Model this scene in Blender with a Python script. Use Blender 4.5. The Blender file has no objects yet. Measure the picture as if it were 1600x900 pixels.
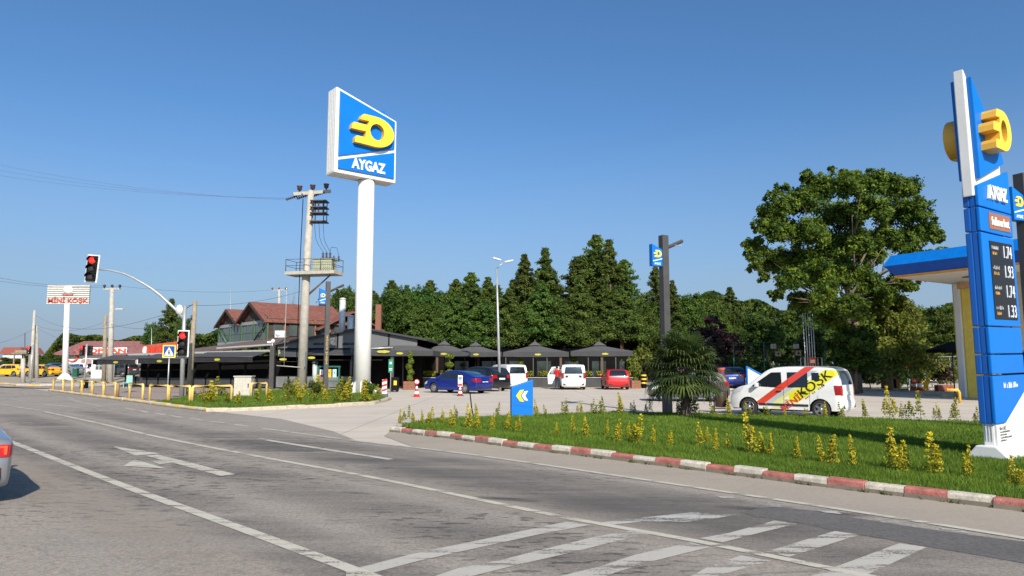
import bpy, bmesh, math, random
import numpy as np
from mathutils import Vector, Matrix

# ---------------------------------------------------------------- camera, sky, sun, exposure
sc = bpy.context.scene
COL = sc.collection
F = 1110.0; H = 1.8; PITCH = math.atan(121 / F)
cd = bpy.data.cameras.new('camera'); cam = bpy.data.objects.new('camera', cd); COL.objects.link(cam)
cam.location = (0, 0, H); cam.rotation_euler = (math.pi / 2 + PITCH, 0, 0)
cd.sensor_width = 36; cd.lens = 36 * F / 1600; cd.clip_end = 3000; cd.clip_start = .1
sc.camera = cam
SUN_EL = math.radians(33); SUN_AZ = math.atan2(.29, -.957)
w = bpy.data.worlds.new('World'); sc.world = w; w.use_nodes = True
nt = w.node_tree; nt.nodes.clear()
sky = nt.nodes.new('ShaderNodeTexSky'); sky.sky_type = 'NISHITA'; sky.sun_disc = False
sky.sun_elevation = SUN_EL; sky.sun_rotation = SUN_AZ
sky.air_density = 1.0; sky.dust_density = 2.0; sky.ozone_density = 6.0; sky.altitude = 50
bg = nt.nodes.new('ShaderNodeBackground'); bg.inputs[1].default_value = .096
wo = nt.nodes.new('ShaderNodeOutputWorld')
tn = nt.nodes.new('ShaderNodeVectorMath'); tn.operation = 'MULTIPLY'; tn.inputs[1].default_value = (.84, 1.09, 1.2)
nt.links.new(sky.outputs[0], tn.inputs[0])
# pale summer haze low over the horizon
_tc = nt.nodes.new('ShaderNodeTexCoord'); _sx = nt.nodes.new('ShaderNodeSeparateXYZ'); nt.links.new(_tc.outputs['Generated'], _sx.inputs[0])
_mr = nt.nodes.new('ShaderNodeMapRange'); _mr.inputs[1].default_value = .34; _mr.inputs[2].default_value = 0; _mr.inputs[3].default_value = 0; _mr.inputs[4].default_value = 1
nt.links.new(_sx.outputs[2], _mr.inputs[0])
_pw = nt.nodes.new('ShaderNodeMath'); _pw.operation = 'POWER'; _pw.inputs[1].default_value = 1.4; nt.links.new(_mr.outputs[0], _pw.inputs[0])
_ml = nt.nodes.new('ShaderNodeMath'); _ml.operation = 'MULTIPLY'; _ml.inputs[1].default_value = .85; nt.links.new(_pw.outputs[0], _ml.inputs[0])
_nm = nt.nodes.new('ShaderNodeMapping'); _nm.inputs['Scale'].default_value = (2.2, 2.2, 11); nt.links.new(_tc.outputs['Generated'], _nm.inputs[0])
_nn = nt.nodes.new('ShaderNodeTexNoise'); _nn.inputs['Scale'].default_value = 1.6; _nn.inputs['Detail'].default_value = 6; nt.links.new(_nm.outputs[0], _nn.inputs['Vector'])
_nr = nt.nodes.new('ShaderNodeMapRange'); _nr.inputs[1].default_value = .35; _nr.inputs[2].default_value = .75; _nr.inputs[3].default_value = .76; _nr.inputs[4].default_value = 1.0; nt.links.new(_nn.outputs[0], _nr.inputs[0]); nt.links.new(_nr.outputs[0], _ml.inputs[1])
_mx = nt.nodes.new('ShaderNodeMix'); _mx.data_type = 'RGBA'; _mx.inputs[7].default_value = (3.05, 3.62, 4.65, 1)
nt.links.new(_ml.outputs[0], _mx.inputs[0]); nt.links.new(tn.outputs[0], _mx.inputs[6]); nt.links.new(_mx.outputs[2], bg.inputs[0]); nt.links.new(bg.outputs[0], wo.inputs[0])
ld = bpy.data.lights.new('sun', 'SUN'); ld.energy = 4.9; ld.angle = math.radians(.5); ld.color = (1, .92, .80)
sun = bpy.data.objects.new('sun', ld); COL.objects.link(sun)
sdir = Vector((math.sin(SUN_AZ) * math.cos(SUN_EL), math.cos(SUN_AZ) * math.cos(SUN_EL), math.sin(SUN_EL)))
sun.rotation_euler = sdir.to_track_quat('Z', 'Y').to_euler(); sun.location = sdir * 60
sc.view_settings.view_transform = 'Standard'; sc.view_settings.look = 'None'
sc.view_settings.exposure = 0.36; sc.view_settings.gamma = 1
sc.cycles.max_bounces = 5; sc.cycles.diffuse_bounces = 2; sc.cycles.glossy_bounces = 3
sc.cycles.transparent_max_bounces = 12; sc.cycles.use_denoising = True

# ---------------------------------------------------------------- helpers
cp, sp = math.cos(PITCH), math.sin(PITCH)
def ray(px, py):
    u = (px - 800) / F; v = (450 - py) / F
    return Vector((u, cp - v * sp, sp + v * cp))
def G(px, py, z=0.0):            # point of the ground seen at a photo pixel
    d = ray(px, py); t = (z - H) / d.z
    return Vector((0, 0, H)) + d * t
def V(px, py, Y):                # point seen at a photo pixel at depth Y
    d = ray(px, py)
    return Vector((0, 0, H)) + d * (Y / d.y)
def PL(px, py, P0, n):
    d = ray(px, py); c = Vector((0, 0, H)); t = (P0 - c).dot(n) / d.dot(n)
    return c + d * t
def GX(px, Y, z=0.0):            # x of a pixel column at depth Y on the ground
    return Vector((px and (px - 800) / F * Y * (cp - 0) / 1.0 * 1.0, Y, z))
def gx(px, Y, z=0.0):
    py = 571 + 1
    for _ in range(6):
        P = V(px, py, Y); py += (P.z - z) / Y * F
    return V(px, py, Y)

rng = np.random.default_rng(7); random.seed(7)
MATS = {}
def M(name, col, rough=.6, metal=0., var=.1, scale=4., bump=0., bscale=60., coat=0., spec=.5, emit=0., dirt=0.):
    if name in MATS: return MATS[name]
    m = bpy.data.materials.new(name); m.use_nodes = True; n = m.node_tree; b = n.nodes['Principled BSDF']
    L = n.links
    b.inputs['Roughness'].default_value = rough; b.inputs['Metallic'].default_value = metal
    b.inputs['Coat Weight'].default_value = coat; b.inputs['Coat Roughness'].default_value = .05
    b.inputs['Specular IOR Level'].default_value = spec
    tc = n.nodes.new('ShaderNodeTexCoord')
    nz = n.nodes.new('ShaderNodeTexNoise'); nz.inputs['Scale'].default_value = scale; nz.inputs['Detail'].default_value = 6
    L.new(tc.outputs['Object'], nz.inputs['Vector'])
    mr = n.nodes.new('ShaderNodeMapRange'); mr.inputs[1].default_value = .3; mr.inputs[2].default_value = .7
    mr.inputs[3].default_value = 1 - var; mr.inputs[4].default_value = 1 + var
    L.new(nz.outputs[0], mr.inputs[0])
    mx = n.nodes.new('ShaderNodeVectorMath'); mx.operation = 'SCALE'; mx.inputs[0].default_value = col[:3]
    L.new(mr.outputs[0], mx.inputs[3]); out = mx.outputs[0]
    if dirt:
        n2 = n.nodes.new('ShaderNodeTexNoise'); n2.inputs['Scale'].default_value = scale * 3.3; n2.inputs['Detail'].default_value = 9
        n2.inputs['Roughness'].default_value = .7; L.new(tc.outputs['Object'], n2.inputs['Vector'])
        m2 = n.nodes.new('ShaderNodeMapRange'); m2.inputs[1].default_value = .52; m2.inputs[2].default_value = .72; m2.inputs[4].default_value = dirt
        L.new(n2.outputs[0], m2.inputs[0])
        mm = n.nodes.new('ShaderNodeMix'); mm.data_type = 'RGBA'; mm.inputs[7].default_value = (.13, .105, .08, 1)
        L.new(m2.outputs[0], mm.inputs[0]); L.new(out, mm.inputs[6]); out = mm.outputs[2]
    L.new(out, b.inputs['Base Color'])
    if emit:
        b.inputs['Emission Strength'].default_value = emit; b.inputs['Emission Color'].default_value = (*col[:3], 1)
    if bump:
        n3 = n.nodes.new('ShaderNodeTexNoise'); n3.inputs['Scale'].default_value = bscale; n3.inputs['Detail'].default_value = 4
        L.new(tc.outputs['Object'], n3.inputs['Vector'])
        bp = n.nodes.new('ShaderNodeBump'); bp.inputs['Strength'].default_value = bump; bp.inputs['Distance'].default_value = .02
        L.new(n3.outputs[0], bp.inputs['Height']); L.new(bp.outputs[0], b.inputs['Normal'])
    MATS[name] = m
    return m

class MB:
    """collects shapes into one mesh"""
    def __init__(s): s.v = []; s.f = []; s.m = []; s.sm = []
    def add(s, vs, fs, mi=0, smooth=False, mat=None):
        o = len(s.v)
        for q in vs:
            q = Vector(q)
            s.v.append(mat @ q if mat else q)
        for q in fs:
            s.f.append([i + o for i in q]); s.m.append(mi); s.sm.append(smooth)
        return s
    def box(s, c, d, mi=0, mat=None, rz=0.):
        x, y, z = d[0] / 2, d[1] / 2, d[2] / 2
        R = Matrix.Translation(Vector(c)) @ Matrix.Rotation(rz, 4, 'Z')
        if mat: R = mat @ R
        vs = [(i * x, j * y, k * z) for i in (-1, 1) for j in (-1, 1) for k in (-1, 1)]
        return s.add(vs, [(0, 1, 3, 2), (4, 6, 7, 5), (0, 4, 5, 1), (2, 3, 7, 6), (0, 2, 6, 4), (1, 5, 7, 3)], mi, False, R)
    def tube(s, pts, r, n=10, mi=0, cap=True, mat=None, smooth=True):
        pts = [Vector(p) for p in pts]; N = len(pts)
        rs = r if isinstance(r, (list, tuple)) else [r] * N
        vs = []; fs = []
        up = Vector((0, 0, 1)); t0 = (pts[1] - pts[0]).normalized()
        if abs(t0.z) > .9: up = Vector((1, 0, 0))
        for i, p in enumerate(pts):
            t = (pts[min(i + 1, N - 1)] - pts[max(i - 1, 0)]).normalized()
            a = t.cross(up)
            if a.length < 1e-4: a = t.cross(Vector((0, 1, 0)))
            a.normalize(); b = t.cross(a)
            for k in range(n):
                an = 2 * math.pi * k / n
                vs.append(p + (a * math.cos(an) + b * math.sin(an)) * rs[i])
        for i in range(N - 1):
            for k in range(n):
                fs.append((i * n + k, (i + 1) * n + k, (i + 1) * n + (k + 1) % n, i * n + (k + 1) % n))
        s.add(vs, fs, mi, smooth, mat)
        if cap:
            o = len(s.v) - N * n
            s.f.append([o + k for k in range(n)]); s.m.append(mi); s.sm.append(False)
            s.f.append([o + (N - 1) * n + k for k in range(n)][::-1]); s.m.append(mi); s.sm.append(False)
        return s
    def lathe(s, prof, n=16, mi=0, mat=None, smooth=True, cap=True):
        vs = []; fs = []
        for r, z in prof:
            for k in range(n):
                a = 2 * math.pi * k / n; vs.append((r * math.cos(a), r * math.sin(a), z))
        for i in range(len(prof) - 1):
            for k in range(n):
                fs.append((i * n + k, i * n + (k + 1) % n, (i + 1) * n + (k + 1) % n, (i + 1) * n + k))
        if cap: fs.append(tuple(range(n))[::-1]); fs.append(tuple((len(prof) - 1) * n + k for k in range(n)))
        s.add(vs, fs, mi, smooth, mat)
        if cap: s.sm[-1] = s.sm[-2] = False
        return s
    def prism(s, poly, d, mi=0, mat=None):
        """poly in local xy, extruded along +z by d"""
        n = len(poly)
        vs = [(p[0], p[1], 0) for p in poly] + [(p[0], p[1], d) for p in poly]
        fs = [tuple(range(n))[::-1], tuple(range(n, 2 * n))] + [(i, (i + 1) % n, n + (i + 1) % n, n + i) for i in range(n)]
        return s.add(vs, fs, mi, False, mat)
    def build(s, name, mats, parent=None, bevel=0, loc=None, rz=0., fixn=True):
        me = bpy.data.meshes.new(name)
        me.from_pydata([tuple(q) for q in s.v], [], s.f)
        ms = mats if isinstance(mats, (list, tuple)) else [mats]
        for q in ms: me.materials.append(q)
        me.polygons.foreach_set('material_index', s.m); me.polygons.foreach_set('use_smooth', s.sm)
        if fixn:
            bm = bmesh.new(); bm.from_mesh(me); bmesh.ops.recalc_face_normals(bm, faces=bm.faces)
            if bevel:
                bmesh.ops.bevel(bm, geom=[e for e in bm.edges if len(e.link_faces) == 2 and e.calc_face_angle(0) > .6],
                                offset=bevel, segments=2, affect='EDGES', profile=.6, clamp_overlap=True)
            bm.to_mesh(me); bm.free()
        me.update()
        o = bpy.data.objects.new(name, me); COL.objects.link(o)
        if parent: o.parent = parent
        if loc is not None: o.location = loc
        o.rotation_euler.z = rz
        return o

def tag(o, label, cat, group=None, kind=None):
    o['label'] = label; o['category'] = cat
    if group: o['group'] = group
    if kind: o['kind'] = kind
    return o
def thing(name, loc, label, cat, group=None, rz=0.):
    o = bpy.data.objects.new(name, None); COL.objects.link(o); o.empty_display_size = .2
    o.location = loc; o.rotation_euler.z = rz
    return tag(o, label, cat, group)
def struct(o, label=None):
    o['kind'] = 'structure'
    if label: o['label'] = label
    return o
def clone(o, loc=None, rz=None, scale=None, label=None, group=None, parent=None):
    c = o.copy(); COL.objects.link(c)
    if parent: c.parent = parent
    if loc is not None: c.location = loc
    if rz is not None: c.rotation_euler.z = rz
    if scale is not None: c.scale = scale if hasattr(scale, '__len__') else (scale,) * 3
    if label: c['label'] = label
    if group: c['group'] = group
    for ch in list(o.children): clone(ch, parent=c)
    return c
def frame(o, right, up):
    r = Vector(right).normalized(); n = r.cross(Vector(up)).normalized(); u = n.cross(r).normalized()
    m = Matrix.Identity(4)
    for i in range(3): m[i][0] = r[i]; m[i][1] = u[i]; m[i][2] = n[i]; m[i][3] = Vector(o)[i]
    return m

def curve_raw(cu):
    o = bpy.data.objects.new('tmp', cu); COL.objects.link(o)
    dg = bpy.context.evaluated_depsgraph_get(); dg.update()
    me = bpy.data.meshes.new_from_object(o.evaluated_get(dg))
    vs = [v.co.copy() for v in me.vertices]; fs = [tuple(p.vertices) for p in me.polygons]
    bpy.data.objects.remove(o); bpy.data.curves.remove(cu); bpy.data.meshes.remove(me)
    return vs, fs
def text_raw(txt, size, ext=.01, bold=0., shear=0., width=None, height=None, res=3):
    """lettering in the local xy plane, centred; optionally fitted to width / height"""
    cu = bpy.data.curves.new('t', 'FONT'); cu.body = txt; cu.size = size; cu.extrude = ext / 2; cu.offset = bold; cu.shear = shear
    cu.resolution_u = res; cu.align_x = 'LEFT'
    vs, fs = curve_raw(cu)
    xs = [v.x for v in vs]; ys = [v.y for v in vs]
    x0, x1, y0, y1 = min(xs), max(xs), min(ys), max(ys)
    sx = width / (x1 - x0) if width else 1; sy = height / (y1 - y0) if height else (sx if width else 1)
    return [Vector(((v.x - (x0 + x1) / 2) * sx, (v.y - (y0 + y1) / 2) * sy, v.z + ext / 2)) for v in vs], fs
def shape_raw(loops, ext):
    cu = bpy.data.curves.new('s', 'CURVE'); cu.dimensions = '2D'; cu.fill_mode = 'BOTH'; cu.extrude = ext / 2
    for lp in loops:
        sp_ = cu.splines.new('POLY'); sp_.points.add(len(lp) - 1); sp_.use_cyclic_u = True
        for i, q in enumerate(lp): sp_.points[i].co = (q[0], q[1], 0, 1)
    vs, fs = curve_raw(cu)
    return [Vector((v.x, v.y, v.z + ext / 2)) for v in vs], fs
def logo_loops(wd, ht, cx=0, cy=0):
    """a ring-shaped letter with three speed bars on its left"""
    P = [(.22, .02), (.62, 0)]
    for i in range(15):
        a = -math.pi / 2 + math.pi * i / 14; P.append((.62 + .5 * math.cos(a), .5 + .5 * math.sin(a)))
    P += [(.30, 1.0), (.24, .94), (.20, .80), (.44, .80), (.40, .66), (.04, .66), (0, .58), (-.02, .44), (.36, .44), (.34, .24), (.12, .24), (.08, .16), (.08, .02)]
    hole = [(.66 + .19 * math.cos(t), .5 + .27 * math.sin(t)) for t in [2 * math.pi * k / 20 for k in range(20)]]
    f = lambda q: (cx + (q[0] - .55) / 1.14 * wd, cy + (q[1] - .5) * ht)
    return [[f(q) for q in P], [f(q) for q in hole]]
# ---------------------------------------------------------------- ground materials
def ground_mat(name, col, col2, fine=.15, stain=.0, crack=.0, rough=.9, spots=0., tracks=0., joint=0.):
    m = bpy.data.materials.new(name); m.use_nodes = True; n = m.node_tree; L = n.links; b = n.nodes['Principled BSDF']
    b.inputs['Roughness'].default_value = rough; b.inputs['Specular IOR Level'].default_value = .3
    tc = n.nodes.new('ShaderNodeTexCoord'); P = tc.outputs['Object']
    def noise(scale, det=5, ro=.55, vec=None):
        q = n.nodes.new('ShaderNodeTexNoise'); q.inputs['Scale'].default_value = scale; q.inputs['Detail'].default_value = det
        q.inputs['Roughness'].default_value = ro; L.new(vec or P, q.inputs['Vector']); return q.outputs[0]
    def mr(x, a, b_, c, d):
        q = n.nodes.new('ShaderNodeMapRange'); L.new(x, q.inputs[0])
        for i, t in enumerate((a, b_, c, d)): q.inputs[i + 1].default_value = t
        return q.outputs[0]
    def mix(fac, a, b_, mode='MIX'):
        q = n.nodes.new('ShaderNodeMix'); q.data_type = 'RGBA'; q.blend_type = mode
        if hasattr(fac, 'is_linked') or not isinstance(fac, (int, float)): L.new(fac, q.inputs[0])
        else: q.inputs[0].default_value = fac
        for i, t in ((6, a), (7, b_)):
            if isinstance(t, tuple): q.inputs[i].default_value = (*t, 1)
            else: L.new(t, q.inputs[i])
        return q.outputs[2]
    c = mix(mr(noise(.35, 6, .6), .35, .68, 0, 1), col, col2)
    # stretched streaks along the direction of travel
    mp = n.nodes.new('ShaderNodeMapping'); L.new(P, mp.inputs[0]); mp.inputs['Rotation'].default_value = (0, 0, math.radians(-128)); mp.inputs['Scale'].default_value = (.12, 1.3, 1)
    st = noise(1.1, 5, .6, mp.outputs[0])
    if tracks: c = mix(mr(st, .5, .72, 0, tracks), c, tuple(q * .45 for q in col))
    g0 = noise(22, 4, .75); c = mix(mr(g0, .38, .56, fine * 1.1, 0), c, tuple(q * .38 for q in col))
    g = noise(70, 3, .8); c = mix(mr(g, .3, .7, fine, 0), c, tuple(q * .35 for q in col))
    g2 = noise(160, 2, .9); c = mix(mr(g2, .5, .75, 0, fine), c, tuple(min(1, q * 2.) for q in col))
    if stain: c = mix(mr(noise(.9, 8, .7), .55, .75, 0, stain), c, tuple(q * .4 for q in col))
    if spots:
        mp2 = n.nodes.new('ShaderNodeMapping'); L.new(P, mp2.inputs[0]); mp2.inputs['Rotation'].default_value = (0, 0, math.radians(-128)); mp2.inputs['Scale'].default_value = (3.4, 9, 1)
        s_ = noise(1.0, 3, .6, mp2.outputs[0]); ms = mr(noise(.22, 3), .42, .56, 0, 1)
        q = n.nodes.new('ShaderNodeMath'); q.operation = 'MULTIPLY'; L.new(mr(s_, .56, .60, 0, spots), q.inputs[0]); L.new(ms, q.inputs[1])
        c = mix(q.outputs[0], c, tuple(t * .25 for t in col))
    if crack:
        vo = n.nodes.new('ShaderNodeTexVoronoi'); vo.feature = 'DISTANCE_TO_EDGE'; vo.inputs['Scale'].default_value = .22
        wv = n.nodes.new('ShaderNodeTexNoise'); wv.inputs['Scale'].default_value = 1.4; wv.inputs['Detail'].default_value = 6; L.new(P, wv.inputs['Vector'])
        ad = n.nodes.new('ShaderNodeVectorMath'); ad.operation = 'ADD'; L.new(P, ad.inputs[0]); L.new(wv.outputs['Color'], ad.inputs[1]); L.new(ad.outputs[0], vo.inputs['Vector'])
        c = mix(mr(vo.outputs[0], 0, .0045, crack, 0), c, tuple(t * .25 for t in col))
    if joint:
        bt = n.nodes.new('ShaderNodeTexBrick'); bt.offset = 0; bt.inputs['Scale'].default_value = 1; bt.inputs['Brick Width'].default_value = 4.5; bt.inputs['Row Height'].default_value = 4.5
        bt.inputs['Mortar Size'].default_value = .02; L.new(P, bt.inputs['Vector'])
        c = mix(mr(bt.outputs['Fac'], 0, 1, 0, joint), c, tuple(t * .35 for t in col))
    L.new(c, b.inputs['Base Color'])
    bp = n.nodes.new('ShaderNodeBump'); bp.inputs['Strength'].default_value = .35; bp.inputs['Distance'].default_value = .01
    L.new(g, bp.inputs['Height']); L.new(bp.outputs[0], b.inputs['Normal'])
    return m
A_COL = (.375, .325, .272)
m_asph = ground_mat('asphalt', A_COL, (.345, .30, .252), fine=.65, stain=.25, crack=.3, spots=.95, tracks=.45)
m_patch = ground_mat('asphalt_patch', (.135, .124, .115), (.17, .155, .142), fine=.55, stain=.35, tracks=.3)
m_should = ground_mat('shoulder', (.385, .325, .255), (.34, .29, .235), fine=.2, stain=.25, crack=.2, tracks=.15)
m_fore = ground_mat('forecourt', (.58, .50, .41), (.50, .435, .36), fine=.12, stain=.3, crack=.1, tracks=.22, joint=.75)
m_dirt = ground_mat('dirt', (.40, .345, .27), (.30, .26, .19), fine=.2)
m_soil = ground_mat('soil', (.055, .075, .02), (.08, .07, .035), fine=.3)
m_pave = ground_mat('paving', (.36, .27, .22), (.30, .24, .2), fine=.2, stain=.3)

def paint_mat(name, col, wear):
    m = bpy.data.materials.new(name); m.use_nodes = True; n = m.node_tree; L = n.links; b = n.nodes['Principled BSDF']
    b.inputs['Roughness'].default_value = .8; b.inputs['Specular IOR Level'].default_value = .3
    tc = n.nodes.new('ShaderNodeTexCoord')
    mp = n.nodes.new('ShaderNodeMapping'); mp.inputs['Rotation'].default_value = (0, 0, math.radians(-130)); mp.inputs['Scale'].default_value = (.5, 3.5, 1)
    L.new(tc.outputs['Object'], mp.inputs[0])
    a = n.nodes.new('ShaderNodeTexNoise'); a.inputs['Scale'].default_value = 1.3; a.inputs['Detail'].default_value = 8; a.inputs['Roughness'].default_value = .72; L.new(mp.outputs[0], a.inputs['Vector'])
    a2 = n.nodes.new('ShaderNodeTexNoise'); a2.inputs['Scale'].default_value = 45; a2.inputs['Detail'].default_value = 5; a2.inputs['Roughness'].default_value = .8; L.new(tc.outputs['Object'], a2.inputs['Vector'])
    ad = n.nodes.new('ShaderNodeMath'); ad.operation = 'MULTIPLY_ADD'; ad.inputs[1].default_value = .45; L.new(a2.outputs[0], ad.inputs[0]); L.new(a.outputs[0], ad.inputs[2])
    r = n.nodes.new('ShaderNodeMapRange'); r.inputs[1].default_value = 1.0 - wear; r.inputs[2].default_value = 1.06 - wear; r.inputs[3].default_value = 1; r.inputs[4].default_value = .0
    L.new(ad.outputs[0], r.inputs[0])
    L.new(r.outputs[0], b.inputs['Alpha'])
    nz = n.nodes.new('ShaderNodeMapRange'); nz.inputs[1].default_value = .3; nz.inputs[2].default_value = .7; nz.inputs[3].default_value = .8; nz.inputs[4].default_value = 1.08
    L.new(a2.outputs[0], nz.inputs[0]); sv = n.nodes.new('ShaderNodeVectorMath'); sv.operation = 'SCALE'; sv.inputs[0].default_value = col; L.new(nz.outputs[0], sv.inputs[3])
    L.new(sv.outputs[0], b.inputs['Base Color'])
    return m
m_paint = paint_mat('road_paint', (.52, .48, .395), .235)
m_paint_w = paint_mat('road_paint_worn', (.46, .435, .395), .285)
m_zebra = paint_mat('crossing_paint', (.46, .425, .37), .235)

# ---------------------------------------------------------------- ground sheets
def smooth01(t): t = max(0., min(1., t)); return t * t * (3 - 2 * t)
def rise(x, y): return .45 * smooth01((y - 72) / 20) * smooth01((-x - 25) / 20)
mb = MB(); xs = np.concatenate([[-900, -400, -200, -130], np.arange(-110, 60, 4), [90, 200, 500, 900]]); ys = np.concatenate([[-300, -60, -10], np.arange(0, 130, 4), [160, 250, 500, 1500]])
vs = [(x, y, rise(x, y)) for y in ys for x in xs]; nx = len(xs)
fs = [(j * nx + i, j * nx + i + 1, (j + 1) * nx + i + 1, (j + 1) * nx + i) for j in range(len(ys) - 1) for i in range(nx - 1)]
mb.add(vs, fs, 0, True); struct(mb.build('ground', m_dirt))
def sheet(name, pts, z, m, kind=True):
    mb = MB(); mb.add([(p[0], p[1], z) for p in pts], [tuple(range(len(pts)))]); o = mb.build(name, m, fixn=False)
    if o.data.polygons[0].normal.z < 0: o.data.flip_normals()
    return struct(o)
sheet('forecourt', [(-75, 20), (-40, -60), (70, -60), (70, 74), (-75, 72)], .004, m_fore)
line3 = [(1600, 843), (1340, 801.5), (1080, 762), (900, 735), (742, 712), (650, 700.5), (560, 690)]
kerbR = [(609, 675), (700, 686), (813, 702), (952, 719), (1080, 735), (1286, 762), (1600, 801)]
g3 = [G(*p) for p in line3]; gk = [G(*p) for p in kerbR]
def ext(a, b, t): return b + (b - a).normalized() * t
# beige shoulder between the lane line and the kerb, and the asphalt road with the line as its edge
road_far = [ext(g3[1], g3[0], 25)] + g3 + [G(520, 674), G(440, 655), G(345, 644), G(300, 641), G(160, 622.5), G(75, 611), G(40, 606), G(0, 602), Vector((-95, 66, 0))]
sheet('road', road_far + [Vector((-95, -30, 0)), Vector((30, -30, 0))], .008, m_asph)
sheet('shoulder', [ext(g3[1], g3[0], 24)] + g3[:6] + [G(600, 682)] + gk + [ext(gk[-2], gk[-1], 25)], .012, m_should)
sheet('sidewalk', [G(75, 608), G(160, 620), G(232, 632), G(300, 622), G(430, 612), Vector((-17.5, 54, 0)), Vector((-34, 60, 0)), Vector((-48, 62, 0)), Vector((-52, 66, 0))], .05, m_pave)
# dark resurfaced strip
c6 = lambda a: (560 + a[0] / 3.077, 640 + a[1] / 3.077)
c7 = lambda a: (1080 + a[0] / 3.077, 640 + a[1] / 3.077)
c8 = lambda a: (a[0] / 2.857, 600 + a[1] / 2.857)
sheet('road_patch', [G(*c7(a)) for a in [(240, 498), (330, 478), (400, 470), (600, 495), (820, 530), (1020, 562), (1300, 602), (1600, 640), (1900, 690), (1900, 800), (1600, 745), (1350, 700), (1120, 662), (900, 622), (700, 590), (560, 556), (400, 530), (300, 518)]], .012, m_patch)
sheet('road_repair', [G(*a) for a in [(880, 722), (1000, 741), (1110, 758), (1060, 775), (960, 757), (870, 742), (790, 722)]], .0113, m_asph) if 0 else None

def band_mat(name, col, strength):
    m = bpy.data.materials.new(name); m.use_nodes = True; n = m.node_tree; L = n.links; b = n.nodes['Principled BSDF']
    b.inputs['Roughness'].default_value = .85; b.inputs['Base Color'].default_value = (*col, 1); b.inputs['Specular IOR Level'].default_value = .3
    at = n.nodes.new('ShaderNodeAttribute'); at.attribute_name = 'soft'
    tc = n.nodes.new('ShaderNodeTexCoord'); nz = n.nodes.new('ShaderNodeTexNoise'); nz.inputs['Scale'].default_value = 1.0; nz.inputs['Detail'].default_value = 8; nz.inputs['Roughness'].default_value = .65
    mp = n.nodes.new('ShaderNodeMapping'); mp.inputs['Rotation'].default_value = (0, 0, math.radians(-132)); mp.inputs['Scale'].default_value = (.13, 1.1, 1); L.new(tc.outputs['Object'], mp.inputs[0]); L.new(mp.outputs[0], nz.inputs['Vector'])
    n2 = n.nodes.new('ShaderNodeTexNoise'); n2.inputs['Scale'].default_value = 55; n2.inputs['Detail'].default_value = 3; n2.inputs['Roughness'].default_value = .8; L.new(tc.outputs['Object'], n2.inputs['Vector'])
    r = n.nodes.new('ShaderNodeMapRange'); r.inputs[1].default_value = .3; r.inputs[2].default_value = .65; r.inputs[4].default_value = strength; L.new(nz.outputs[0], r.inputs[0])
    r2 = n.nodes.new('ShaderNodeMapRange'); r2.inputs[1].default_value = .25; r2.inputs[2].default_value = .7; r2.inputs[3].default_value = .45; r2.inputs[4].default_value = 1.3; L.new(n2.outputs[0], r2.inputs[0])
    q = n.nodes.new('ShaderNodeMath'); q.operation = 'MULTIPLY'; L.new(r.outputs[0], q.inputs[0]); L.new(at.outputs['Fac'], q.inputs[1])
    q2_ = n.nodes.new('ShaderNodeMath'); q2_.operation = 'MULTIPLY'; L.new(q.outputs[0], q2_.inputs[0]); L.new(r2.outputs[0], q2_.inputs[1]); L.new(q2_.outputs[0], b.inputs['Alpha'])
    return m
m_band = band_mat('tyre_polish', (.15, .139, .13), .55); m_dust = band_mat('road_dust', (.40, .34, .28), .7); m_oil = band_mat('oil_stain', (.05, .048, .05), .85)
def softband(name, px, wid, m, z=.0105, world=None, sub=.8):
    P = world or [G(*p) for p in px]; Q = []
    for i in range(len(P) - 1):
        p0 = P[max(i - 1, 0)]; p1 = P[i]; p2 = P[i + 1]; p3 = P[min(i + 2, len(P) - 1)]; k = max(2, int((p2 - p1).length / sub))
        for j in range(k):
            t = j / k; Q.append(.5 * ((2 * p1) + (p2 - p0) * t + (2 * p0 - 5 * p1 + 4 * p2 - p3) * t * t + (3 * p1 - p0 - 3 * p2 + p3) * t ** 3))
    Q.append(P[-1]); vs = []; sf = []; prof = [(-.5, 0), (-.25, .75), (0, 1), (.25, .75), (.5, 0)]; N = len(Q)
    for i, q in enumerate(Q):
        t = (Q[min(i + 1, N - 1)] - Q[max(i - 1, 0)]); n_ = Vector((-t.y, t.x, 0)).normalized() * wid; e = min(1, i / 3, (N - 1 - i) / 3)
        for u, s_ in prof: vs.append((q.x + n_.x * u, q.y + n_.y * u, z)); sf.append(s_ * e)
    mb = MB(); mb.add(vs, [(5 * i + k, 5 * i + k + 1, 5 * i + k + 6, 5 * i + k + 5) for i in range(N - 1) for k in range(4)])
    o = mb.build(name, m, fixn=False)
    if o.data.polygons[0].normal.z < 0: o.data.flip_normals()
    at = o.data.attributes.new('soft', 'FLOAT', 'POINT'); at.data.foreach_set('value', sf); return struct(o)
def between(A, B, t): return [(a[0] * (1 - t) + b_[0] * t, a[1] * (1 - t) + b_[1] * t) for a, b_ in zip(A, B)]
NL = [G(*p) for p in [(14, 690), (110, 728), (224, 772), (380, 829), (560, 896)]]; CL = [G(*p) for p in [(70, 643.7), (150, 661), (245, 683), (400, 713.5), (560, 743), (720, 776), (885, 811), (1080, 846), (1333, 898)]]; EL = [G(*p) for p in [(410, 670), (480, 679.5), (560, 690), (650, 700.5), (742, 712), (900, 735), (1080, 762), (1340, 801.5), (1600, 843), (1800, 876)]]
def offs(P, d_):
    out = []
    for i, q in enumerate(P):
        t = (P[min(i + 1, len(P) - 1)] - P[max(i - 1, 0)]).normalized(); out.append(q + Vector((-t.y, t.x, 0)) * d_)
    return out
softband('tyre_track', None, 1.0, m_band, .0104, offs(EL, -.75)); softband('tyre_track', None, 1.1, m_band, .0107, offs(EL, -2.3)); softband('tyre_track', None, 1.6, m_band, .0100, offs(EL, -1.5))
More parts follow.
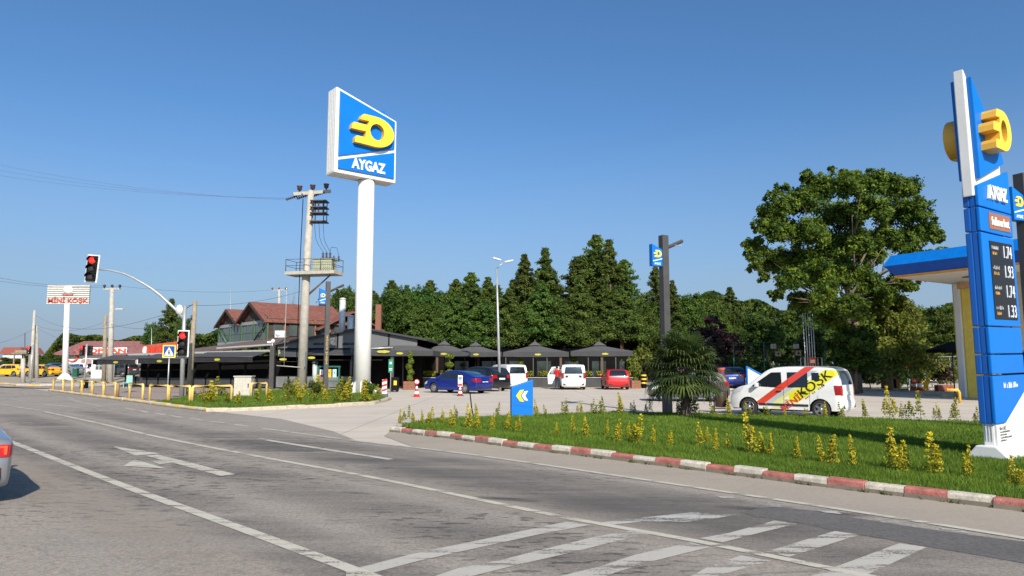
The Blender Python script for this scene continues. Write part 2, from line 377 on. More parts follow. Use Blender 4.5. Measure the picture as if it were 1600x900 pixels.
softband('tyre_track', None, 1.6, m_band, .0110, offs(CL, -1.3)); softband('tyre_track', None, 1.2, m_band, .0113, offs(CL, -2.9)); softband('tyre_track', None, 1.4, m_band, .0101, offs(CL, 1.2))
softband('road_dust', None, 1.2, m_dust, .0109, offs(NL, -.75)); softband('road_dust', None, .8, m_dust, .0112, offs(CL, .0))
for px, py, L_, wd in ((790, 781, .5, .28), (1025, 750, .5, .25), (560, 772, .3, .15), (1240, 800, .9, .3)):
    c_ = G(px, py); softband('oil_stain', None, wd, m_oil, .0118, [c_ + Vector((-L_, L_ * .35, 0)), c_, c_ + Vector((L_, -L_ * .35, 0))], sub=.12)
def poly_mark(name, pts, m, z=.016):
    return sheet(name, pts, z, m)
def ribbon(name, px, wid, m, z=.016, sub=1.0):
    P = [G(*p) for p in px]; Q = []
    # smooth the polyline
    for i in range(len(P) - 1):
        p0 = P[max(i - 1, 0)]; p1 = P[i]; p2 = P[i + 1]; p3 = P[min(i + 2, len(P) - 1)]
        k = max(2, int((p2 - p1).length / sub))
        for j in range(k):
            t = j / k; Q.append(.5 * ((2 * p1) + (p2 - p0) * t + (2 * p0 - 5 * p1 + 4 * p2 - p3) * t * t + (3 * p1 - p0 - 3 * p2 + p3) * t ** 3))
    Q.append(P[-1]); vs = []
    for i, q in enumerate(Q):
        t = (Q[min(i + 1, len(Q) - 1)] - Q[max(i - 1, 0)]); n = Vector((-t.y, t.x, 0)).normalized() * wid / 2
        vs += [(q.x - n.x, q.y - n.y, z), (q.x + n.x, q.y + n.y, z)]
    mb = MB(); mb.add(vs, [(2 * i, 2 * i + 1, 2 * i + 3, 2 * i + 2) for i in range(len(Q) - 1)])
    o = mb.build(name, m, fixn=False)
    if o.data.polygons[0].normal.z < 0: o.data.flip_normals()
    return struct(o)
ribbon('lane_line', [(-40, 672), (14, 690), (110, 728), (224, 772), (380, 829), (560, 896), (700, 948)], .15, m_paint)
ribbon('lane_line', [(70, 643.7), (150, 661), (245, 683), (400, 713.5), (560, 743), (720, 776), (885, 811), (1080, 846), (1333, 898), (1450, 922)], .125, m_paint)
ribbon('edge_line', [(410, 670), (480, 679.5), (560, 690), (650, 700.5), (742, 712), (900, 735), (1080, 762), (1340, 801.5), (1600, 843), (1800, 876)], .12, m_paint, z=.0165)
for k, (a, b) in enumerate([((197, 638), (211, 641)), ((219, 642), (231, 645)), ((243, 646), (258, 648.5)), ((267, 650), (285, 653)), ((297, 654), (315, 657)), ((329, 658.5), (349, 661.5)), ((367, 664), (388, 667))]):
    ribbon('lane_dash', [a, b], .14, m_paint)
ribbon('lane_dash', [(405, 686.5), (470, 697), (540, 708), (611, 719)], .15, m_paint)
for a, b in [((60, 631), (128, 638)), ((36, 613.5), (115, 623)), ((105, 624), (160, 636)), ((0, 612), (45, 617)), ((0, 622), (35, 627)), ((0, 632), (62, 642))]:
    ribbon('far_line', [a, b], .2, m_paint_w)
head1 = [(500, 280), (715, 313), (605, 323)]; shaft = [(650, 324), (700, 318), (880, 362), (1050, 407), (985, 415), (790, 360)]
head2 = [(600, 340), (745, 382), (550, 370)]; br = [(678, 348), (730, 341), (795, 354), (712, 362)]
mb = MB()
for k, q in enumerate((head1, shaft, head2, br)): mb.add([(*G(*c8(a))[:2], .016 + .0006 * k) for a in q], [tuple(range(len(q)))])
o = struct(mb.build('road_arrow', m_paint, fixn=False))
bm = bmesh.new(); bm.from_mesh(o.data)
for f in bm.faces:
    f.normal_update()
    if f.normal.z < 0: f.normal_flip()
bm.to_mesh(o.data); bm.free()
Z = [[c6(a) for a in [(-60, 785), (250, 703), (610, 628), (880, 570), (1000, 545), (1115, 560), (860, 608), (490, 690), (290, 735), (60, 795), (-60, 815)]],
     [c6(a) for a in [(350, 815), (480, 770), (690, 730), (860, 685), (1150, 615), (1310, 588), (1400, 605), (1220, 645), (1000, 700), (760, 755), (520, 815)]],
     [c6(a) for a in [(940, 815), (1150, 765), (1330, 705), (1600, 645), (1690, 668), (1400, 740), (1240, 790), (1130, 830)]],
     [c7(a) for a in [(-60, 840), (80, 765), (240, 708), (385, 735), (100, 815), (20, 840)]],
     [c7(a) for a in [(500, 830), (690, 775), (830, 800), (700, 850)]],
     [c7(a) for a in [(-460, 552), (-300, 532), (0, 500), (180, 498), (235, 508), (120, 528), (-20, 545), (-240, 545), (-400, 562)]],
     [c7(a) for a in [(40, 625), (180, 600), (400, 540), (510, 555), (330, 598), (150, 645)]],
     [c7(a) for a in [(360, 690), (690, 590), (812, 608), (470, 715)]],
     [c7(a) for a in [(690, 765), (1000, 650), (1132, 668), (850, 800)]],
     [c7(a) for a in [(330, 458), (440, 462), (425, 472), (350, 470)]],
     [c7(a) for a in [(120, 420), (200, 425), (225, 434), (150, 432)]],
     [c7(a) for a in [(600, 488), (700, 495), (725, 508), (640, 500)]],
     [c7(a) for a in [(875, 530), (980, 540), (1010, 552), (915, 548)]],
     [c7(a) for a in [(1190, 573), (1300, 585), (1340, 600), (1230, 592)]]]
for i, q in enumerate(Z): poly_mark('crossing_stripe', [G(*a) for a in q], m_zebra if i < 9 and i != 5 else m_paint_w, z=.0145)

# ---------------------------------------------------------------- kerbs
m_kr = M('kerb_red', (.37, .125, .10), .85, var=.3, scale=9, bump=.4, bscale=40, dirt=.75)
m_kw = M('kerb_white', (.52, .465, .38), .85, var=.25, scale=8, bump=.4, bscale=40, dirt=.75)
m_ky = M('kerb_yellow', (.62, .42, .12), .85, var=.2, scale=8, bump=.4, bscale=40, dirt=.5)
m_kc = M('kerb_concrete', (.46, .39, .29), .9, var=.2, scale=8, bump=.4, bscale=40, dirt=.5)
def kerb(name, px, mats, seq, blk=.5, wid=.17, hgt=.15, inward=1):
    P = [G(*p) if not isinstance(p, Vector) else p for p in px]
    d = [0]
    for i in range(1, len(P)): d.append(d[-1] + (P[i] - P[i - 1]).length)
    def at(s):
        for i in range(1, len(P)):
            if s <= d[i] or i == len(P) - 1:
                t = (s - d[i - 1]) / (d[i] - d[i - 1]); return P[i - 1].lerp(P[i], t)
    mb = MB(); s = 0; k = 0; r = random.Random(3)
    while s < d[-1]:
        e = min(s + blk, d[-1] + .01); a = at(s + .004); b = at(e - .006)
        t = (b - a).normalized(); n = Vector((-t.y, t.x, 0)) * inward; j = r.uniform(-.014, .014); h = hgt + r.uniform(-.02, .012)
        sec = [(0, 0), (.012, h - .03), (.035, h), (wid, h), (wid, 0)]
        vs = [a + n * (u + j) + Vector((0, 0, z)) for u, z in sec] + [b + n * (u + j) + Vector((0, 0, z)) for u, z in sec]
        mb.add(vs, [(0, 1, 6, 5), (1, 2, 7, 6), (2, 3, 8, 7), (3, 4, 9, 8), (4, 3, 2, 1, 0), (5, 6, 7, 8, 9)], seq[k % len(seq)])
        # unpainted foot of the block
        vs = [a - n * (.006 - j) + Vector((0, 0, z)) for z in (0, .055 + .02 * r.random())] + [b - n * (.006 - j) + Vector((0, 0, z)) for z in (0, .055 + .02 * r.random())]
        mb.add(vs, [(0, 1, 3, 2)], len(mats) - 1)
        s = e; k += 1
    return struct(mb.build(name, mats))
kr = gk[:1] + gk[1:] + [ext(gk[-2], gk[-1], 8)]
kerb('kerb_red_white', kr, [m_kr, m_kw, M('kerb_foot', (.2, .17, .13), .95, dirt=.6)], [1, 1, 1, 0], .5) if 0 else kerb('kerb_red_white', kr, [m_kr, m_kw, M('kerb_foot', (.2, .17, .13), .95, dirt=.6)], [1, 0], .52)
back = [(628, 669), (687, 659.5), (800, 654.5), (950, 649), (1080, 651), (1291, 657), (1545, 666), (1700, 672)]
gb = [G(*p) for p in back]
kerb('kerb_back', [gk[0], G(614, 671)] + gb, [m_kc, m_kc], [0], .6, wid=.15, hgt=.12, inward=-1)
kl = [(75, 611), (115, 616.5), (160, 622.5), (232, 632), (262, 636.5), (300, 641), (322, 643.5)]
kerb('kerb_yellow_white', kl, [m_ky, m_kw, MATS['kerb_foot']], [0, 1], .8, wid=.2, inward=1)
kl2 = [(322, 643.5), (345, 643.3), (400, 641.5), (480, 638), (540, 635), (585, 632), (606, 627.5), (612, 624)]
kerb('kerb_plain', kl2, [m_kc, m_kc], [0], .8, wid=.2)
kerb('kerb_far_road', [(0, 601), (15, 602), (26, 604), (60, 604.5), (84, 604)], [m_ky, m_kw, MATS['kerb_foot']], [0, 1], 1.6, wid=.3, hgt=.2)

# ---------------------------------------------------------------- lawn
def in_poly(x, y, P):
    c = np.zeros(len(x), bool); n = len(P)
    for i in range(n):
        a, b = P[i], P[i - 1]
        t = ((a[1] > y) != (b[1] > y)) & (x < (b[0] - a[0]) * (y - a[1]) / (b[1] - a[1] + 1e-12) + a[0]); c ^= t
    return c
def inset(P, w_):
    out = []
    for i, q in enumerate(P):
        t = (P[min(i + 1, len(P) - 1)] - P[max(i - 1, 0)]).normalized(); out.append(q + Vector((-t.y, t.x, 0)) * w_)
    return out
gki = inset(gk + [ext(gk[-2], gk[-1], 5)], .19); gki[0] = G(632, 673)
isl = [q for q in reversed(gki)] + [q - Vector((0, .16, 0)) for q in gb] + [Vector((16, 20, 0))]
islc = sum((q for q in isl), Vector()) / len(isl)
sheet('lawn_soil', [q for q in isl], .10, m_soil)
isl2 = [G(*p) for p in [(240, 631), (300, 640), (345, 642.5), (400, 641), (480, 637.5), (540, 634.5), (585, 631.5), (604, 626), (600, 618), (560, 612), (430, 612), (300, 622)]]
sheet('verge_soil', isl2, .10, m_soil)
def tone_mesh(name, V_, F_, tone, mats, smooth=False):
    me = bpy.data.meshes.new(name); nv = len(V_); nf = len(F_); k = F_.shape[1]
    me.vertices.add(nv); me.vertices.foreach_set('co', V_.astype(np.float32).ravel())
    me.loops.add(nf * k); me.loops.foreach_set('vertex_index', F_.astype(np.int32).ravel())
    me.polygons.add(nf); me.polygons.foreach_set('loop_start', np.arange(0, nf * k, k, dtype=np.int32))
    try: me.polygons.foreach_set('loop_total', np.full(nf, k, dtype=np.int32))
    except Exception: pass
    at = me.attributes.new('tone', 'FLOAT', 'FACE'); at.data.foreach_set('value', tone.astype(np.float32))
    for q in (mats if isinstance(mats, (list, tuple)) else [mats]): me.materials.append(q)
    me.update(calc_edges=True)
    if smooth: me.polygons.foreach_set('use_smooth', [True] * nf)
    return me
def leaf_mat(name, dark, light, trans=.35, rough=.6, objvar=.0):
    m = bpy.data.materials.new(name); m.use_nodes = True; n = m.node_tree; L = n.links; n.nodes.remove(n.nodes['Principled BSDF'])
    at = n.nodes.new('ShaderNodeAttribute'); at.attribute_name = 'tone'
    rp = n.nodes.new('ShaderNodeMix'); rp.data_type = 'RGBA'; rp.inputs[6].default_value = (*dark, 1); rp.inputs[7].default_value = (*light, 1)
    L.new(at.outputs['Fac'], rp.inputs[0]); c = rp.outputs[2]
    if objvar:
        oi = n.nodes.new('ShaderNodeObjectInfo'); hs = n.nodes.new('ShaderNodeHueSaturation')
        r1 = n.nodes.new('ShaderNodeMapRange'); r1.inputs[3].default_value = .5 - objvar * .12; r1.inputs[4].default_value = .5 + objvar * .1
        r2 = n.nodes.new('ShaderNodeMapRange'); r2.inputs[3].default_value = 1 - objvar; r2.inputs[4].default_value = 1 + objvar
        L.new(oi.outputs['Random'], r1.inputs[0]); L.new(oi.outputs['Random'], r2.inputs[0])
        L.new(r1.outputs[0], hs.inputs['Hue']); L.new(r2.outputs[0], hs.inputs['Value']); L.new(c, hs.inputs['Color']); c = hs.outputs[0]
    d = n.nodes.new('ShaderNodeBsdfPrincipled'); d.inputs['Roughness'].default_value = rough; d.inputs['Specular IOR Level'].default_value = .25; L.new(c, d.inputs['Base Color'])
    t = n.nodes.new('ShaderNodeBsdfTranslucent'); L.new(c, t.inputs[0])
    mx = n.nodes.new('ShaderNodeMixShader'); mx.inputs[0].default_value = trans; L.new(d.outputs[0], mx.inputs[1]); L.new(t.outputs[0], mx.inputs[2])
    L.new(mx.outputs[0], n.nodes['Material Output'].inputs[0])
    return m
m_grass = leaf_mat('grass_blades', (.065, .13, .012), (.21, .31, .035), .42)
def grass(name, poly, n, zb, hm, label, dist=True):
    P = [(q[0], q[1]) for q in poly]; xs = [q[0] for q in P]; ys = [q[1] for q in P]
    x = rng.uniform(min(xs), max(xs), n * 3); y = rng.uniform(min(ys), max(ys), n * 3)
    if dist:
        keep = rng.random(n * 3) < np.clip((11.0 / np.maximum(y, 8)) ** 1.6, 0, 1); x = x[keep]; y = y[keep]
    k = in_poly(x, y, P); x = x[k][:n]; y = y[k][:n]; n = len(x)
    # patchy growth
    ph = np.sin(x * 1.9 + np.sin(y * 1.3) * 2) * np.cos(y * 1.7 + np.sin(x * 2.1)) + .5 * np.sin(x * 5.1 + y * 3.7)
    h = hm * rng.uniform(.5, 1.25, n) * (1 + .22 * ph); a = rng.uniform(0, 2 * np.pi, n); wd = np.where(y > 16, .011, .006) * rng.uniform(.7, 1.4, n)
    ln = rng.uniform(.1, .75, n) * h; b = rng.uniform(0, 2 * np.pi, n)
    V_ = np.zeros((n, 3, 3)); V_[:, 0] = np.stack([x - np.cos(a) * wd, y - np.sin(a) * wd, np.full(n, zb)], 1)
    V_[:, 1] = np.stack([x + np.cos(a) * wd, y + np.sin(a) * wd, np.full(n, zb)], 1)
    V_[:, 2] = np.stack([x + np.cos(b) * ln, y + np.sin(b) * ln, zb + h], 1)
    F_ = np.arange(n * 3).reshape(n, 3)
    tone = np.clip(.45 + .18 * ph + rng.normal(0, .2, n), 0, 1)
    me = tone_mesh(name, V_.reshape(-1, 3), F_, tone, m_grass)
    o = bpy.data.objects.new(name, me); COL.objects.link(o); return tag(o, label, 'grass', kind='stuff')
grass('lawn_grass', isl, 330000, .10, .085, 'bright green mown grass on the island with the red and white kerb')
kf = [q - Vector((0, .03, 0)) for q in gk + [ext(gk[-2], gk[-1], 5)]]
def strip_grass():
    n = 1500; t = rng.random(n) ** .8 * (len(kf) - 1); i = np.minimum(t.astype(int), len(kf) - 2); f = t - i
    P = np.array([(q.x, q.y) for q in kf]); x = P[i, 0] * (1 - f) + P[i + 1, 0] * f; y = P[i, 1] * (1 - f) + P[i + 1, 1] * f
    keep = np.sin(x * 9) + np.sin(x * 23 + 1) + rng.normal(0, .3, n) > .55; x = x[keep]; y = y[keep] + rng.normal(-.01, .02, keep.sum()); n = len(x)
    h = rng.uniform(.02, .075, n); a = rng.uniform(0, 6.28, n); b = rng.uniform(0, 6.28, n); V_ = np.zeros((n, 3, 3)); z0 = np.full(n, .013)
    V_[:, 0] = np.stack([x - np.cos(a) * .009, y - np.sin(a) * .009, z0], 1); V_[:, 1] = np.stack([x + np.cos(a) * .009, y + np.sin(a) * .009, z0], 1); V_[:, 2] = np.stack([x + np.cos(b) * h * .8, y + np.sin(b) * h * .8, z0 + h], 1)
    me = tone_mesh('kerb_weeds', V_.reshape(-1, 3), np.arange(n * 3).reshape(n, 3), rng.random(n) * .6, leaf_mat('weeds', (.05, .07, .015), (.17, .19, .05), .3)); o = bpy.data.objects.new('kerb_weeds', me); COL.objects.link(o); tag(o, 'dusty weeds growing at the foot of the red and white kerb', 'weeds', kind='stuff')
strip_grass()
grass('verge_grass', isl2, 40000, .10, .10, 'short dark green grass on the far verge with the yellow and white kerb', dist=False)
# ---------------------------------------------------------------- brand signs
m_white = M('sign_white', (.74, .73, .70), .45, var=.04, scale=1.5, dirt=.12)
m_blue = M('sign_blue', (.002, .15, .54), .45, var=.05, scale=1, coat=.05, spec=.25)
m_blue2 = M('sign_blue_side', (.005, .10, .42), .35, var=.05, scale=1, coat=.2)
m_yel = M('logo_yellow', (.86, .58, .03), .4, var=.03, coat=.2)
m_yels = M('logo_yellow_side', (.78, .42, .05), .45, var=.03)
m_ltr = M('letter_white', (.82, .82, .82), .45, var=.02)
m_dk = M('dark_metal', (.055, .052, .05), .5, var=.15, scale=3)
m_blk = M('black_matt', (.010, .010, .011), .9, var=.2, spec=.12)
m_gal = M('galvanised', (.42, .43, .43), .45, metal=.5, var=.12, scale=6)
m_conc = M('concrete_pole', (.40, .37, .32), .9, var=.14, scale=3, bump=.3, bscale=30, dirt=.3)
m_wood = M('weathered_wood', (.27, .22, .16), .9, var=.25, scale=5, bump=.4, bscale=40, dirt=.3)

# tall pole sign
TH = math.radians(40); d1 = Vector((math.cos(TH), math.sin(TH), 0)); n1 = Vector((math.sin(TH), -math.cos(TH), 0))
B = G(565, 617)
R = thing('pole_sign', B, 'tall white pole with a big blue slanted sign and yellow logo on the verge', 'sign', rz=TH)
# local frame: x along the face, -y out of the face
mb = MB(); mb.lathe([(.52, 0), (.52, 6), (.505, 13.45)], 40); mb.build('pole', M('pole_paint', (.78, .765, .73), .4, var=.03, scale=.6, dirt=.1), R)
mb = MB()
for k in range(8):
    a = k * math.pi / 4 + .2; m4 = Matrix.Rotation(a, 4, 'Z') @ Matrix.Translation((.5, .03, 0)) @ Matrix.Rotation(math.pi / 2, 4, 'X')
    mb.prism([(0, 0), (.5, 0), (.5, .06), (0, .85)], .05, mat=m4)
mb.lathe([(1.05, -.02), (1.05, .08), (.55, .09)], 24); mb.build('base_flange', m_white, R)
X0, X1, ZB, ZL, ZR = -2.5, 1.78, 13.47, 18.88, 17.6
def fr(x0, x1, zb, zl, zr, t, yb, name, mat, par, bev=.06):
    mb = MB(); mb.prism([(x0, zb), (x1, zb), (x1, zr), (x0, zl)], t, mat=Matrix.Translation((0, yb, 0)) @ Matrix.Rotation(math.pi / 2, 4, 'X'))
    return mb.build(name, mat, par, bevel=bev)
body = fr(X0, X1, ZB, ZL, ZR, 1.2, .6, 'sign_box', m_white, R, .09)
mb = MB()
for k in range(4):
    mb.box((X0 - .012, -.3 + k * .22, (ZB + ZL) / 2), (.02, .035, 5.1))
mb.build('side_rib', M('rib_grey', (.5, .5, .49), .5), body)
for s in (-1, 1):   # both faces carry the same panels
    m4 = Matrix.Rotation(math.pi if s > 0 else 0, 4, 'Z')
    def panel(name, poly, t, mat, y, par, mm=m4):
        mb = MB(); mb.prism(poly, t, mat=mm @ Matrix.Translation((0, y, 0)) @ Matrix.Rotation(math.pi / 2, 4, 'X')); return mb.build(name, mat, par, bevel=.03)
    cx = 0 if s < 0 else -(X0 + X1)
    fx = lambda x: x + cx if s < 0 else -((X0 + X1) - x) + (X0 + X1) + cx if 0 else (x if s < 0 else x - (X0 + X1))
    up = panel('upper_panel', [(fx(-2.3), 14.5), (fx(1.6), 15.68), (fx(1.6), 17.5), (fx(-2.3), 18.62)], .10, m_blue, -.6, R)
    lo = panel('lower_panel', [(fx(-2.3), 13.72), (fx(1.6), 13.72), (fx(1.6), 15.45), (fx(-2.3), 14.27)], .10, m_blue, -.6, R)
    v, f = shape_raw(logo_loops(3.0, 1.95), .34); L_ = MB(); L_.add(v, f, 0, mat=m4 @ Matrix.Translation((fx(-.15), -.69, 16.42)) @ Matrix.Rotation(math.pi / 2, 4, 'X'))
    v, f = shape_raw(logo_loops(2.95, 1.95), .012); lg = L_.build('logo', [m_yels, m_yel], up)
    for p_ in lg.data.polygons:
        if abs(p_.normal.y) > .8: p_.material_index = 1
    v, f = text_raw('AYGAZ', 1, .06, bold=.035, width=2.35, height=.68, shear=0)
    mb = MB(); mb.add(v, f, 0, mat=m4 @ Matrix.Translation((fx(-.25), -.7, 14.22)) @ Matrix.Rotation(math.pi / 2, 4, 'X')); mb.build('lettering', m_ltr, lo)

# roadside price totem
TH2 = math.radians(34.6); d2 = Vector((math.cos(TH2), math.sin(TH2), 0)); n2 = Vector((math.sin(TH2), -math.cos(TH2), 0))
P0 = Vector((8.51, 13.0, 0))
T = thing('price_totem', P0 + d2 * .11, 'tall blue fuel price totem with a yellow logo and white slanted base on the lawn', 'sign', rz=TH2)
T.rotation_euler = (0, -.015, TH2)
def q2(px, py):
    P = PL(px, py, P0, n2); return ((P - P0).dot(d2), P.z)
RX = Matrix.Rotation(math.pi / 2, 4, 'X')
def face(name, poly, t, y, mat, par, bev=.0):
    """polygon in the plane of the face, back at y, growing t towards the viewer"""
    mb = MB(); mb.prism(poly, t, mat=Matrix.Translation((0, y, 0)) @ RX); return mb.build(name, mat, par, bevel=bev)
S0, S1 = .36, 1.80
core = face('white_core', [(.30, 5.0), (1.60, 5.3), (1.60, 5.76), (.28, 7.50)], .19, .23, m_white, T, .02)
face('base_post', [(.40, .06), (1.9, .06), (1.9, 1.3), (.40, 1.3)], .19, .23, m_white, T, .02)
mb = MB(); mb.prism([(-.26, 0), (.46, 0), (.46, .12), (.30, .32), (-.04, .32), (-.26, .10)], 2.0, mat=Matrix(((0, 0, 1, .22), (1, 0, 0, 0), (0, 1, 0, 0), (0, 0, 0, 1)))); mb.build('foot', m_white, T, bevel=.02)
for k in range(3):
    mb = MB(); mb.box((.287, .08 + k * .05, 6.2), (.012, .012, 2.3)) if 0 else mb.box((.396, .08 + k * .05, .8), (.012, .012, .8)); mb.build('edge_groove', M('rib_grey', (.5, .5, .49)), core)
yF = -.02
for s in (1, -1):
    yf = -.06 if s > 0 else .32
    tp = face('upper_panel', [(.42, 5.34), (1.54, 5.78), (1.46, 6.0), (.36, 7.34)], .10, yf + .1 if s > 0 else yf + .0, m_blue, T, .02)
    v, f = shape_raw(logo_loops(.80, .80), .26)
    mb = MB(); mb.add(v, f, 0, mat=Matrix.Translation((.88, (yf - .0) if s > 0 else yf, 6.28)) @ (RX if s > 0 else RX @ Matrix.Rotation(math.pi, 4, 'Y')))
    lg = mb.build('logo', [m_yels, m_yel], tp)
    for p_ in lg.data.polygons:
        if abs(p_.normal.y) > .8: p_.material_index = 1
# body sections between seams
seams = [(5.22, 5.66), (4.72, 4.72), (4.24, 4.24), (2.42, 2.42), (1.78, 1.78), (1.42, 1.42)]
seams = [(q2(1530, 290)[1], 5.68), (4.80, 4.78), (4.32, 4.30), (2.52, 2.52), (2.00, 2.00), (1.62, 1.62)]
secs = []
for i in range(5):
    (a0, a1), (b0, b1) = seams[i], seams[i + 1]
    secs.append(face('body_section', [(S0, b0 + .012), (S1, b1 + .012), (S1, a1 - .012), (S0, a0 - .012)], .07, .05, m_blue, T, .02))
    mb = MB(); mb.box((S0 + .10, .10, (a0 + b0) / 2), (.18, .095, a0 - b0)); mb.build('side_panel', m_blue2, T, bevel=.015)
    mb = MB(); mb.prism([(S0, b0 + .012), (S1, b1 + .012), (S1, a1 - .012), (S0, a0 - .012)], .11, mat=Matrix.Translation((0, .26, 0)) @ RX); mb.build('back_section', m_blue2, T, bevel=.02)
s0, z0 = S0, .72
low = face('body_section', [(S0, z0), (.78, z0), (1.80, 1.31), (1.80, 1.60), (S0, 1.60)], .07, .05, m_blue, T, .02)
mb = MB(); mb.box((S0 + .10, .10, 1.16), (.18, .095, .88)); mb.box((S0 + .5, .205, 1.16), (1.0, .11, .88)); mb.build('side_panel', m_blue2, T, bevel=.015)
face('white_panel', [(.41, .30), (1.9, .30), (1.9, 1.34), (.80, .70), (.41, .70)], .05, .045, m_white, T, .01)
def ftext(t, s, z, wd, ht, mat, par, y=-.025, bold=.0, name='lettering', ext=.012, align_left=False):
    v, f = text_raw(t, 1, ext, bold=bold, width=wd, height=ht)
    mb = MB(); mb.add(v, f, 0, mat=Matrix.Translation((s + (wd / 2 if align_left else 0), y, z)) @ RX); return mb.build(name, mat, par, fixn=False)
def scrib(s, z, wd, ht, mat, par, y=-.025, name='small_print', seed=1):
    """a line of print too small to read: short strokes of uneven height"""
    r = random.Random(seed); mb = MB(); x = s
    while x < s + wd:
        w_ = r.uniform(.08, .22) * ht; h_ = ht * r.choice((.6, .7, 1, 1)); mb.box((x + w_ / 2, y, z - ht / 2 + h_ / 2), (w_, .006, h_))
        if r.random() < .6: mb.box((x + w_, y, z - ht / 2 + r.choice((0, .3, .6)) * ht), (ht * .35, .005, ht * .14))
        x += w_ + ht * r.choice((.14, .2, .25, .6))
    return mb.build(name, mat, par, fixn=False)
ftext('AYGAZ', 1.12, 5.12, .82, .28, m_ltr, secs[0], bold=.03, ext=.05)
pn = face('brown_plate', [(.72, 4.40), (1.66, 4.40), (1.66, 4.72), (.72, 4.72)], .012, -.02, M('brown_plate', (.30, .12, .06), .5), secs[1], 0)
ftext('fullmarket', 1.19, 4.56, .78, .17, m_ltr, secs[1], y=-.035, bold=.012)
scr = face('price_screen', [(.66, 2.66), (1.66, 2.66), (1.66, 4.16), (.66, 4.16)], .012, -.02, M('screen', (.012, .010, .009), .3, spec=.3), secs[2], 0)
m_led = M('led_digits', (.62, .66, .74), .5, emit=.15); m_lab = M('label_grey', (.5, .5, .5), .6); m_labo = M('label_amber', (.6, .33, .1), .6)
for k, (pr, a, b) in enumerate([('1.74', 'KURŞUNSUZ', '95'), ('1.93', 'MOTORİN', 'pro'), ('1.74', 'MOTORİN', 'eco force'), ('1.33', 'OTOGAZ', 'LPG')]):
    z = 3.98 - k * .385
    ftext(pr, 1.41, z, .36, .24, m_led, scr, y=-.035, bold=-.008, name='price_digits')
    scrib(.73, z + .06, .30, .065, m_lab, scr, -.035, 'product_label', k)
    scrib(.75, z - .05, .2, .055, m_labo, scr, -.035, 'product_label', k + 9)
scrib(.80, 1.42, .62, .10, m_ltr, low, -.022, 'lettering', 5)
m_txt = M('print_grey', (.12, .12, .12), .7)
scrib(.50, .64, .26, .075, m_txt, T, -.022, seed=8)
for k, l_ in enumerate((.42, .26, .48, .25)): scrib(.50, .57 - k * .052, l_, .028, m_txt, T, -.022, seed=20 + k)

# small blue direction board and its twin
m_chw = M('chevron_white', (.8, .8, .8), .5)
def dir_board(name, loc, wd, ht, rz, label, front=True):
    r = thing(name, loc, label, 'sign', rz=rz)
    face('foot', [(-wd / 2 + .03, 0), (wd / 2 - .03, 0), (wd / 2 - .03, .14), (-wd / 2 + .03, .14)], .16, .08, m_white, r, .01)
    b = face('board', [(-wd / 2, .12), (wd / 2, .12), (wd / 2, ht), (-wd / 2, ht * .82)], .24, .12, m_blue, r, .015)
    mb = MB(); mb.box((0, .003, .0), (.01, .01, .01)) if 0 else None
    face('fold_line', [(-wd / 2 + .01, .50), (wd / 2 - .01, .40), (wd / 2 - .01, .412), (-wd / 2 + .01, .512)], .006, -.119, m_blue2, b) if front else None
    if front:
        for x, c, s in ((-.12, m_yel, 1.0), (.05, m_chw, .8)):
            k = wd * s; zc = ht * .60
            face('chevron', [(x - .13 * k, zc), (x + .05 * k, zc + .25 * k), (x + .24 * k, zc + .27 * k), (x + .07 * k, zc), (x + .24 * k, zc - .27 * k), (x + .05 * k, zc - .25 * k)], .012, -.121, c, b)
    return r
dir_board('direction_sign', G(815, 655.5), .74, 1.32, math.radians(12), 'low blue slanted board with yellow and white chevrons pointing left at the lawn edge')
r = thing('direction_sign', gx(1180, 33), 'white slanted board with a blue rim behind the grey car', 'sign', rz=math.radians(-8))
face('board', [(-.35, .1), (.35, .1), (.35, 1.4), (-.35, 1.78)], .2, .1, m_blue, r, .015); face('white_face', [(-.29, .16), (.29, .16), (.29, 1.32), (-.29, 1.66)], .01, -.1, m_white, r)
face('foot', [(-.3, 0), (.3, 0), (.3, .12), (-.3, .12)], .14, .07, m_white, r)

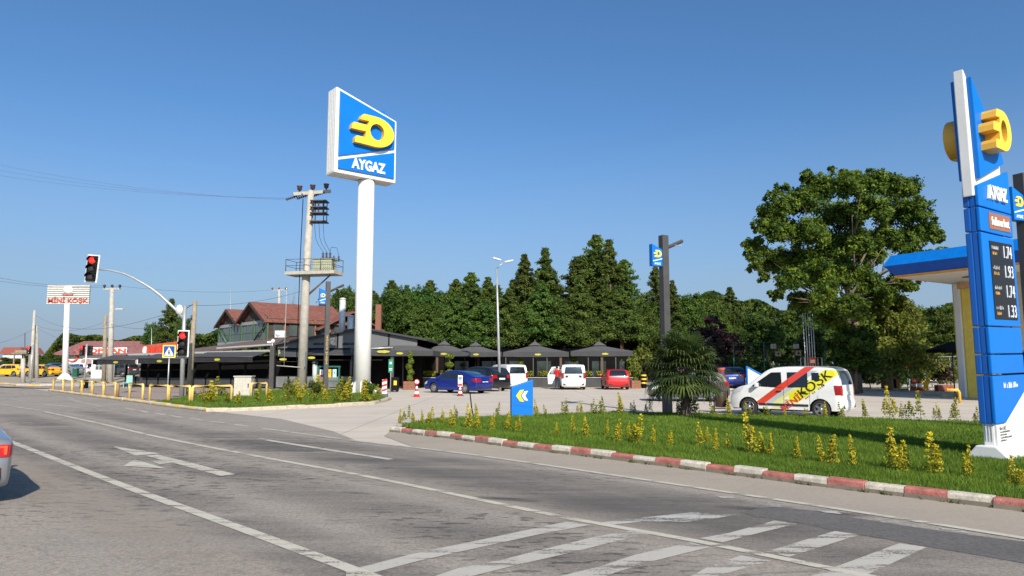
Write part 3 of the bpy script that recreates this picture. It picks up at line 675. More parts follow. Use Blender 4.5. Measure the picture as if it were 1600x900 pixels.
# square lamp posts with a small flag sign
def lamp_post(name, base, ht, wd, arm, arm_z, flag_s, flag_z0, flag_z1, label, armrise=.35, cells=False):
    r = thing(name, base, label, 'lamp post', rz=math.radians(25))
    mb = MB(); mb.box((0, 0, ht / 2), (wd, wd, ht)); mb.box((0, 0, .012), (wd * 2, wd * 2, .024)); mb.build('post', m_dk, r, bevel=.01)
    mb = MB(); a = Vector((wd / 2, 0, arm_z)); bvec = Vector((wd / 2 + arm, 0, arm_z + armrise))
    mb.tube([a, bvec], .07, 4, smooth=False); mb.build('lamp_arm', m_dk, r)
    mb = MB(); mb.box(((a + bvec) / 2 + Vector((arm * .15, 0, -.065)) + Vector((0, 0, armrise * .1))), (arm * .5, .1, .01)); mb.build('lamp_panel', M('lamp_panel', (.5, .5, .48), .4), r)
    w2 = flag_s
    fl = face('flag_sign', [(-wd / 2 - w2, flag_z0), (-wd / 2, flag_z0), (-wd / 2, flag_z1 - w2 * .42), (-wd / 2 - w2, flag_z1)], .2, .1, m_blue, r, .01)
    hh = flag_z1 - flag_z0; cx = -wd / 2 - w2 / 2
    for sg in (1, -1):
        mm = Matrix.Translation((cx + .0, -.1 * sg, flag_z0 + hh * .56)) @ RX if sg > 0 else Matrix.Translation((cx, .1, flag_z0 + hh * .56)) @ RX @ Matrix.Rotation(math.pi, 4, 'Y')
        v, f = shape_raw(logo_loops(w2 * .78, w2 * .6), .02); mb = MB(); mb.add(v, f, 0, mat=mm); mb.build('logo', m_yel, fl)
    face('divider', [(-wd / 2 - w2 + .02, flag_z0 + hh * .2), (-wd / 2 - .02, flag_z0 + hh * .32), (-wd / 2 - .02, flag_z0 + hh * .36), (-wd / 2 - w2 + .02, flag_z0 + hh * .24)], .008, -.1, m_ltr, fl)
    v, f = text_raw('AYGAZ', 1, .008, bold=.02, width=w2 * .62, height=hh * .1); mb = MB(); mb.add(v, f, 0, mat=Matrix.Translation((cx, -.101, flag_z0 + hh * .11)) @ RX); mb.build('lettering', m_ltr, fl, fixn=False)
    return r
b = G(1043, 648); s = b.y / F
lamp_post('lamp_post', b, V(1030, 368, b.y).z, .27, .75, V(1040, 387, b.y).z, .46, V(1022, 417, b.y).z, V(1014, 383, b.y).z, 'dark square lamp post with a blue flag sign behind the palm', .32)
b = G(508, 619)
lp = lamp_post('lamp_post', b, V(507, 440, b.y).z, .26, .8, V(515, 455, b.y).z, .38, V(497, 476, b.y).z, V(497, 451, b.y).z, 'dark square lamp post with yellow lettering beside the concrete transformer pole', .42)
v, f = text_raw('MİNİ KÖŞK', 1, .004, bold=.03, width=1.75, height=.15); mb = MB(); mb.add(v, f, 0, mat=Matrix.Translation((-.0, -.132, 2.75)) @ RX @ Matrix.Rotation(math.pi / 2, 4, 'Z')); mb.build('lettering', M('dull_gold', (.42, .30, .06), .6), lp, fixn=False)
b = gx(1627, 18.4)
lamp_post('lamp_post', b, V(1600, 272, b.y).z, .26, .8, V(1600, 300, b.y).z, .46, V(1592, 347, b.y).z, V(1585, 296, b.y).z, 'dark square lamp post cut by the right edge behind the price totem', .3)

# slim street lamp with two heads
b = gx(781, 50); r = thing('street_lamp', b, 'slim pale street lamp with two heads rising among the parasols', 'street lamp')
top = V(776, 420, 50) - b
mb = MB(); mb.tube([(0, 0, 0), (top.x * .5, 0, top.z * .5), top], [.11, .085, .055], 12); mb.build('pole', m_gal, r)
mb = MB(); e = V(786, 410, 50) - b; mb.tube([top, e], .035, 8); mb.build('arm', m_gal, r)
for sx, pz in ((-.42, .16), (.42, .0)):
    mb = MB(); mb.box((0, 0, 0), (.62, .26, .11)); o = mb.build('lamp_head', M('lamp_head', (.55, .52, .48), .5), r, bevel=.03); o.location = e + Vector((sx, 0, .08 + pz)); o.rotation_euler = (0, .28 if sx < 0 else -.2, 0)

# ---------------------------------------------------------------- transformer pole
b = gx(471, 48); r = thing('transformer_pole', b, 'thick concrete utility pole carrying a transformer platform and insulators', 'utility pole')
hT = V(479, 298, 48).z; lean = Matrix.Identity(4)
sx_ = 48 / F
mb = MB(); mb.tube([(0, 0, 0), (.05, 0, hT * .5), (.22, 0, hT)], [.33, .28, .21], 16); mb.build('pole', m_conc, r)
Lp = lambda px, py, Y=48: V(px, py, Y) - b
mb = MB(); zp = Lp(480, 428).z
a = math.radians(-12)
P_ = Matrix.Translation((.1 + .55, -.1, zp)) @ Matrix.Rotation(a, 4, 'Z')
mb.box((0, 0, 0), (3.6, 1.5, .22), mat=P_); mb.build('platform', m_conc, r)
mb = MB()
for sx in (-1.75, -.4, .8, 1.75):
    for sy in (-.7, .7): mb.tube([P_ @ Vector((sx, sy, .1)), P_ @ Vector((sx, sy, .95))], .025, 6)
for zz in (.5, .93):
    for sy in (-.7, .7): mb.tube([P_ @ Vector((-1.75, sy, zz)), P_ @ Vector((1.75, sy, zz))], .016, 6)
    for sx in (-1.75, 1.75): mb.tube([P_ @ Vector((sx, -.7, zz)), P_ @ Vector((sx, .7, zz))], .016, 6)
mb.build('railing', m_dk, r)
mb = MB(); mb.tube([P_ @ Vector((1.2, 0, -.1)), (.2, 0, zp - 1.5)], .05, 6); mb.tube([P_ @ Vector((.9, .5, -.1)), (.2, 0, zp - 1.4)], .04, 6); mb.build('brace', M('rusty_steel', (.16, .09, .06), .8), r)
mb = MB(); mb.box((.75, 0, .55), (1.35, .8, .75), mat=P_)
for k in range(9): mb.box((.2 + k * .14, -.43, .5), (.03, .1, .55), mat=P_)
mb.box((.75, 0, .95), (1.5, .95, .06), mat=P_)
tr = mb.build('transformer', M('transformer_green', (.36, .38, .27), .55, dirt=.3), r, bevel=.01)
mb = MB()
def insul(mb, p, s=1., n=4):
    for k in range(n): mb.lathe([(.03 * s, k * .085 * s), (.10 * s, k * .085 * s + .02 * s), (.03 * s, k * .085 * s + .06 * s)], 10, mat=Matrix.Translation(p))
    mb.tube([Vector(p), Vector(p) + Vector((0, 0, n * .085 * s + .05))], .025 * s, 6)
m_ins = M('insulator', (.06, .03, .03), .3, coat=.4)
for k in range(3):
    mb = MB(); insul(mb, P_ @ Vector((.55 + .26 * k, .1, .98)), 1.1, 5); mb.build('bushing', m_ins, tr)
for sx in (2.0, 1.65):
    mb = MB(); insul(mb, P_ @ Vector((sx, -.5, .7)), .9, 5); mb.build('surge_arrester', m_ins, r)
zc = hT - .15
mb = MB(); mb.box((.1, 0, 0), (2.6, .16, .22), mat=Matrix.Translation((.2, 0, zc)) @ Matrix.Rotation(.5, 4, 'Z') @ Matrix.Rotation(-.2, 4, 'Y')); mb.build('crossarm', m_conc, r)
CA = Matrix.Translation((.2, 0, zc)) @ Matrix.Rotation(.5, 4, 'Z') @ Matrix.Rotation(-.2, 4, 'Y')
for x in (-.75, .15, 1.1):
    mb = MB(); p = CA @ Vector((x, 0, .1))
    mb.tube([p, p + Vector((0, 0, .22))], .05, 6); mb.lathe([(.09, .12), (.17, .2), (.16, .33), (.2, .38), (.2, .44), (.06, .46)], 12, mat=Matrix.Translation(p)); mb.build('pin_insulator', m_ins, r)
ends = []
for j, x in enumerate((-.55, .2, .95)):
    mb = MB(); p = CA @ Vector((x, -.08, -.05)); q = p + Vector((-1.25, .25, -.34))
    for k in range(9):
        c = p.lerp(q, (k + .5) / 9); mb.lathe([(.04, -.05), (.11, 0), (.04, .05)], 8, mat=Matrix.Translation(c) @ (q - p).to_track_quat('Z', 'Y').to_matrix().to_4x4())
    mb.tube([p, q], .03, 6); mb.build('strain_insulator', m_ins, r); ends.append(q + b)
mb = MB()
z1, z2 = Lp(490, 315).z, Lp(490, 347).z
for sy in (-.4, .4):
    for sx in (.35, 1.15): mb.tube([(sx + .1, sy, z1), (sx + .1, sy, z2)], .03, 6)
for z in (z1, z1 - .45, z1 - .85, z2):
    mb.box((.85, 0, z), (1.1, .9, .06))
mb.build('switch_frame', m_dk, r)
for k in range(3):
    for z in (z1 - .06, z1 - .5):
        mb = MB(); insul(mb, (.55 + .32 * k, -.35, z - .32), .8, 4); mb.build('switch_insulator', m_ins, r)
mb = MB()
for k in range(3):
    p = P_ @ Vector((.55 + .26 * k, .1, 1.5)); q = Vector((.6 + .3 * k, -.3, z2))
    mid = (p + q) / 2 + Vector((-.05, 0, -.5)); mb.tube([q, q.lerp(mid, .6) + Vector((-.05, 0, -.2)), mid, p], .012, 4)
pts = [P_ @ Vector((1.05, .1, 1.5)), P_ @ Vector((1.3, -.2, 1.75)), P_ @ Vector((1.8, -.4, 1.65)), P_ @ Vector((2.0, -.5, 1.1))]; mb.tube(pts, .014, 4)
mb.tube([(-.28, -.1, hT - .6), (-.34, -.1, zp + 1), (-.36, -.1, 2)], .03, 5)
mb.build('leads', m_blk, r)
mb = MB(); mb.box((-.45, -.2, Lp(455, 555 if 0 else 538).z), (.02, .02, .02)); 
zz = V(470, 574, 48).z; mb = MB(); mb.tube([(0, -.35, zz), (-1.6, -.4, zz + .12)], .035, 6); mb.tube([(-1.1, -.4, zz + .1), (-1.1, -.4, zz + 5.2)], .018, 5); mb.build('side_bracket', M('pale_steel', (.4, .38, .34), .6), r)
mb = MB(); mb.box((.28, -.3, V(480, 562, 48).z), (.02, .34, 1.0)); mb.build('pole_plate', M('plate_grey', (.3, .3, .3), .6), r)
pole_ends = ends

# ---------------------------------------------------------------- traffic lights
m_red = M('signal_red', (1., .02, .015), .4, emit=1.3); m_off = M('signal_off', (.03, .03, .03), .25, coat=.3)
def signal_head(par, loc, s, rz, tilt=0., lit=True):
    """one housing with a white-edged backboard, three round lenses with visors"""
    r = Matrix.Translation(loc) @ Matrix.Rotation(rz, 4, 'Z') @ Matrix.Rotation(tilt, 4, 'Y')
    mb = MB(); mb.prism([(-.275 * s, -.645 * s), (.275 * s, -.645 * s), (.275 * s, .645 * s), (-.275 * s, .645 * s)], .03, mat=r @ Matrix.Translation((0, .02, 0)) @ RX)
    bb = mb.build('backboard', M('backboard_white', (.62, .62, .60), .5), par, bevel=.01)
    mb = MB(); mb.box((0, -.06, 0), (.42 * s, .14, 1.16 * s), mat=r); hb = mb.build('housing', m_blk, par, bevel=.02)
    for k, z in enumerate((.38, 0, -.38)):
        mb = MB(); mm = r @ Matrix.Translation((0, -.132, z * s)) @ RX
        mb.lathe([(.155 * s, 0), (.15 * s, .02), (.1 * s, .04), (.001, .05)], 20, mat=mm); mb.build('lens', m_red if k == 0 and lit else m_off, hb)
        mb = MB(); vs = []; fs = []
        for i in range(13):
            a_ = math.radians(-10 + 200 * i / 12)
            for rr, dd in ((.17, 0), (.17, .2)): vs.append((rr * s * math.cos(a_), rr * s * math.sin(a_), dd * s))
        for i in range(12): fs.append((2 * i, 2 * i + 1, 2 * i + 3, 2 * i + 2))
        mb.add(vs, fs, 0, True, mat=mm); mb.build('visor', m_blk, hb, fixn=False)
Yt = 38.; b = gx(284, Yt); s = Yt / F
r = thing('traffic_light', b, 'traffic signal mast with a curved arm and two red lights over the far verge', 'traffic light')
lp_ = lambda px, py: V(px, py, Yt) - b
mb = MB(); mb.tube([(0, 0, 0), lp_(286, 540), lp_(289, 478)], [.12, .11, .09], 12); mb.build('mast', m_gal, r)
arm = [(287, 498), (275, 484), (262, 472), (250, 461), (237, 451), (224, 443), (210, 435), (195, 428), (180, 424), (168, 421.5), (152, 421)]
mb = MB(); mb.tube([lp_(*q) for q in arm], [.085 - .004 * k for k in range(len(arm))], 10); mb.build('arm', m_gal, r)
signal_head(r, lp_(146, 420) + Vector((0, -.1, 0)), 1.17, .1, .06)
signal_head(r, lp_(289, 537) + Vector((0, -.2, 0)), 1.1, .1, 0)
v = lp_(281, 484); mb = MB(); mb.lathe([(.001, 0), (.19, 0), (.19, .03), (.001, .03)], 24, mat=Matrix.Translation(v + Vector((0, -.05, 0))) @ Matrix.Scale(1.4, 4, (0, 0, 1)) @ RX); pl = mb.build('round_plate', M('plate_pale', (.6, .6, .56), .6), r)
v_, f_ = text_raw('50', 1, .004, width=.3, height=.3); mb = MB(); mb.add(v_, f_, 0, mat=Matrix.Translation(v + Vector((0, -.085, 0))) @ RX)
# (worn emblem on the plate)
mb.build('worn_mark', M('plate_mark', (.35, .35, .34), .6), pl, fixn=False) if 0 else None
# crossing sign
b = gx(261, 37.2); r = thing('crossing_sign', b, 'blue and white pedestrian crossing sign with a yellow border on a thin pole', 'road sign', rz=.08)
zc = V(262, 549, 37.2).z
mb = MB(); mb.tube([(0, 0, 0), (0, 0, zc)], .035, 8); mb.build('pole', m_gal, r)
mb = MB(); mb.box((0, -.05, zc), (.66, .02, .66)); sgn = mb.build('plate', M('sign_yellow', (.75, .66, .08), .5), r)
mb = MB(); mb.box((0, -.065, zc), (.54, .012, .54)); mb.build('blue_field', M('sign_blue_deep', (.01, .05, .32), .5), sgn)
mb = MB(); mb.prism([(-.22, -.16), (.22, -.16), (0, .22)], .008, mat=Matrix.Translation((0, -.07, zc)) @ RX); mb.build('white_triangle', m_ltr, sgn)
mb = MB()
for q in ([(-.05, -.14), (.0, -.14), (.02, .0), (-.03, .0)], [(.02, -.14), (.07, -.14), (.03, .0), (-.0, .0)], [(-.04, 0), (.03, 0), (.03, .07), (-.03, .07)], [(-.02, .08), (.02, .08), (.02, .12), (-.02, .12)]):
    mb.prism(q, .004, mat=Matrix.Translation((0, -.0785, zc)) @ RX)
mb.build('walking_figure', m_blk, sgn)
mb = MB()
for k in range(6): mb.box((-.2 + k * .08, -.0725, zc - .21), (.05, .006, .06))
mb.build('stripe_marks', m_ltr, sgn)
# wooden pole by the signal
b = gx(295, 41); r = thing('wooden_pole', b, 'weathered wooden utility pole right behind the curved traffic signal mast', 'utility pole')
mb = MB(); mb.tube([(0, 0, 0), (.1, 0, V(297, 470, 41).z)], [.17, .12], 12); mb.build('pole', m_wood, r)
mb = MB(); mb.tube([(.05, 0, V(297, 474, 41).z), (-.45, .1, V(285, 482, 41).z)], .02, 6); mb.tube([(.0, -.17, V(297, 500, 41).z), (.0, -.17, V(297, 493, 41).z)], .05, 8); mb.build('bracket', m_dk, r)

# MINI KOSK board
Ym = 80.; b = gx(101, Ym); b.z = rise(b.x, b.y); r = thing('pole_sign', b, 'white slatted billboard on a white pole with red MİNİ KÖŞK lettering', 'sign')
lp_ = lambda px, py, Y=Ym: V(px, py, Y) - b
mb = MB(); mb.tube([(0, 0, 0), lp_(105, 474)], [.33, .27], 16); mb.build('pole', m_white, r)
mb = MB(); mb.lathe([(.85, 0), (.85, .12), (.35, .7), (.3, .75)], 8, smooth=False); mb.build('pole_foot', m_white, r)
A = lp_(73, 475); C = lp_(141, 445)
mb = MB(); n_ = 9
for k in range(n_):
    z0_ = A.z + (C.z - A.z) * k / n_; mb.box(((A.x + C.x) / 2, 0, z0_ + (C.z - A.z) / n_ * .4), (C.x - A.x, .12, (C.z - A.z) / n_ * .72))
bd = mb.build('slats', M('slat_white', (.55, .53, .49), .6, dirt=.2), r)
mb = MB(); mb.box(((A.x + C.x) / 2, .1, (A.z + C.z) / 2), (C.x - A.x, .06, C.z - A.z)); mb.build('backing', M('slat_back', (.22, .2, .19), .7), r)
ftx = lambda t, px, py, wd, ht, mt, par, bold=.02: (lambda v, f: MB().add(v, f, 0, mat=Matrix.Translation(lp_(px, py) + Vector((0, -.1, 0))) @ RX).build('lettering', mt, par, fixn=False))(*text_raw(t, 1, .03, bold=bold, width=wd, height=ht))
ftx('MİNİ KÖŞK', 107, 469.5, 4.5, .85, M('letter_red', (.42, .06, .035), .6), bd)
mb = MB(); mb.lathe([(.001, 0), (.55, 0), (.55, .06), (.001, .06)], 24, mat=Matrix.Translation(lp_(107, 453) + Vector((0, -.07, 0))) @ Matrix.Diagonal((1, 1, .8, 1)) @ RX); mb.build('emblem', m_ltr, bd)
mb = MB(); p = lp_(107, 459.5); mb.prism([(-.7, .1), (-.5, -.16), (.5, -.16), (.7, .1), (.45, -.03), (-.45, -.03)], .05, mat=Matrix.Translation(p + Vector((0, -.1, 0))) @ RX); mb.build('emblem_ribbon', MATS['letter_red'], bd)
# ---------------------------------------------------------------- vehicles
m_glass = M('car_glass', (.012, .016, .02), .06, var=0, coat=.8)
m_tyre = M('tyre', (.018, .018, .018), .85, var=.2, scale=20)
m_rim = M('rim', (.42, .43, .44), .3, metal=.8, var=.05)
m_trim = M('trim_black', (.02, .02, .021), .6, var=.1)
m_tail = M('tail_red', (.30, .006, .005), .2, coat=.3, var=.05)
m_lampc = M('lamp_clear', (.55, .58, .6), .12, coat=.6, var=.05)
m_plate = M('number_plate', (.72, .72, .70), .5, var=.03)
def paint(name, col, metal=0., rough=.32): return M('paint_' + name, col, rough, metal=metal, var=.03, scale=.8, coat=.7)
SPECS = dict(
    van=dict(prof=[(-1.88, .22), (-1.97, .34), (-1.985, .55), (-1.95, .66), (-1.945, 1.0), (-1.90, 1.30), (-1.82, 1.56), (-1.72, 1.67), (-1.5, 1.71), (-.9, 1.735), (-.2, 1.74), (.28, 1.71), (.55, 1.63), (.85, 1.42), (1.12, 1.20), (1.3, 1.10), (1.58, 1.02), (1.78, .92), (1.92, .74), (1.975, .55), (1.96, .36), (1.86, .22)],
             W=.855, sill=.26, belt=1.02, tum=.14, xr=-1.27, xf=1.24, R=.31, win=[[(.0, 1.02), (1.10, 1.06), (.40, 1.55), (.05, 1.56)], [(-.88, 1.05), (-.2, 1.03), (-.16, 1.56), (-.86, 1.57)], [(-1.28, 1.30), (-1.02, 1.29), (-1.0, 1.55), (-1.24, 1.55)]],
             rear=(4.45, 6.25, .80, .68), shield=(12.25, 14.7, .82, .9), tail=[[(-1.97, .80), (-1.78, .80), (-1.74, 1.12), (-1.93, 1.12)]], head=[[(1.50, .86), (1.86, .76), (1.74, .93), (1.34, 1.06)]], plate_z=.86),
    doblo=dict(prof=[(-2.08, .24), (-2.17, .34), (-2.19, .58), (-2.16, .68), (-2.15, 1.05), (-2.12, 1.40), (-2.06, 1.66), (-1.98, 1.79), (-1.8, 1.84), (-1.0, 1.86), (-.2, 1.86), (.35, 1.83), (.65, 1.74), (1.0, 1.48), (1.28, 1.26), (1.48, 1.16), (1.78, 1.08), (1.98, .98), (2.12, .80), (2.18, .58), (2.16, .36), (2.06, .24)],
               W=.915, sill=.28, belt=1.1, tum=.12, xr=-1.42, xf=1.40, R=.33, win=[[(.15, 1.12), (1.25, 1.14), (.58, 1.66), (.2, 1.68)], [(-.8, 1.12), (.05, 1.12), (.08, 1.68), (-.78, 1.68)]],
               rear=(4.35, 6.1, .78, .70), shield=(12.2, 14.7, .84, .9), tail=[[(-2.17, .85), (-2.06, .85), (-2.03, 1.25), (-2.14, 1.25)]], head=[[(1.7, .9), (2.05, .8), (1.92, 1.0), (1.55, 1.12)]], plate_z=.78),
    sedan=dict(prof=[(-2.2, .24), (-2.30, .34), (-2.33, .55), (-2.33, .72), (-2.28, .98), (-2.18, 1.05), (-1.95, 1.10), (-1.55, 1.22), (-1.05, 1.37), (-.6, 1.445), (-.1, 1.46), (.25, 1.43), (.6, 1.31), (1.0, 1.10), (1.28, .98), (1.6, .93), (1.95, .85), (2.15, .74), (2.28, .58), (2.31, .42), (2.22, .24)],
               W=.905, sill=.24, belt=.94, tum=.17, xr=-1.35, xf=1.35, R=.33, win=[[(.02, .95), (.98, .97), (.42, 1.31), (.06, 1.335)], [(-.85, .96), (-.06, .95), (-.02, 1.335), (-.66, 1.33)], [(-1.45, 1.0), (-.93, .965), (-.76, 1.31), (-1.02, 1.27)]],
               rear=(6.8, 8.6, .82, .72), shield=(11.2, 13.6, .80, .88), tail=[[(-2.3, .74), (-2.0, .80), (-1.98, .94), (-2.26, .96)]], head=[[(1.95, .60), (2.24, .52), (2.18, .68), (1.85, .78)]], plate_z=.72),
    hatch=dict(prof=[(-1.85, .24), (-1.95, .34), (-1.98, .55), (-1.97, .70), (-1.93, .98), (-1.82, 1.18), (-1.66, 1.36), (-1.50, 1.43), (-1.2, 1.46), (-.6, 1.49), (-.05, 1.49), (.25, 1.46), (.55, 1.34), (.9, 1.12), (1.15, 1.0), (1.45, .94), (1.72, .84), (1.9, .68), (1.98, .5), (1.96, .34), (1.88, .24)],
               W=.87, sill=.24, belt=.95, tum=.15, xr=-1.22, xf=1.24, R=.32, win=[[(.0, .96), (.88, .98), (.36, 1.34), (.04, 1.36)], [(-.85, .98), (-.07, .96), (-.04, 1.36), (-.72, 1.37)], [(-1.45, 1.05), (-.93, .99), (-.8, 1.36), (-1.25, 1.34)]],
               rear=(4.15, 6.5, .80, .70), shield=(11.2, 13.2, .80, .88), tail=[[(-1.94, .78), (-1.70, .82), (-1.66, 1.02), (-1.86, 1.04)]], head=[[(1.58, .66), (1.9, .58), (1.8, .76), (1.45, .86)]], plate_z=.60),
    suv=dict(prof=[(-2.1, .28), (-2.22, .38), (-2.26, .62), (-2.24, .80), (-2.20, 1.08), (-2.08, 1.32), (-1.90, 1.54), (-1.72, 1.62), (-1.4, 1.66), (-.7, 1.69), (-.1, 1.69), (.25, 1.66), (.6, 1.52), (1.0, 1.24), (1.28, 1.12), (1.65, 1.06), (1.98, .97), (2.18, .82), (2.26, .6), (2.24, .4), (2.14, .28)],
             W=.935, sill=.30, belt=1.08, tum=.15, xr=-1.36, xf=1.36, R=.36, win=[[(.0, 1.09), (.98, 1.11), (.42, 1.51), (.04, 1.53)], [(-.9, 1.10), (-.07, 1.09), (-.04, 1.53), (-.82, 1.54)], [(-1.65, 1.16), (-.98, 1.11), (-.9, 1.53), (-1.4, 1.5)]],
             rear=(4.15, 6.5, .80, .70), shield=(11.2, 13.2, .82, .9), tail=[[(-2.22, .92), (-1.95, .95), (-1.9, 1.08), (-2.12, 1.12)]], head=[[(1.85, .82), (2.2, .72), (2.1, .9), (1.7, 1.0)]], plate_z=.88))

class CarShape:
    def __init__(c, S, k=1.0):
        P = np.array(S['prof'], float)
        # smooth the outline a little
        Q = []
        for i in range(len(P) - 1):
            p0, p1, p2, p3 = P[max(i - 1, 0)], P[i], P[i + 1], P[min(i + 2, len(P) - 1)]
            for t in np.linspace(0, 1, 4, endpoint=False):
                Q.append(.5 * (2 * p1 + (p2 - p0) * t + (2 * p0 - 5 * p1 + 4 * p2 - p3) * t ** 2 + (3 * p1 - p0 - 3 * p2 + p3) * t ** 3))
        Q.append(P[-1]); c.P = np.array(Q); c.S = S; c.raw = P
        T_ = np.gradient(c.P, axis=0); T_ /= np.linalg.norm(T_, axis=1)[:, None]; c.N = np.stack([-T_[:, 1], T_[:, 0]], 1)  # outward normal
        c.x0, c.x1 = c.P[:, 0].min(), c.P[:, 0].max(); c.zr = c.P[:, 1].max()
        i0, i1 = c.P[:, 0].argmin(), c.P[:, 0].argmax(); c.up = c.P[i0:i1 + 1]; c.lr = c.P[:i0 + 1][::-1]; c.lf = c.P[i1:][::-1]
    def plan(c, x):
        L_ = c.x1 - c.x0; u = np.clip((c.x1 - .0 - x) / .55, 0, 1); v = np.clip((x - c.x0) / .28, 0, 1)
        return (1 - .17 * (1 - u) ** 2.2) * (1 - .09 * (1 - v) ** 2.4)
    def side(c, x, z):
        S = c.S; x = np.asarray(x, float); z = np.asarray(z, float)
        t = np.clip((z - S['belt']) / (c.zr - S['belt']), 0, 1.2); low = np.clip((.55 - z) / .4, 0, 1)
        y = S['W'] * c.plan(x) * (1 - S['tum'] * t ** 1.15 - .045 * low ** 1.5)
        y = y - .018 * np.exp(-((z - .62) / .10) ** 2) * (np.abs(x) < 1.2)      # soft crease in the doors
        return y
    def top(c, x): return np.interp(x, c.up[:, 0], c.up[:, 1])
def build_car(kind, loc, heading, pmat, label, cat='car', group=None, name='parked_car', graphics=False, z_off=0., taillit=False, rimm=None, big=False):
    S = SPECS[kind]; c = CarShape(S)
    r = thing(name, (loc[0], loc[1], z_off), label, cat, group, rz=math.atan2(heading[1], heading[0]))
    mb = MB(); rr = .055
    # strip running over nose, bonnet, roof and tail
    SS = [-1, -.985, -.95, -.86, -.6, -.3, 0, .3, .6, .86, .95, .985, 1]; DD = [1, .5, .16, .02, 0, 0, 0, 0, 0, .02, .16, .5, 1]
    n = len(c.P); vs = []
    for i in range(n):
        px_, pz_ = c.P[i]; nx_, nz_ = c.N[i]
        yb = float(c.side(px_ - nx_ * rr, pz_ - nz_ * rr))
        for s_, d_ in zip(SS, DD):
            cr = .035 * (1 - s_ * s_); vs.append((px_ - nx_ * rr * d_ + nx_ * (cr - .0), s_ * yb, pz_ - nz_ * rr * d_ + nz_ * (cr - .0)))
    k = len(SS); fs = [(i * k + j, i * k + j + 1, (i + 1) * k + j + 1, (i + 1) * k + j) for i in range(n - 1) for j in range(k - 1)]
    mb.add(vs, fs, 0, True)
    # side panels
    Q = c.P - c.N * rr; i0, i1 = Q[:, 0].argmin(), Q[:, 0].argmax(); up = Q[i0:i1 + 1]; lr = Q[:i0 + 1][::-1]; lf = Q[i1:]
    xs = np.unique(np.concatenate([Q[i0:i1 + 1, 0], np.linspace(Q[i0, 0], Q[i1, 0], 60)] + [ax + (S['R'] + .05) * np.cos(np.linspace(0, np.pi, 17)) for ax in (S['xr'], S['xf'])]))
    xs = xs[(xs >= Q[i0, 0]) & (xs <= Q[i1, 0])]
    o_ = np.argsort(up[:, 0]); zt = np.interp(xs, up[o_, 0], up[o_, 1])
    zb = np.full(len(xs), S['sill'])
    m_ = xs < lr[:, 0].max(); lo = np.argsort(lr[:, 0]); zb[m_] = np.maximum(zb[m_], np.interp(xs[m_], lr[lo, 0], lr[lo, 1]))
    m_ = xs > lf[:, 0].min(); lo = np.argsort(lf[:, 0]); zb[m_] = np.maximum(zb[m_], np.interp(xs[m_], lf[lo, 0], lf[lo, 1]))
    RA = S['R'] + .05
    for ax in (S['xr'], S['xf']):
        d_ = np.clip(RA ** 2 - (xs - ax) ** 2, 0, None) ** .5; zb = np.where(np.abs(xs - ax) < RA, np.maximum(zb, S['R'] + d_), zb)
    zb = np.minimum(zb, zt - .002)
    U = np.linspace(0, 1, 13); ZZ = zb[:, None] + (zt - zb)[:, None] * U[None]; XX = np.repeat(xs[:, None], 13, 1); YY = c.side(XX, ZZ)
    nxs = len(xs)
    for sg in (1, -1):
        vs = [(XX[i, j], sg * YY[i, j], ZZ[i, j]) for i in range(nxs) for j in range(13)]
        fs = [(i * 13 + j, (i + 1) * 13 + j, (i + 1) * 13 + j + 1, i * 13 + j + 1) for i in range(nxs - 1) for j in range(12)]
        if sg > 0: fs = [f[::-1] for f in fs]
        mb.add(vs, fs, 0, True)
        # lip of the wheel arches
        for ax in (S['xr'], S['xf']):
            vs = []; A_ = np.linspace(-.15, math.pi + .15, 20)
            for a_ in A_:
                x_, z_ = ax + RA * math.cos(a_), S['R'] + RA * math.sin(a_); y_ = float(c.side(x_, max(z_, S['sill'])))
                vs += [(x_, sg * y_, z_), (x_, sg * (y_ - .22), z_)]
            mb.add(vs, [(2 * i, 2 * i + 1, 2 * i + 3, 2 * i + 2) for i in range(19)], 1, True)
    body = mb.build('body', [pmat, m_trim], r, fixn=False)
    mb = MB(); W = S['W']; mb.box(((c.x0 + c.x1) / 2, 0, .55), (c.x1 - c.x0 - .35, 2 * W - .5, .62)); mb.box((0, 0, .26), (S['xf'] - S['xr'] - .75, 2 * W - .14, .12)); mb.build('underbody', m_trim, r)
    def sidepatch(q, nm, mat, par, off=.006, nu=8, nv=6, sides=(1, -1)):
        mb = MB()
        for sg in sides:
            vs = []
            for i in range(nu + 1):
                for j in range(nv + 1):
                    u, v = i / nu, j / nv
                    x = (q[0][0] * (1 - u) + q[1][0] * u) * (1 - v) + (q[3][0] * (1 - u) + q[2][0] * u) * v
                    z = (q[0][1] * (1 - u) + q[1][1] * u) * (1 - v) + (q[3][1] * (1 - u) + q[2][1] * u) * v
                    vs.append((x, sg * (float(c.side(x, z)) + off), z))
            fs = [(i * (nv + 1) + j, (i + 1) * (nv + 1) + j, (i + 1) * (nv + 1) + j + 1, i * (nv + 1) + j + 1) for i in range(nu) for j in range(nv)]
            mb.add(vs, fs if sg < 0 else [f[::-1] for f in fs], 0, True)
        return mb.build(nm, mat, par, fixn=False)
    gm = m_glass
    for q in S['win']:
        qb = [(q[0][0] - .02, q[0][1] - .02), (q[1][0] + .03, q[1][1] - .02), (q[2][0] + .02, q[2][1] + .02), (q[3][0] - .02, q[3][1] + .02)]
        for sg in (1, -1):
            w_ = sidepatch(q, 'side_window', MATS.get('glass_graphics') if graphics else gm, r, .009, sides=(sg,))
            sidepatch(qb, 'window_frame', m_trim, w_, .005, sides=(sg,)) if not graphics else None
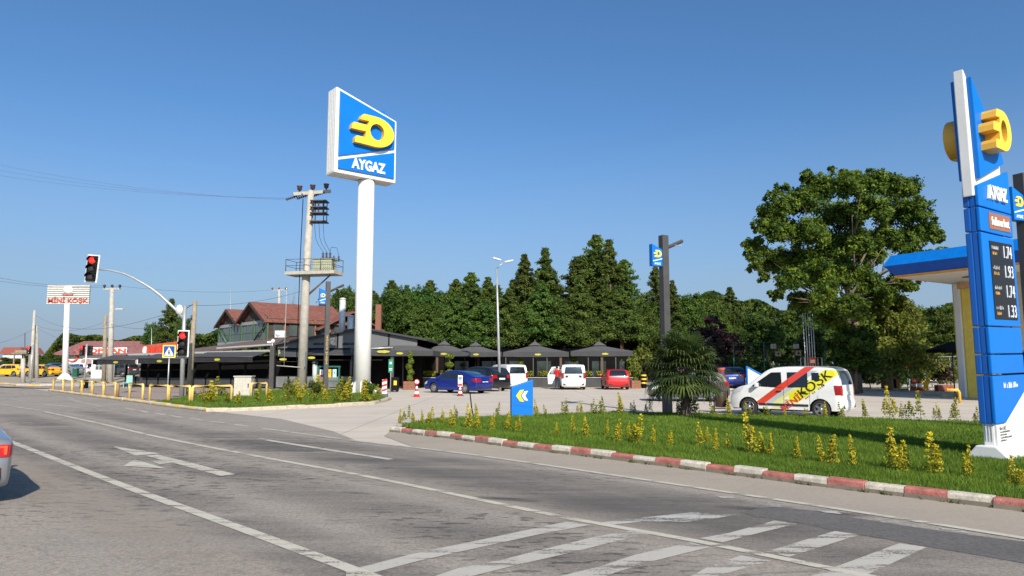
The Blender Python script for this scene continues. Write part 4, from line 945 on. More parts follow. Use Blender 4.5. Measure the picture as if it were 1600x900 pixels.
    # windscreen and rear window on the strip
    def toppatch(a, b, sa, sb, nm, mat, par, off=.007, s_lo=None):
        mb = MB(); vs = []; nu, nv = 14, 12
        for i in range(nu + 1):
            t = (a + (b - a) * i / nu) * 4; i_ = int(min(t, n - 2)); fr_ = t - i_; p = c.P[i_] * (1 - fr_) + c.P[i_ + 1] * fr_; nn = c.N[i_]
            yb = float(c.side(p[0] - nn[0] * rr, p[1] - nn[1] * rr)); s1 = sa + (sb - sa) * i / nu
            for j in range(nv + 1):
                s_ = (-1 + 2 * j / nv) * s1 if s_lo is None else s_lo + (s1 - s_lo) * j / nv
                d_ = np.interp(abs(s_), [0, .6, .86, .95, .985, 1], [0, 0, .02, .16, .5, 1]); cr = .035 * (1 - s_ * s_) + off
                vs.append((p[0] - nn[0] * rr * d_ + nn[0] * cr, s_ * yb, p[1] - nn[1] * rr * d_ + nn[1] * cr))
        fs = [(i * (nv + 1) + j, i * (nv + 1) + j + 1, (i + 1) * (nv + 1) + j + 1, (i + 1) * (nv + 1) + j) for i in range(nu) for j in range(nv)]
        mb.add(vs, fs, 0, True); return mb.build(nm, mat, par, fixn=False)
    toppatch(*S['shield'], 'windscreen', gm, r); toppatch(*S['rear'], 'rear_window', gm, r)
    for q in S['tail']:
        for sg in (1, -1):
            t = sidepatch(q, 'tail_light', m_tail if not taillit else MATS['tail_lit'], r, .01, sides=(sg,))
            zl, zh = q[0][1], q[3][1]
            idx = [i for i in range(len(c.raw)) if c.raw[i][0] < -1]; 
            ia = np.interp(zl, [c.raw[i][1] for i in idx], idx); ib = np.interp(zh, [c.raw[i][1] for i in idx], idx)
            toppatch(ia, ib, sg * .97, sg * .97, 'inner_lens', m_tail if not taillit else MATS['tail_lit'], t, .012, s_lo=sg * (.80 if kind not in ('suv', 'sedan', 'near') else .50))
    for q in S['head']:
        for sg in (1, -1): sidepatch(q, 'headlight', m_lampc, r, .012, sides=(sg,))
    # details
    for x in [v[0][0] - .045 for v in S['win'][:1]] + [S['win'][1][0][0] - .05]:
        for sg in (1, -1):
            mb = MB()
            z_ = np.linspace(S['sill'] + .08, S['belt'] + .0, 10)
            for i in range(9):
                ya, yb = float(c.side(x, z_[i])), float(c.side(x, z_[i + 1])); mb.add([(x - .006, sg * (ya + .003), z_[i]), (x + .006, sg * (ya + .003), z_[i]), (x + .006, sg * (yb + .003), z_[i + 1]), (x - .006, sg * (yb + .003), z_[i + 1])], [(0, 1, 2, 3)])
            mb.build('door_gap', m_trim, r, fixn=False)
    for x in (S['win'][0][0][0] + .12, S['win'][1][0][0] + .14):
        for sg in (1, -1):
            mb = MB(); mb.box((x, sg * (float(c.side(x, S['belt'] - .13)) + .015), S['belt'] - .13), (.17, .04, .035)); mb.build('door_handle', m_trim if kind in ('van', 'doblo') else pmat, r, bevel=.01)
    for sg in (1, -1):
        x = S['win'][0][1][0] - .22; mb = MB(); mb.box((x, sg * (S['W'] + .10), S['belt'] + .09), (.10, .20, .15)); mb.box((x + .02, sg * (S['W'] + .0), S['belt'] + .04), (.05, .14, .05)); mb.build('mirror', pmat if kind not in ('doblo',) else m_trim, r, bevel=.025)
    mb = MB(); mb.box((c.x0 - .012 + (.03 if kind == 'doblo' else 0), 0, S['plate_z']), (.03, .54, .115)); pl_ = mb.build('number_plate', m_plate, r, bevel=.004)
    v, f = text_raw({'van': '16 ADL 583'}.get(kind, '34 BKC 16'), 1, .002, width=.44, height=.07) if 0 else (None, None)
    mb = MB(); mb.box((c.x0 + .02, 0, .42), (.06, 2 * W * .84, .16)); mb.box((c.x1 - .02, 0, .38), (.06, 2 * W * .72, .14)); mb.build('bumper_insert', m_trim, r, bevel=.02)
    if kind in ('van', 'doblo', 'suv'):
        q = [(S['xr'] + RA + .03, .38), (S['xf'] - RA - .03, .38), (S['xf'] - RA - .03, .46), (S['xr'] + RA + .03, .46)]; [sidepatch(q, 'rubbing_strip', m_trim, r, .014, nu=16, sides=(sg,)) for sg in (1, -1)]
    # wheels
    def wheel():
        R_ = S['R']; wt = .2
        mb = MB(); mm = RX
        prof = [(R_ * .62, -wt / 2 + .01), (R_ * .66, -wt / 2), (R_ * .93, -wt / 2), (R_ * .99, -wt / 2 + .03), (R_, 0), (R_ * .99, wt / 2 - .03), (R_ * .93, wt / 2), (R_ * .66, wt / 2), (R_ * .62, wt / 2 - .01)]
        mb.lathe(prof, 28, mat=mm, cap=False); t_ = mb.build('wheel', m_tyre, r)
        mb = MB(); mb.lathe([(R_ * .63, wt / 2 - .02), (R_ * .66, wt / 2 + .006), (R_ * .60, wt / 2 + .004), (R_ * .57, wt / 2 - .05), (.001, wt / 2 - .07)], 28, 1, mat=mm, cap=False)
        ns = 5 if big or kind != 'sedan' else 10
        for q_ in range(ns):
            a_ = 2 * math.pi * q_ / ns; mb.prism([(.03, -.045), (R_ * .62, -.03), (R_ * .62, .03), (.03, .045)], .035, mat=mm @ Matrix.Rotation(a_, 4, 'Z') @ Matrix.Translation((0, 0, wt / 2 - .045)))
        mb.lathe([(.001, wt / 2), (.055, wt / 2), (.06, wt / 2 - .04)], 14, mat=mm)
        mb.lathe([(R_ * .66, wt / 2 - .01), (R_ * .655, wt / 2 + .008), (R_ * .60, wt / 2 + .004)], 28, 0, mat=mm, cap=False)
        rm = mb.build('rim', [rimm or m_rim, m_trim], t_, fixn=True); return t_
    w0 = wheel(); first = True
    for ax in (S['xr'], S['xf']):
        for sg in (-1, 1):
            wz = w0 if first else clone(w0, parent=r); first = False
            wz.location = (ax, sg * (S['W'] - .115), S['R']); wz.rotation_euler.z = 0 if sg < 0 else math.pi
    return r, c, body, sidepatch

m_graph = None
def graphics_mat(name, base, glassy=False):
    m = bpy.data.materials.new(name); m.use_nodes = True; n = m.node_tree; L = n.links; b = n.nodes['Principled BSDF']
    b.inputs['Roughness'].default_value = .07 if glassy else .32; b.inputs['Coat Weight'].default_value = .6; b.inputs['Coat Roughness'].default_value = .05
    tc = n.nodes.new('ShaderNodeTexCoord'); sp_ = n.nodes.new('ShaderNodeSeparateXYZ'); L.new(tc.outputs['Object'], sp_.inputs[0])
    def op(o, a, b_=None):
        q = n.nodes.new('ShaderNodeMath'); q.operation = o
        for i, t in enumerate((a, b_)):
            if t is None: continue
            if isinstance(t, (int, float)): q.inputs[i].default_value = t
            else: L.new(t, q.inputs[i])
        return q.outputs[0]
    X, Y, Z_ = sp_.outputs
    side = op('GREATER_THAN', Y, .55)
    # bands lean: u = x + k z  (front is +x)
    def band(k, lo, hi, zlo=-9, zhi=9):
        u = op('ADD', Z_, op('MULTIPLY', X, .73)); return op('MULTIPLY', op('MULTIPLY', op('GREATER_THAN', u, lo), op('LESS_THAN', u, hi)), op('MULTIPLY', side, op('MULTIPLY', op('GREATER_THAN', Z_, zlo), op('LESS_THAN', Z_, zhi))))
    def mix(f, a, c):
        q = n.nodes.new('ShaderNodeMix'); q.data_type = 'RGBA'; L.new(f, q.inputs[0])
        for i, t in ((6, a), (7, c)):
            if isinstance(t, tuple): q.inputs[i].default_value = (*t, 1)
            else: L.new(t, q.inputs[i])
        return q.outputs[2]
    c = base
    c = mix(band(1.12, .55 + .5, 1.05 + .5, .44, 1.9), c, (.62, .06, .03)) if 0 else c
    red = band(1.16, .93, 1.19, .40, 2.)
    c = mix(red, c, (.60, .055, .03))
    if not glassy:
        g = band(1.16, .74, .93, .45, 1.62); c = mix(g, c, (.42, .45, .48))
        rear_ = op('LESS_THAN', X, -.22); yl = op('MULTIPLY', band(1.16, .13, .60, .50, 1.64), rear_); yg = op('MULTIPLY', band(1.16, .60, .74, .46, 1.0), op('GREATER_THAN', X, -1.0))
        c = mix(yl, c, (.72, .66, .01)); c = mix(yg, c, (.60, .62, .22))
        c = mix(op('MULTIPLY', band(1.16, .2, .6, .26, .62), op('SUBTRACT', 1.0, rear_)), c, (.62, .62, .34))
    L.new(c, b.inputs['Base Color'])
    MATS[name] = m; return m
graphics_mat('glass_graphics', (.012, .016, .02), True)
mg = graphics_mat('paint_graphics', (.72, .72, .70))
a_, b_ = G(1166.7, 648.5), G(1286.7, 654); hd = (a_ - b_).normalized(); ctr = (a_ + b_) / 2
nrm = Vector((-hd.y, hd.x, 0)); ctr = ctr - nrm * .80
V1, c1, body1, _ = build_car('van', ctr, hd, mg, 'white van with red and yellow lettering bands parked in front of the grass island', 'van', graphics=True, name='parked_van', big=True)
def side_text(t, x, z, wd, ht, ang, mat, par, c, bold=.0, off=.014):
    v, f = text_raw(t, 1, .002, bold=bold, width=wd, height=ht, res=6)
    bm = bmesh.new(); vv = [bm.verts.new((q.x, q.y, 0)) for q in v if 1]
    ca, sa = math.cos(ang), math.sin(ang); out = []
    for q in v:
        X_ = x - (q.x * ca - q.y * sa); Z_ = z + (q.x * sa + q.y * ca); out.append((X_, float(c.side(X_, Z_)) + off + (q.z * .5), Z_))
    bm.free(); mb = MB(); mb.add(out, f); return mb.build('lettering', mat, par, fixn=False)
side_text('MİNİ', -.27, .53, .80, .30, .64, M('vinyl_red', (.55, .03, .05), .4), body1, c1, .012)
side_text('KÖŞK', -1.12, 1.17, 1.26, .47, .64, M('vinyl_black', (.012, .012, .012), .4), body1, c1, .0)
side_text('ııı ıı ıııı', -1.12, .90, .8, .06, .64, M('vinyl_ochre', (.45, .30, .05), .5), body1, c1, .0)
P_white = paint('white', (.76, .76, .74)); P_blue = paint('blue', (.004, .022, .22), .35); P_black = paint('black', (.008, .009, .014), .3)
P_red = paint('red', (.50, .004, .006)); P_grey = paint('taupe', (.060, .049, .041), .0, .4); P_silver = paint('silver', (.27, .29, .31), .4, .3); P_taxi = paint('taxi', (.85, .42, .008)); P_dgrey = paint('dark_grey', (.10, .105, .115), .5)
P_dblue = paint('navy', (.01, .02, .06), .4)
def place(kind, px, py, h, mat, label, dx=0, cat='car', **k):
    p = G(px, py); return build_car(kind, (p.x + dx, p.y), Vector((h[0], h[1], 0)).normalized(), mat, label, cat, **k)
GR = 'cars parked on the forecourt'
a_, b_ = G(676, 613.5), G(729, 615.5); h = Vector((-.80, .60, 0)); n_ = Vector((-.60, -.80, 0)); ctr = (G(702, 614.5)) - n_ * .82
ctr.y = ctr.y + 0; build_car('sedan', ctr, h, P_blue, 'dark blue sedan parked at an angle behind the traffic cones', 'car', GR)
build_car('suv', (gx(770, 51.5).x - .9, 51.5), (-.70, .71), P_black, 'black people carrier parked between the blue sedan and a white van', 'car', GR)
build_car('doblo', (gx(797, 56.5).x - .4, 56.5), (-.45, .89), P_white, 'white van seen from the rear beside the black people carrier', 'van', GR, name='parked_van')
VD, cD, bD, _ = build_car('doblo', (gx(895.5, 53).x + .1, 55.1), (.03, 1), P_white, 'white panel van with its left front door open and a person beside it', 'van', GR, name='parked_van')
m_g2 = M('white_door_fill', (.74, .74, .72), .35, coat=.5, var=.02)
build_car('hatch', (gx(963.5, 53).x + .15, 55.0), (.0, 1), P_red, 'bright red hatchback parked in front of the rightmost black parasol', 'car', GR)
p = G(1082, 628); build_car('hatch', (p.x, p.y + 1.0), (-.99, .12), P_grey, 'brownish grey hatchback half hidden behind the palm', 'car', GR)
build_car('suv', (gx(1154, 52).x, 54.5), (.14, .99), P_blue, 'shiny blue off-roader seen from behind by the green fence', 'car', GR)
build_car('van', (gx(1262, 32).x - .5, 31.6), (-.9, .43), P_white, 'plain white van hidden behind the lettered van', 'van', GR, name='parked_van')
# open door of the panel van
mb = MB(); mb.prism([(0, .35), (.95, .35), (1.0, 1.05), (.62, 1.68), (.0, 1.72)], .05, mat=Matrix.Translation((1.15, .93, 0)) @ Matrix.Rotation(math.radians(112), 4, 'Z') @ Matrix.Rotation(math.pi / 2, 4, 'X'))
dr = mb.build('open_door', P_white, VD, bevel=.015)
mb = MB(); mb.prism([(.08, 1.08), (.9, 1.08), (.60, 1.62), (.08, 1.65)], .056, mat=Matrix.Translation((1.15, .93, 0)) @ Matrix.Rotation(math.radians(112), 4, 'Z') @ Matrix.Translation((0, -.0, 0)) @ Matrix.Rotation(math.pi / 2, 4, 'X')); mb.build('door_window', m_glass, dr)
mb = MB()
for sg in (-1, 1):
    mb.box((-2.2, sg * .3, 1.5), (.02, .5, .38)) if 0 else None
mb.box((-2.17, 0, 1.0), (.012, .02, 1.25)); mb.box((-2.165, .0, .98), (.03, 1.2, .17)); mb.build('rear_door_trim', m_trim, VD)
# near silver car cut by the left edge: its rear right corner shows
M('tail_lit', (.42, .012, .006), .2, coat=.6)
hN = Vector((-.72, .69, 0)); rN = Vector((.69, .72, 0)); crn = Vector((-6.54, 9.42, 0))
SPECS['near'] = dict(SPECS['sedan']); SPECS['near']['prof'] = [(-2.2, .24), (-2.28, .32), (-2.31, .48), (-2.30, .62), (-2.25, .79), (-2.17, .84), (-1.95, .88), (-1.5, .97), (-1.05, 1.16), (-.6, 1.28), (-.1, 1.30), (.25, 1.27), (.6, 1.20)] + SPECS['sedan']['prof'][13:]
SPECS['near']['tail'] = [[(-2.29, .62), (-2.04, .68), (-2.06, .77), (-2.24, .77)]]; SPECS['near']['belt'] = .84; SPECS['near']['sill'] = .27; SPECS['near']['win'] = [[(.02, .86), (.9, .88), (.42, 1.14), (.06, 1.17)], [(-.85, .87), (-.06, .86), (-.02, 1.17), (-.66, 1.17)]]
ctr = crn + hN * 2.28 - rN * .84
NC, cN, bN, sp2 = build_car('near', ctr, hN, P_silver, 'silver hatchback with lit tail light leaving the picture at the left edge', 'car', name='passing_car', taillit=True, big=True)
mb = MB(); mb.box((-2.318, -.50, .46), (.03, .5, .035)); mb.build('reflector', m_tail, NC, bevel=.01)
mb = MB(); mb.box((-2.275, -.50, .33), (.04, .34, .07)); mb.build('exhaust_trim', m_gal, NC, bevel=.02)
M('tail_glow', (1., .06, .02), .4, emit=1.0)
mb = MB(); mb.box((-2.285, -.60, .752), (.03, .42, .022)); mb.box((-2.308, -.79, .70), (.02, .03, .09)); mb.build('lit_strip', MATS['tail_glow'], NC)
# far left cars
FL = 'cars parked at the far left junction'
def far(kind, px, Y, h, mat, label, **k):
    p = gx(px, Y); build_car(kind, (p.x, p.y), Vector((h[0], h[1], 0)).normalized(), mat, label, z_off=rise(p.x, p.y), group=FL, **k)
far('hatch', 16, 90, (-1, .15), P_taxi, 'yellow taxi at the far left, nearest the picture edge')
far('sedan', 66, 90, (-1, .3), P_taxi, 'yellow taxi directly behind the concrete twin pole')
far('hatch', 12, 99, (-1, .1), P_white, 'white car behind the leftmost yellow taxi')
far('suv', 84, 103, (-.7, .7), P_dblue, 'dark blue off-roader between a taxi and the white billboard pole')
far('sedan', 104, 97, (-1, .3), P_silver, 'silver car right behind the white billboard pole')
far('suv', 122, 105, (-1, .2), P_white, 'pale off-roader left of the white kiosk')
far('suv', 184, 88, (-1, .2), P_dgrey, 'dark grey off-roader parked behind the concrete lamp pole')
far('hatch', 214, 92, (-1, .2), P_silver, 'pale grey car under the far end of the restaurant awning')
# ---------------------------------------------------------------- restaurant
m_fas = M('fascia_grey', (.115, .12, .125), .55, var=.06, scale=1)
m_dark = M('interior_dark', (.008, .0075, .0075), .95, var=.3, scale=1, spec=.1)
m_awn = M('awning_fabric', (.05, .05, .054), .9, var=.12, scale=2)
m_awn2 = M('awning_valance', (.042, .042, .046), .8, var=.12, scale=2)
m_badge = M('badge_yellow', (.42, .38, .03), .7)
m_panelg = M('railing_glass', (.14, .145, .14), .25, var=.2, scale=2, coat=.3)
m_roofb = M('brown_roof', (.13, .085, .065), .8, var=.3, scale=3, bump=.3, bscale=20)
m_tile = None
m_upglass2 = M('terrace_glass', (.03, .04, .035), .08, var=.4, scale=1.5, coat=.5)
def tile_mat(name, col):
    m = M(name, col, .8, var=.25, scale=2.5); n = m.node_tree; L = n.links; b = n.nodes['Principled BSDF']
    tc = n.nodes.new('ShaderNodeTexCoord'); wv = n.nodes.new('ShaderNodeTexWave'); wv.inputs['Scale'].default_value = 1.3; wv.wave_type = 'BANDS'; wv.bands_direction = 'DIAGONAL'; L.new(tc.outputs['Object'], wv.inputs[0])
    bp = n.nodes.new('ShaderNodeBump'); bp.inputs['Strength'].default_value = .8; bp.inputs['Distance'].default_value = .06; L.new(wv.outputs[0], bp.inputs['Height']); L.new(bp.outputs[0], b.inputs['Normal']); return m
m_tile = tile_mat('roof_tile', (.19, .068, .047)); m_maroon = tile_mat('maroon_roof', (.24, .10, .09))
RC = gx(424, 54); RL = gx(196, 60.5)
R = thing('restaurant', RC, 'long low dark restaurant with black awnings and a wide grey gabled front', 'restaurant')
W3 = lambda px, py, Y: V(px, py, Y) - RC
def quadp(name, P, mat, par, thick=.06, up=None):
    """a plate through four corners given thickness along its normal"""
    P = [Vector(q) for q in P]; n_ = (P[1] - P[0]).cross(P[2] - P[0]).normalized() * thick
    mb = MB(); k = len(P); mb.add([p for p in P] + [p + n_ for p in P], [tuple(range(k)), tuple(range(k, 2 * k))[::-1]] + [(i, (i + 1) % k, k + (i + 1) % k, k + i) for i in range(k)])
    return mb.build(name, mat, par)
# dark interior mass
YF = 56.
gr = [gx(424, 55.2), gx(655, 55.2)]
P = [W3(424, 540, 57.3), ]
mb = MB(); xr = (gx(655, 57).x - RC.x)
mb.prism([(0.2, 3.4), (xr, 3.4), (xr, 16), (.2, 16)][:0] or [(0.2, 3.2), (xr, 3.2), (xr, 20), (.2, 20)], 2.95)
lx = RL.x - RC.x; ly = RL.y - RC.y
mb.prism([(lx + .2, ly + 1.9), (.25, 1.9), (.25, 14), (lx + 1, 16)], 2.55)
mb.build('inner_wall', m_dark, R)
# front right: low railing panels, posts, fascia gable, awning
YR = 55.4
zf = W3(500, 544.5, YR).z; zl = W3(430, 537, YR).z; za = W3(566, 513.5, YR).z; zr_ = W3(650, 528, YR).z
xa = W3(566, 544, YR).x; xl = .0; xrr = W3(652, 544, YR).x; y_ = YR - RC.y
mb = MB(); mb.prism([(xl, zf), (xrr, zf), (xrr, zr_), (xa, za), (xl, zl)], .12, mat=Matrix.Translation((0, y_, 0)) @ RX); fas = mb.build('fascia', m_fas, R)
for px in (528, 470):
    q = W3(px, 540, YR); zt_ = zl + (za - zl) * (q.x - xl) / (xa - xl)
    mb = MB(); mb.box((q.x, y_ - .15, (zf + zt_) / 2), (.13, .05, zt_ - zf)); mb.build('fascia_joint', m_blk, fas)
q = W3(645, 540, YR); mb = MB(); mb.box((W3(608, 540, YR).x, y_ - .15, (zf + za - .3) / 2), (.1, .05, za - zf - .3)); mb.build('fascia_joint', m_blk, fas)
mb = MB(); mb.box(((xl + xrr) / 2, y_ - .16, zf - .04), (xrr - xl, .1, .14)); mb.build('beam', m_blk, R)
for px in (502, 547.5):
    q = W3(px, 537.5, YR); v, f = text_raw('MİNİ KÖŞK', 1, .02, bold=.03, width=1.15, height=.25); mb = MB(); mb.add(v, f, 0, mat=Matrix.Translation((q.x, y_ - .13, q.z)) @ RX); mb.build('lettering', m_blk, fas, fixn=False)
# low pitched roof of that front
zt = .12
mb = MB(); yb = 18
A = Vector((xl - .4, y_ - .5, zl - .02)); Bm = Vector((xa, y_ - .5, za + .12)); Cc = Vector((xrr + .8, y_ - .5, zr_ - .1)); dv = Vector((0, yb, 0))
for a_, b_ in ((A, Bm), (Bm, Cc)):
    o_ = len(mb.v); mb.add([a_, b_, b_ + dv, a_ + dv] + [q - Vector((0, 0, .14)) for q in (a_, b_, b_ + dv, a_ + dv)], [(0, 1, 2, 3), (7, 6, 5, 4), (0, 4, 5, 1), (1, 5, 6, 2), (2, 6, 7, 3), (3, 7, 4, 0)])
mb.build('roof', m_awn2, R)
def awning(par, a, b, zt_, zb_, out, val, nrm, badge=.5, rib=True, name='awning'):
    """fabric slope from a-b on the wall out along nrm, with a straight valance and a small badge"""
    a, b = Vector(a), Vector(b); o_ = Vector(nrm) * out
    A0 = a + Vector((0, 0, zt_ - a.z)); B0 = b + Vector((0, 0, zt_ - b.z)); A1 = Vector((a.x + o_.x, a.y + o_.y, zb_ + val)); B1 = Vector((b.x + o_.x, b.y + o_.y, zb_ + val))
    mb = MB(); n = 10; vs = []
    for i in range(n + 1):
        t = i / n; p = A0.lerp(B0, t); q = A1.lerp(B1, t); sag = -.05 * math.sin(math.pi * ((i % 5) / 5))
        vs += [p, p.lerp(q, .5) + Vector((0, 0, sag)), q, q - Vector((0, 0, val))]
    fs = [(4 * i + j, 4 * i + 4 + j, 4 * i + 5 + j, 4 * i + 1 + j) for i in range(n) for j in range(3)]
    mb.add(vs, fs, 0, False); mb.add([v + Vector((0, 0, -.02)) for v in vs], fs, 0)
    aw = mb.build(name, [m_awn], par, fixn=False)
    mb = MB(); mb.tube([A1 + Vector((0, 0, .02)), B1 + Vector((0, 0, .02))], .04, 6)
    for t in (.06, .94): mb.tube([A0.lerp(B0, t) - Vector((0, 0, .12)), A1.lerp(B1, t)], .03, 6)
    mb.build('awning_arm', m_gal if 0 else m_dk, aw)
    c = A1.lerp(B1, badge) - Vector((0, 0, val * .55)) + Vector(nrm) * .02; tx = (B1 - A1).normalized()
    v, f = shape_raw([[(.27 * math.cos(2 * math.pi * k / 16) * (1.1 if k % 4 else .95), .09 * math.sin(2 * math.pi * k / 16)) for k in range(16)]], .02)
    mb = MB(); mb.add(v, f, 0, mat=frame(c, tx, (0, 0, 1))); mb.build('badge', m_badge, aw, fixn=False)
    return aw
za_ = zf - .1
for (p0, p1, bd) in ((444, 487, .2), (489, 556, .1), (558, 604, .5)):
    a_ = W3(p0, 545, YR); b_ = W3(p1, 545, YR); awning(R, (a_.x, y_ - .2, 0), (b_.x, y_ - .2, 0), za_, 2.22 if p0 > 487 else 2.1, 1.3, .35, (0, -1, 0), bd)
aw = [W3(300, 0, 1)]
# front left: awnings on the receding wall
dl = Vector((lx, ly, 0)); nl = Vector((ly, -lx, 0)).normalized(); nl = nl if nl.y < 0 else -nl
for t0, t1, zt_, zb_, bd in ((.02, .42, 2.85, 2.08, .55), (.44, .78, 2.75, 1.98, .55), (.80, 1.12, 2.65, 1.9, .45)):
    awning(R, dl * t0, dl * t1, zt_, zb_, 1.7, .35, nl, bd)
quadp('awning_box', [dl * 0 + Vector((0, 0, 2.8)), dl * 1.0 + Vector((0, 0, 2.62)), dl * 1.0 + Vector((0, 0, 2.78)), Vector((0, 0, 3.0))], M('box_pale', (.35, .34, .33), .5), R, .14)
mb = MB()
for k in range(7):
    p = dl * (k / 6); mb.box((p.x, p.y, 1.35), (.14, .14, 2.7))
mb.build('column', m_blk, R)
# panels between the columns
def railing(par, a, b, n, zb_, zt_, name='railing_panel', mat=None):
    a, b = Vector(a), Vector(b)
    for i in range(n):
        p = a.lerp(b, (i + .04) / n); q = a.lerp(b, (i + .96) / n); tx = (q - p)
        m4 = frame(((p + q) / 2) + Vector((0, 0, (zb_ + zt_) / 2)), tx, (0, 0, 1)); mb = MB(); mb.box((0, 0, 0), (tx.length, zt_ - zb_, .03), mat=m4); pn_ = mb.build(name, mat or m_panelg, par)
        mb = MB(); L_ = tx.length; h_ = zt_ - zb_
        for sx in (-1, 1): mb.box((sx * L_ / 2, 0, 0), (.05, h_ + .1, .06), mat=m4)
        for sy in (-1, 1): mb.box((0, sy * h_ / 2, 0), (L_, .05, .055), mat=m4)
        mb.build('panel_frame', m_blk, pn_)
railing(R, dl * .0 + nl * .1, dl * 1.0 + nl * .1, 12, .15, .82, mat=M('dark_panel', (.05, .05, .052), .5))
railing(R, Vector((.3, -.1, 0)), Vector((W3(553, 600, 54).x, -.1, 0)), 6, .15, 1.0)
mb = MB(); mb.box((0.05, -.15, 1.65), (.34, .3, 3.3)); crn_ = mb.build('corner_column', m_dk, R)
mb = MB(); mb.tube([(.05, -.3, 3.25), (.05, -.3, 3.75)], .05, 8); mb.lathe([(.12, 3.5), (.14, 3.7), (.02, 3.78)], 12, mat=Matrix.Translation((.1, -.3, 0))); mb.box((-.15, -.35, 3.55), (.3, .12, .12)); mb.build('camera_cluster', m_ltr, R)
# brown roof over the left wing
quadp('brown_roof', [W3(240, 557, 60.5), W3(432, 536.5, 54.6), W3(452, 525, 64), W3(300, 545, 70)], m_roofb, R, -.12)
quadp('left_roof', [W3(176, 562, 62.5), W3(300, 552, 58), W3(300, 546, 68), W3(190, 556, 72)], m_awn, R, -.12)
quadp('roof_strip', [W3(339, 545, 56.8), W3(424, 539.5, 54.4), W3(424, 537, 54.4), W3(339, 543, 56.8)], M('strip_silver', (.36, .36, .37), .5), R, .05)
# upper storey
C0 = V(417, 560, 66) - RC; C0.z = 0; C1 = V(342, 560, 76) - RC; C1.z = 0
ez = (V(417, 497, 66) - RC).z; bz = (V(417, 529, 66) - RC).z - .4; u = (C1 - C0).normalized(); wl = (C1 - C0).length; wv_ = Vector((-u.y, u.x, 0)); wv_ = -wv_ if wv_.y < 0 else wv_
wv_ = Vector((.757, .65, 0)); DR = 8.2
m_wdk = M('wood_dark', (.06, .035, .025), .8, var=.3, scale=4); m_grn = M('green_paint', (.06, .12, .06), .6, dirt=.3); m_upglass = M('upper_glass', (.07, .085, .08), .15, var=.3, scale=.8, coat=.4); m_fr = M('frame_grey', (.3, .32, .3), .6)
mb = MB(); q = [C0, C1, C1 + wv_ * DR, C0 + wv_ * DR]; mb.add([p + Vector((0, 0, bz)) for p in q] + [p + Vector((0, 0, ez)) for p in q], [(0, 1, 2, 3), (4, 5, 6, 7), (0, 1, 5, 4), (1, 2, 6, 5), (2, 3, 7, 6), (3, 0, 4, 7)])
ups = mb.build('upper_wall', m_wdk, R)
nf = Vector((u.y, -u.x, 0)); nf = nf if nf.dot(wv_) < 0 else -nf
f4 = frame(C0 + nf * .06 + Vector((0, 0, bz)), -u, (0, 0, 1))
H_ = ez - bz; 
def upq(x0, x1, z0, z1, mt, nm, par, t=.05, o=0.):
    mb = MB(); m4 = frame(C1 + nf * (.05 + o) + Vector((0, 0, bz)), -u, (0, 0, 1)); mb.box(((x0 + x1) / 2, (z0 + z1) / 2, 0), (x1 - x0, z1 - z0, t), mat=m4); return mb.build(nm, mt, par)
nb = 4
for i in range(nb):
    x0 = wl * i / nb + .25; x1 = wl * (i + 1) / nb - .15
    w_ = upq(x0, x1, .35, H_ - .45, m_upglass, 'window', ups)
    for j in range(1, 3): upq(x0 + (x1 - x0) * j / 3 - .03, x0 + (x1 - x0) * j / 3 + .03, .35, H_ - .45, m_grn, 'mullion', w_, .05, .03)
    upq(x0, x1, H_ * .45, H_ * .45 + .05, m_grn, 'mullion', w_, .05, .033)
for i in range(nb + 1): upq(wl * i / nb - .15, wl * i / nb + .22, .0, H_, m_grn, 'post', ups, .12, .05)
upq(0, wl, 0, .32, m_fr, 'sill_board', ups, .2, .06); upq(0, wl, H_ - .45, H_ - .15, m_fr, 'head_board', ups, .16, .03)
for sgn_, x0 in ((1, .3), (-1, wl - .3)):
    mb = MB(); m4 = frame(C1 + nf * .22 + Vector((0, 0, bz)), -u, (0, 0, 1)); mb.tube([m4 @ Vector((x0, .9 * H_ - .3, 0)), m4 @ Vector((x0 + sgn_ * 2.4, .3, 0))], .09, 5); mb.build('brace', m_grn, ups)
# side wall bays
f5 = frame(C0 - Vector((0, 0, 0)) + Vector((0, 0, bz)), wv_, (0, 0, 1))
for i in range(5):
    mb = MB(); mb.box((.9 + i * 1.55, H_ * .55, .06), (.9, H_ * .5, .05), mat=f5); w_ = mb.build('window', m_upglass, ups)
    mb = MB(); mb.box((.9 + i * 1.55, H_ * .83, .08), (1.1, .1, .08), mat=f5); mb.box((.9 + i * 1.55 + .62, H_ * .5, .08), (.14, H_, .1), mat=f5); mb.build('frame', M('wood_mid', (.2, .12, .08), .8), w_)
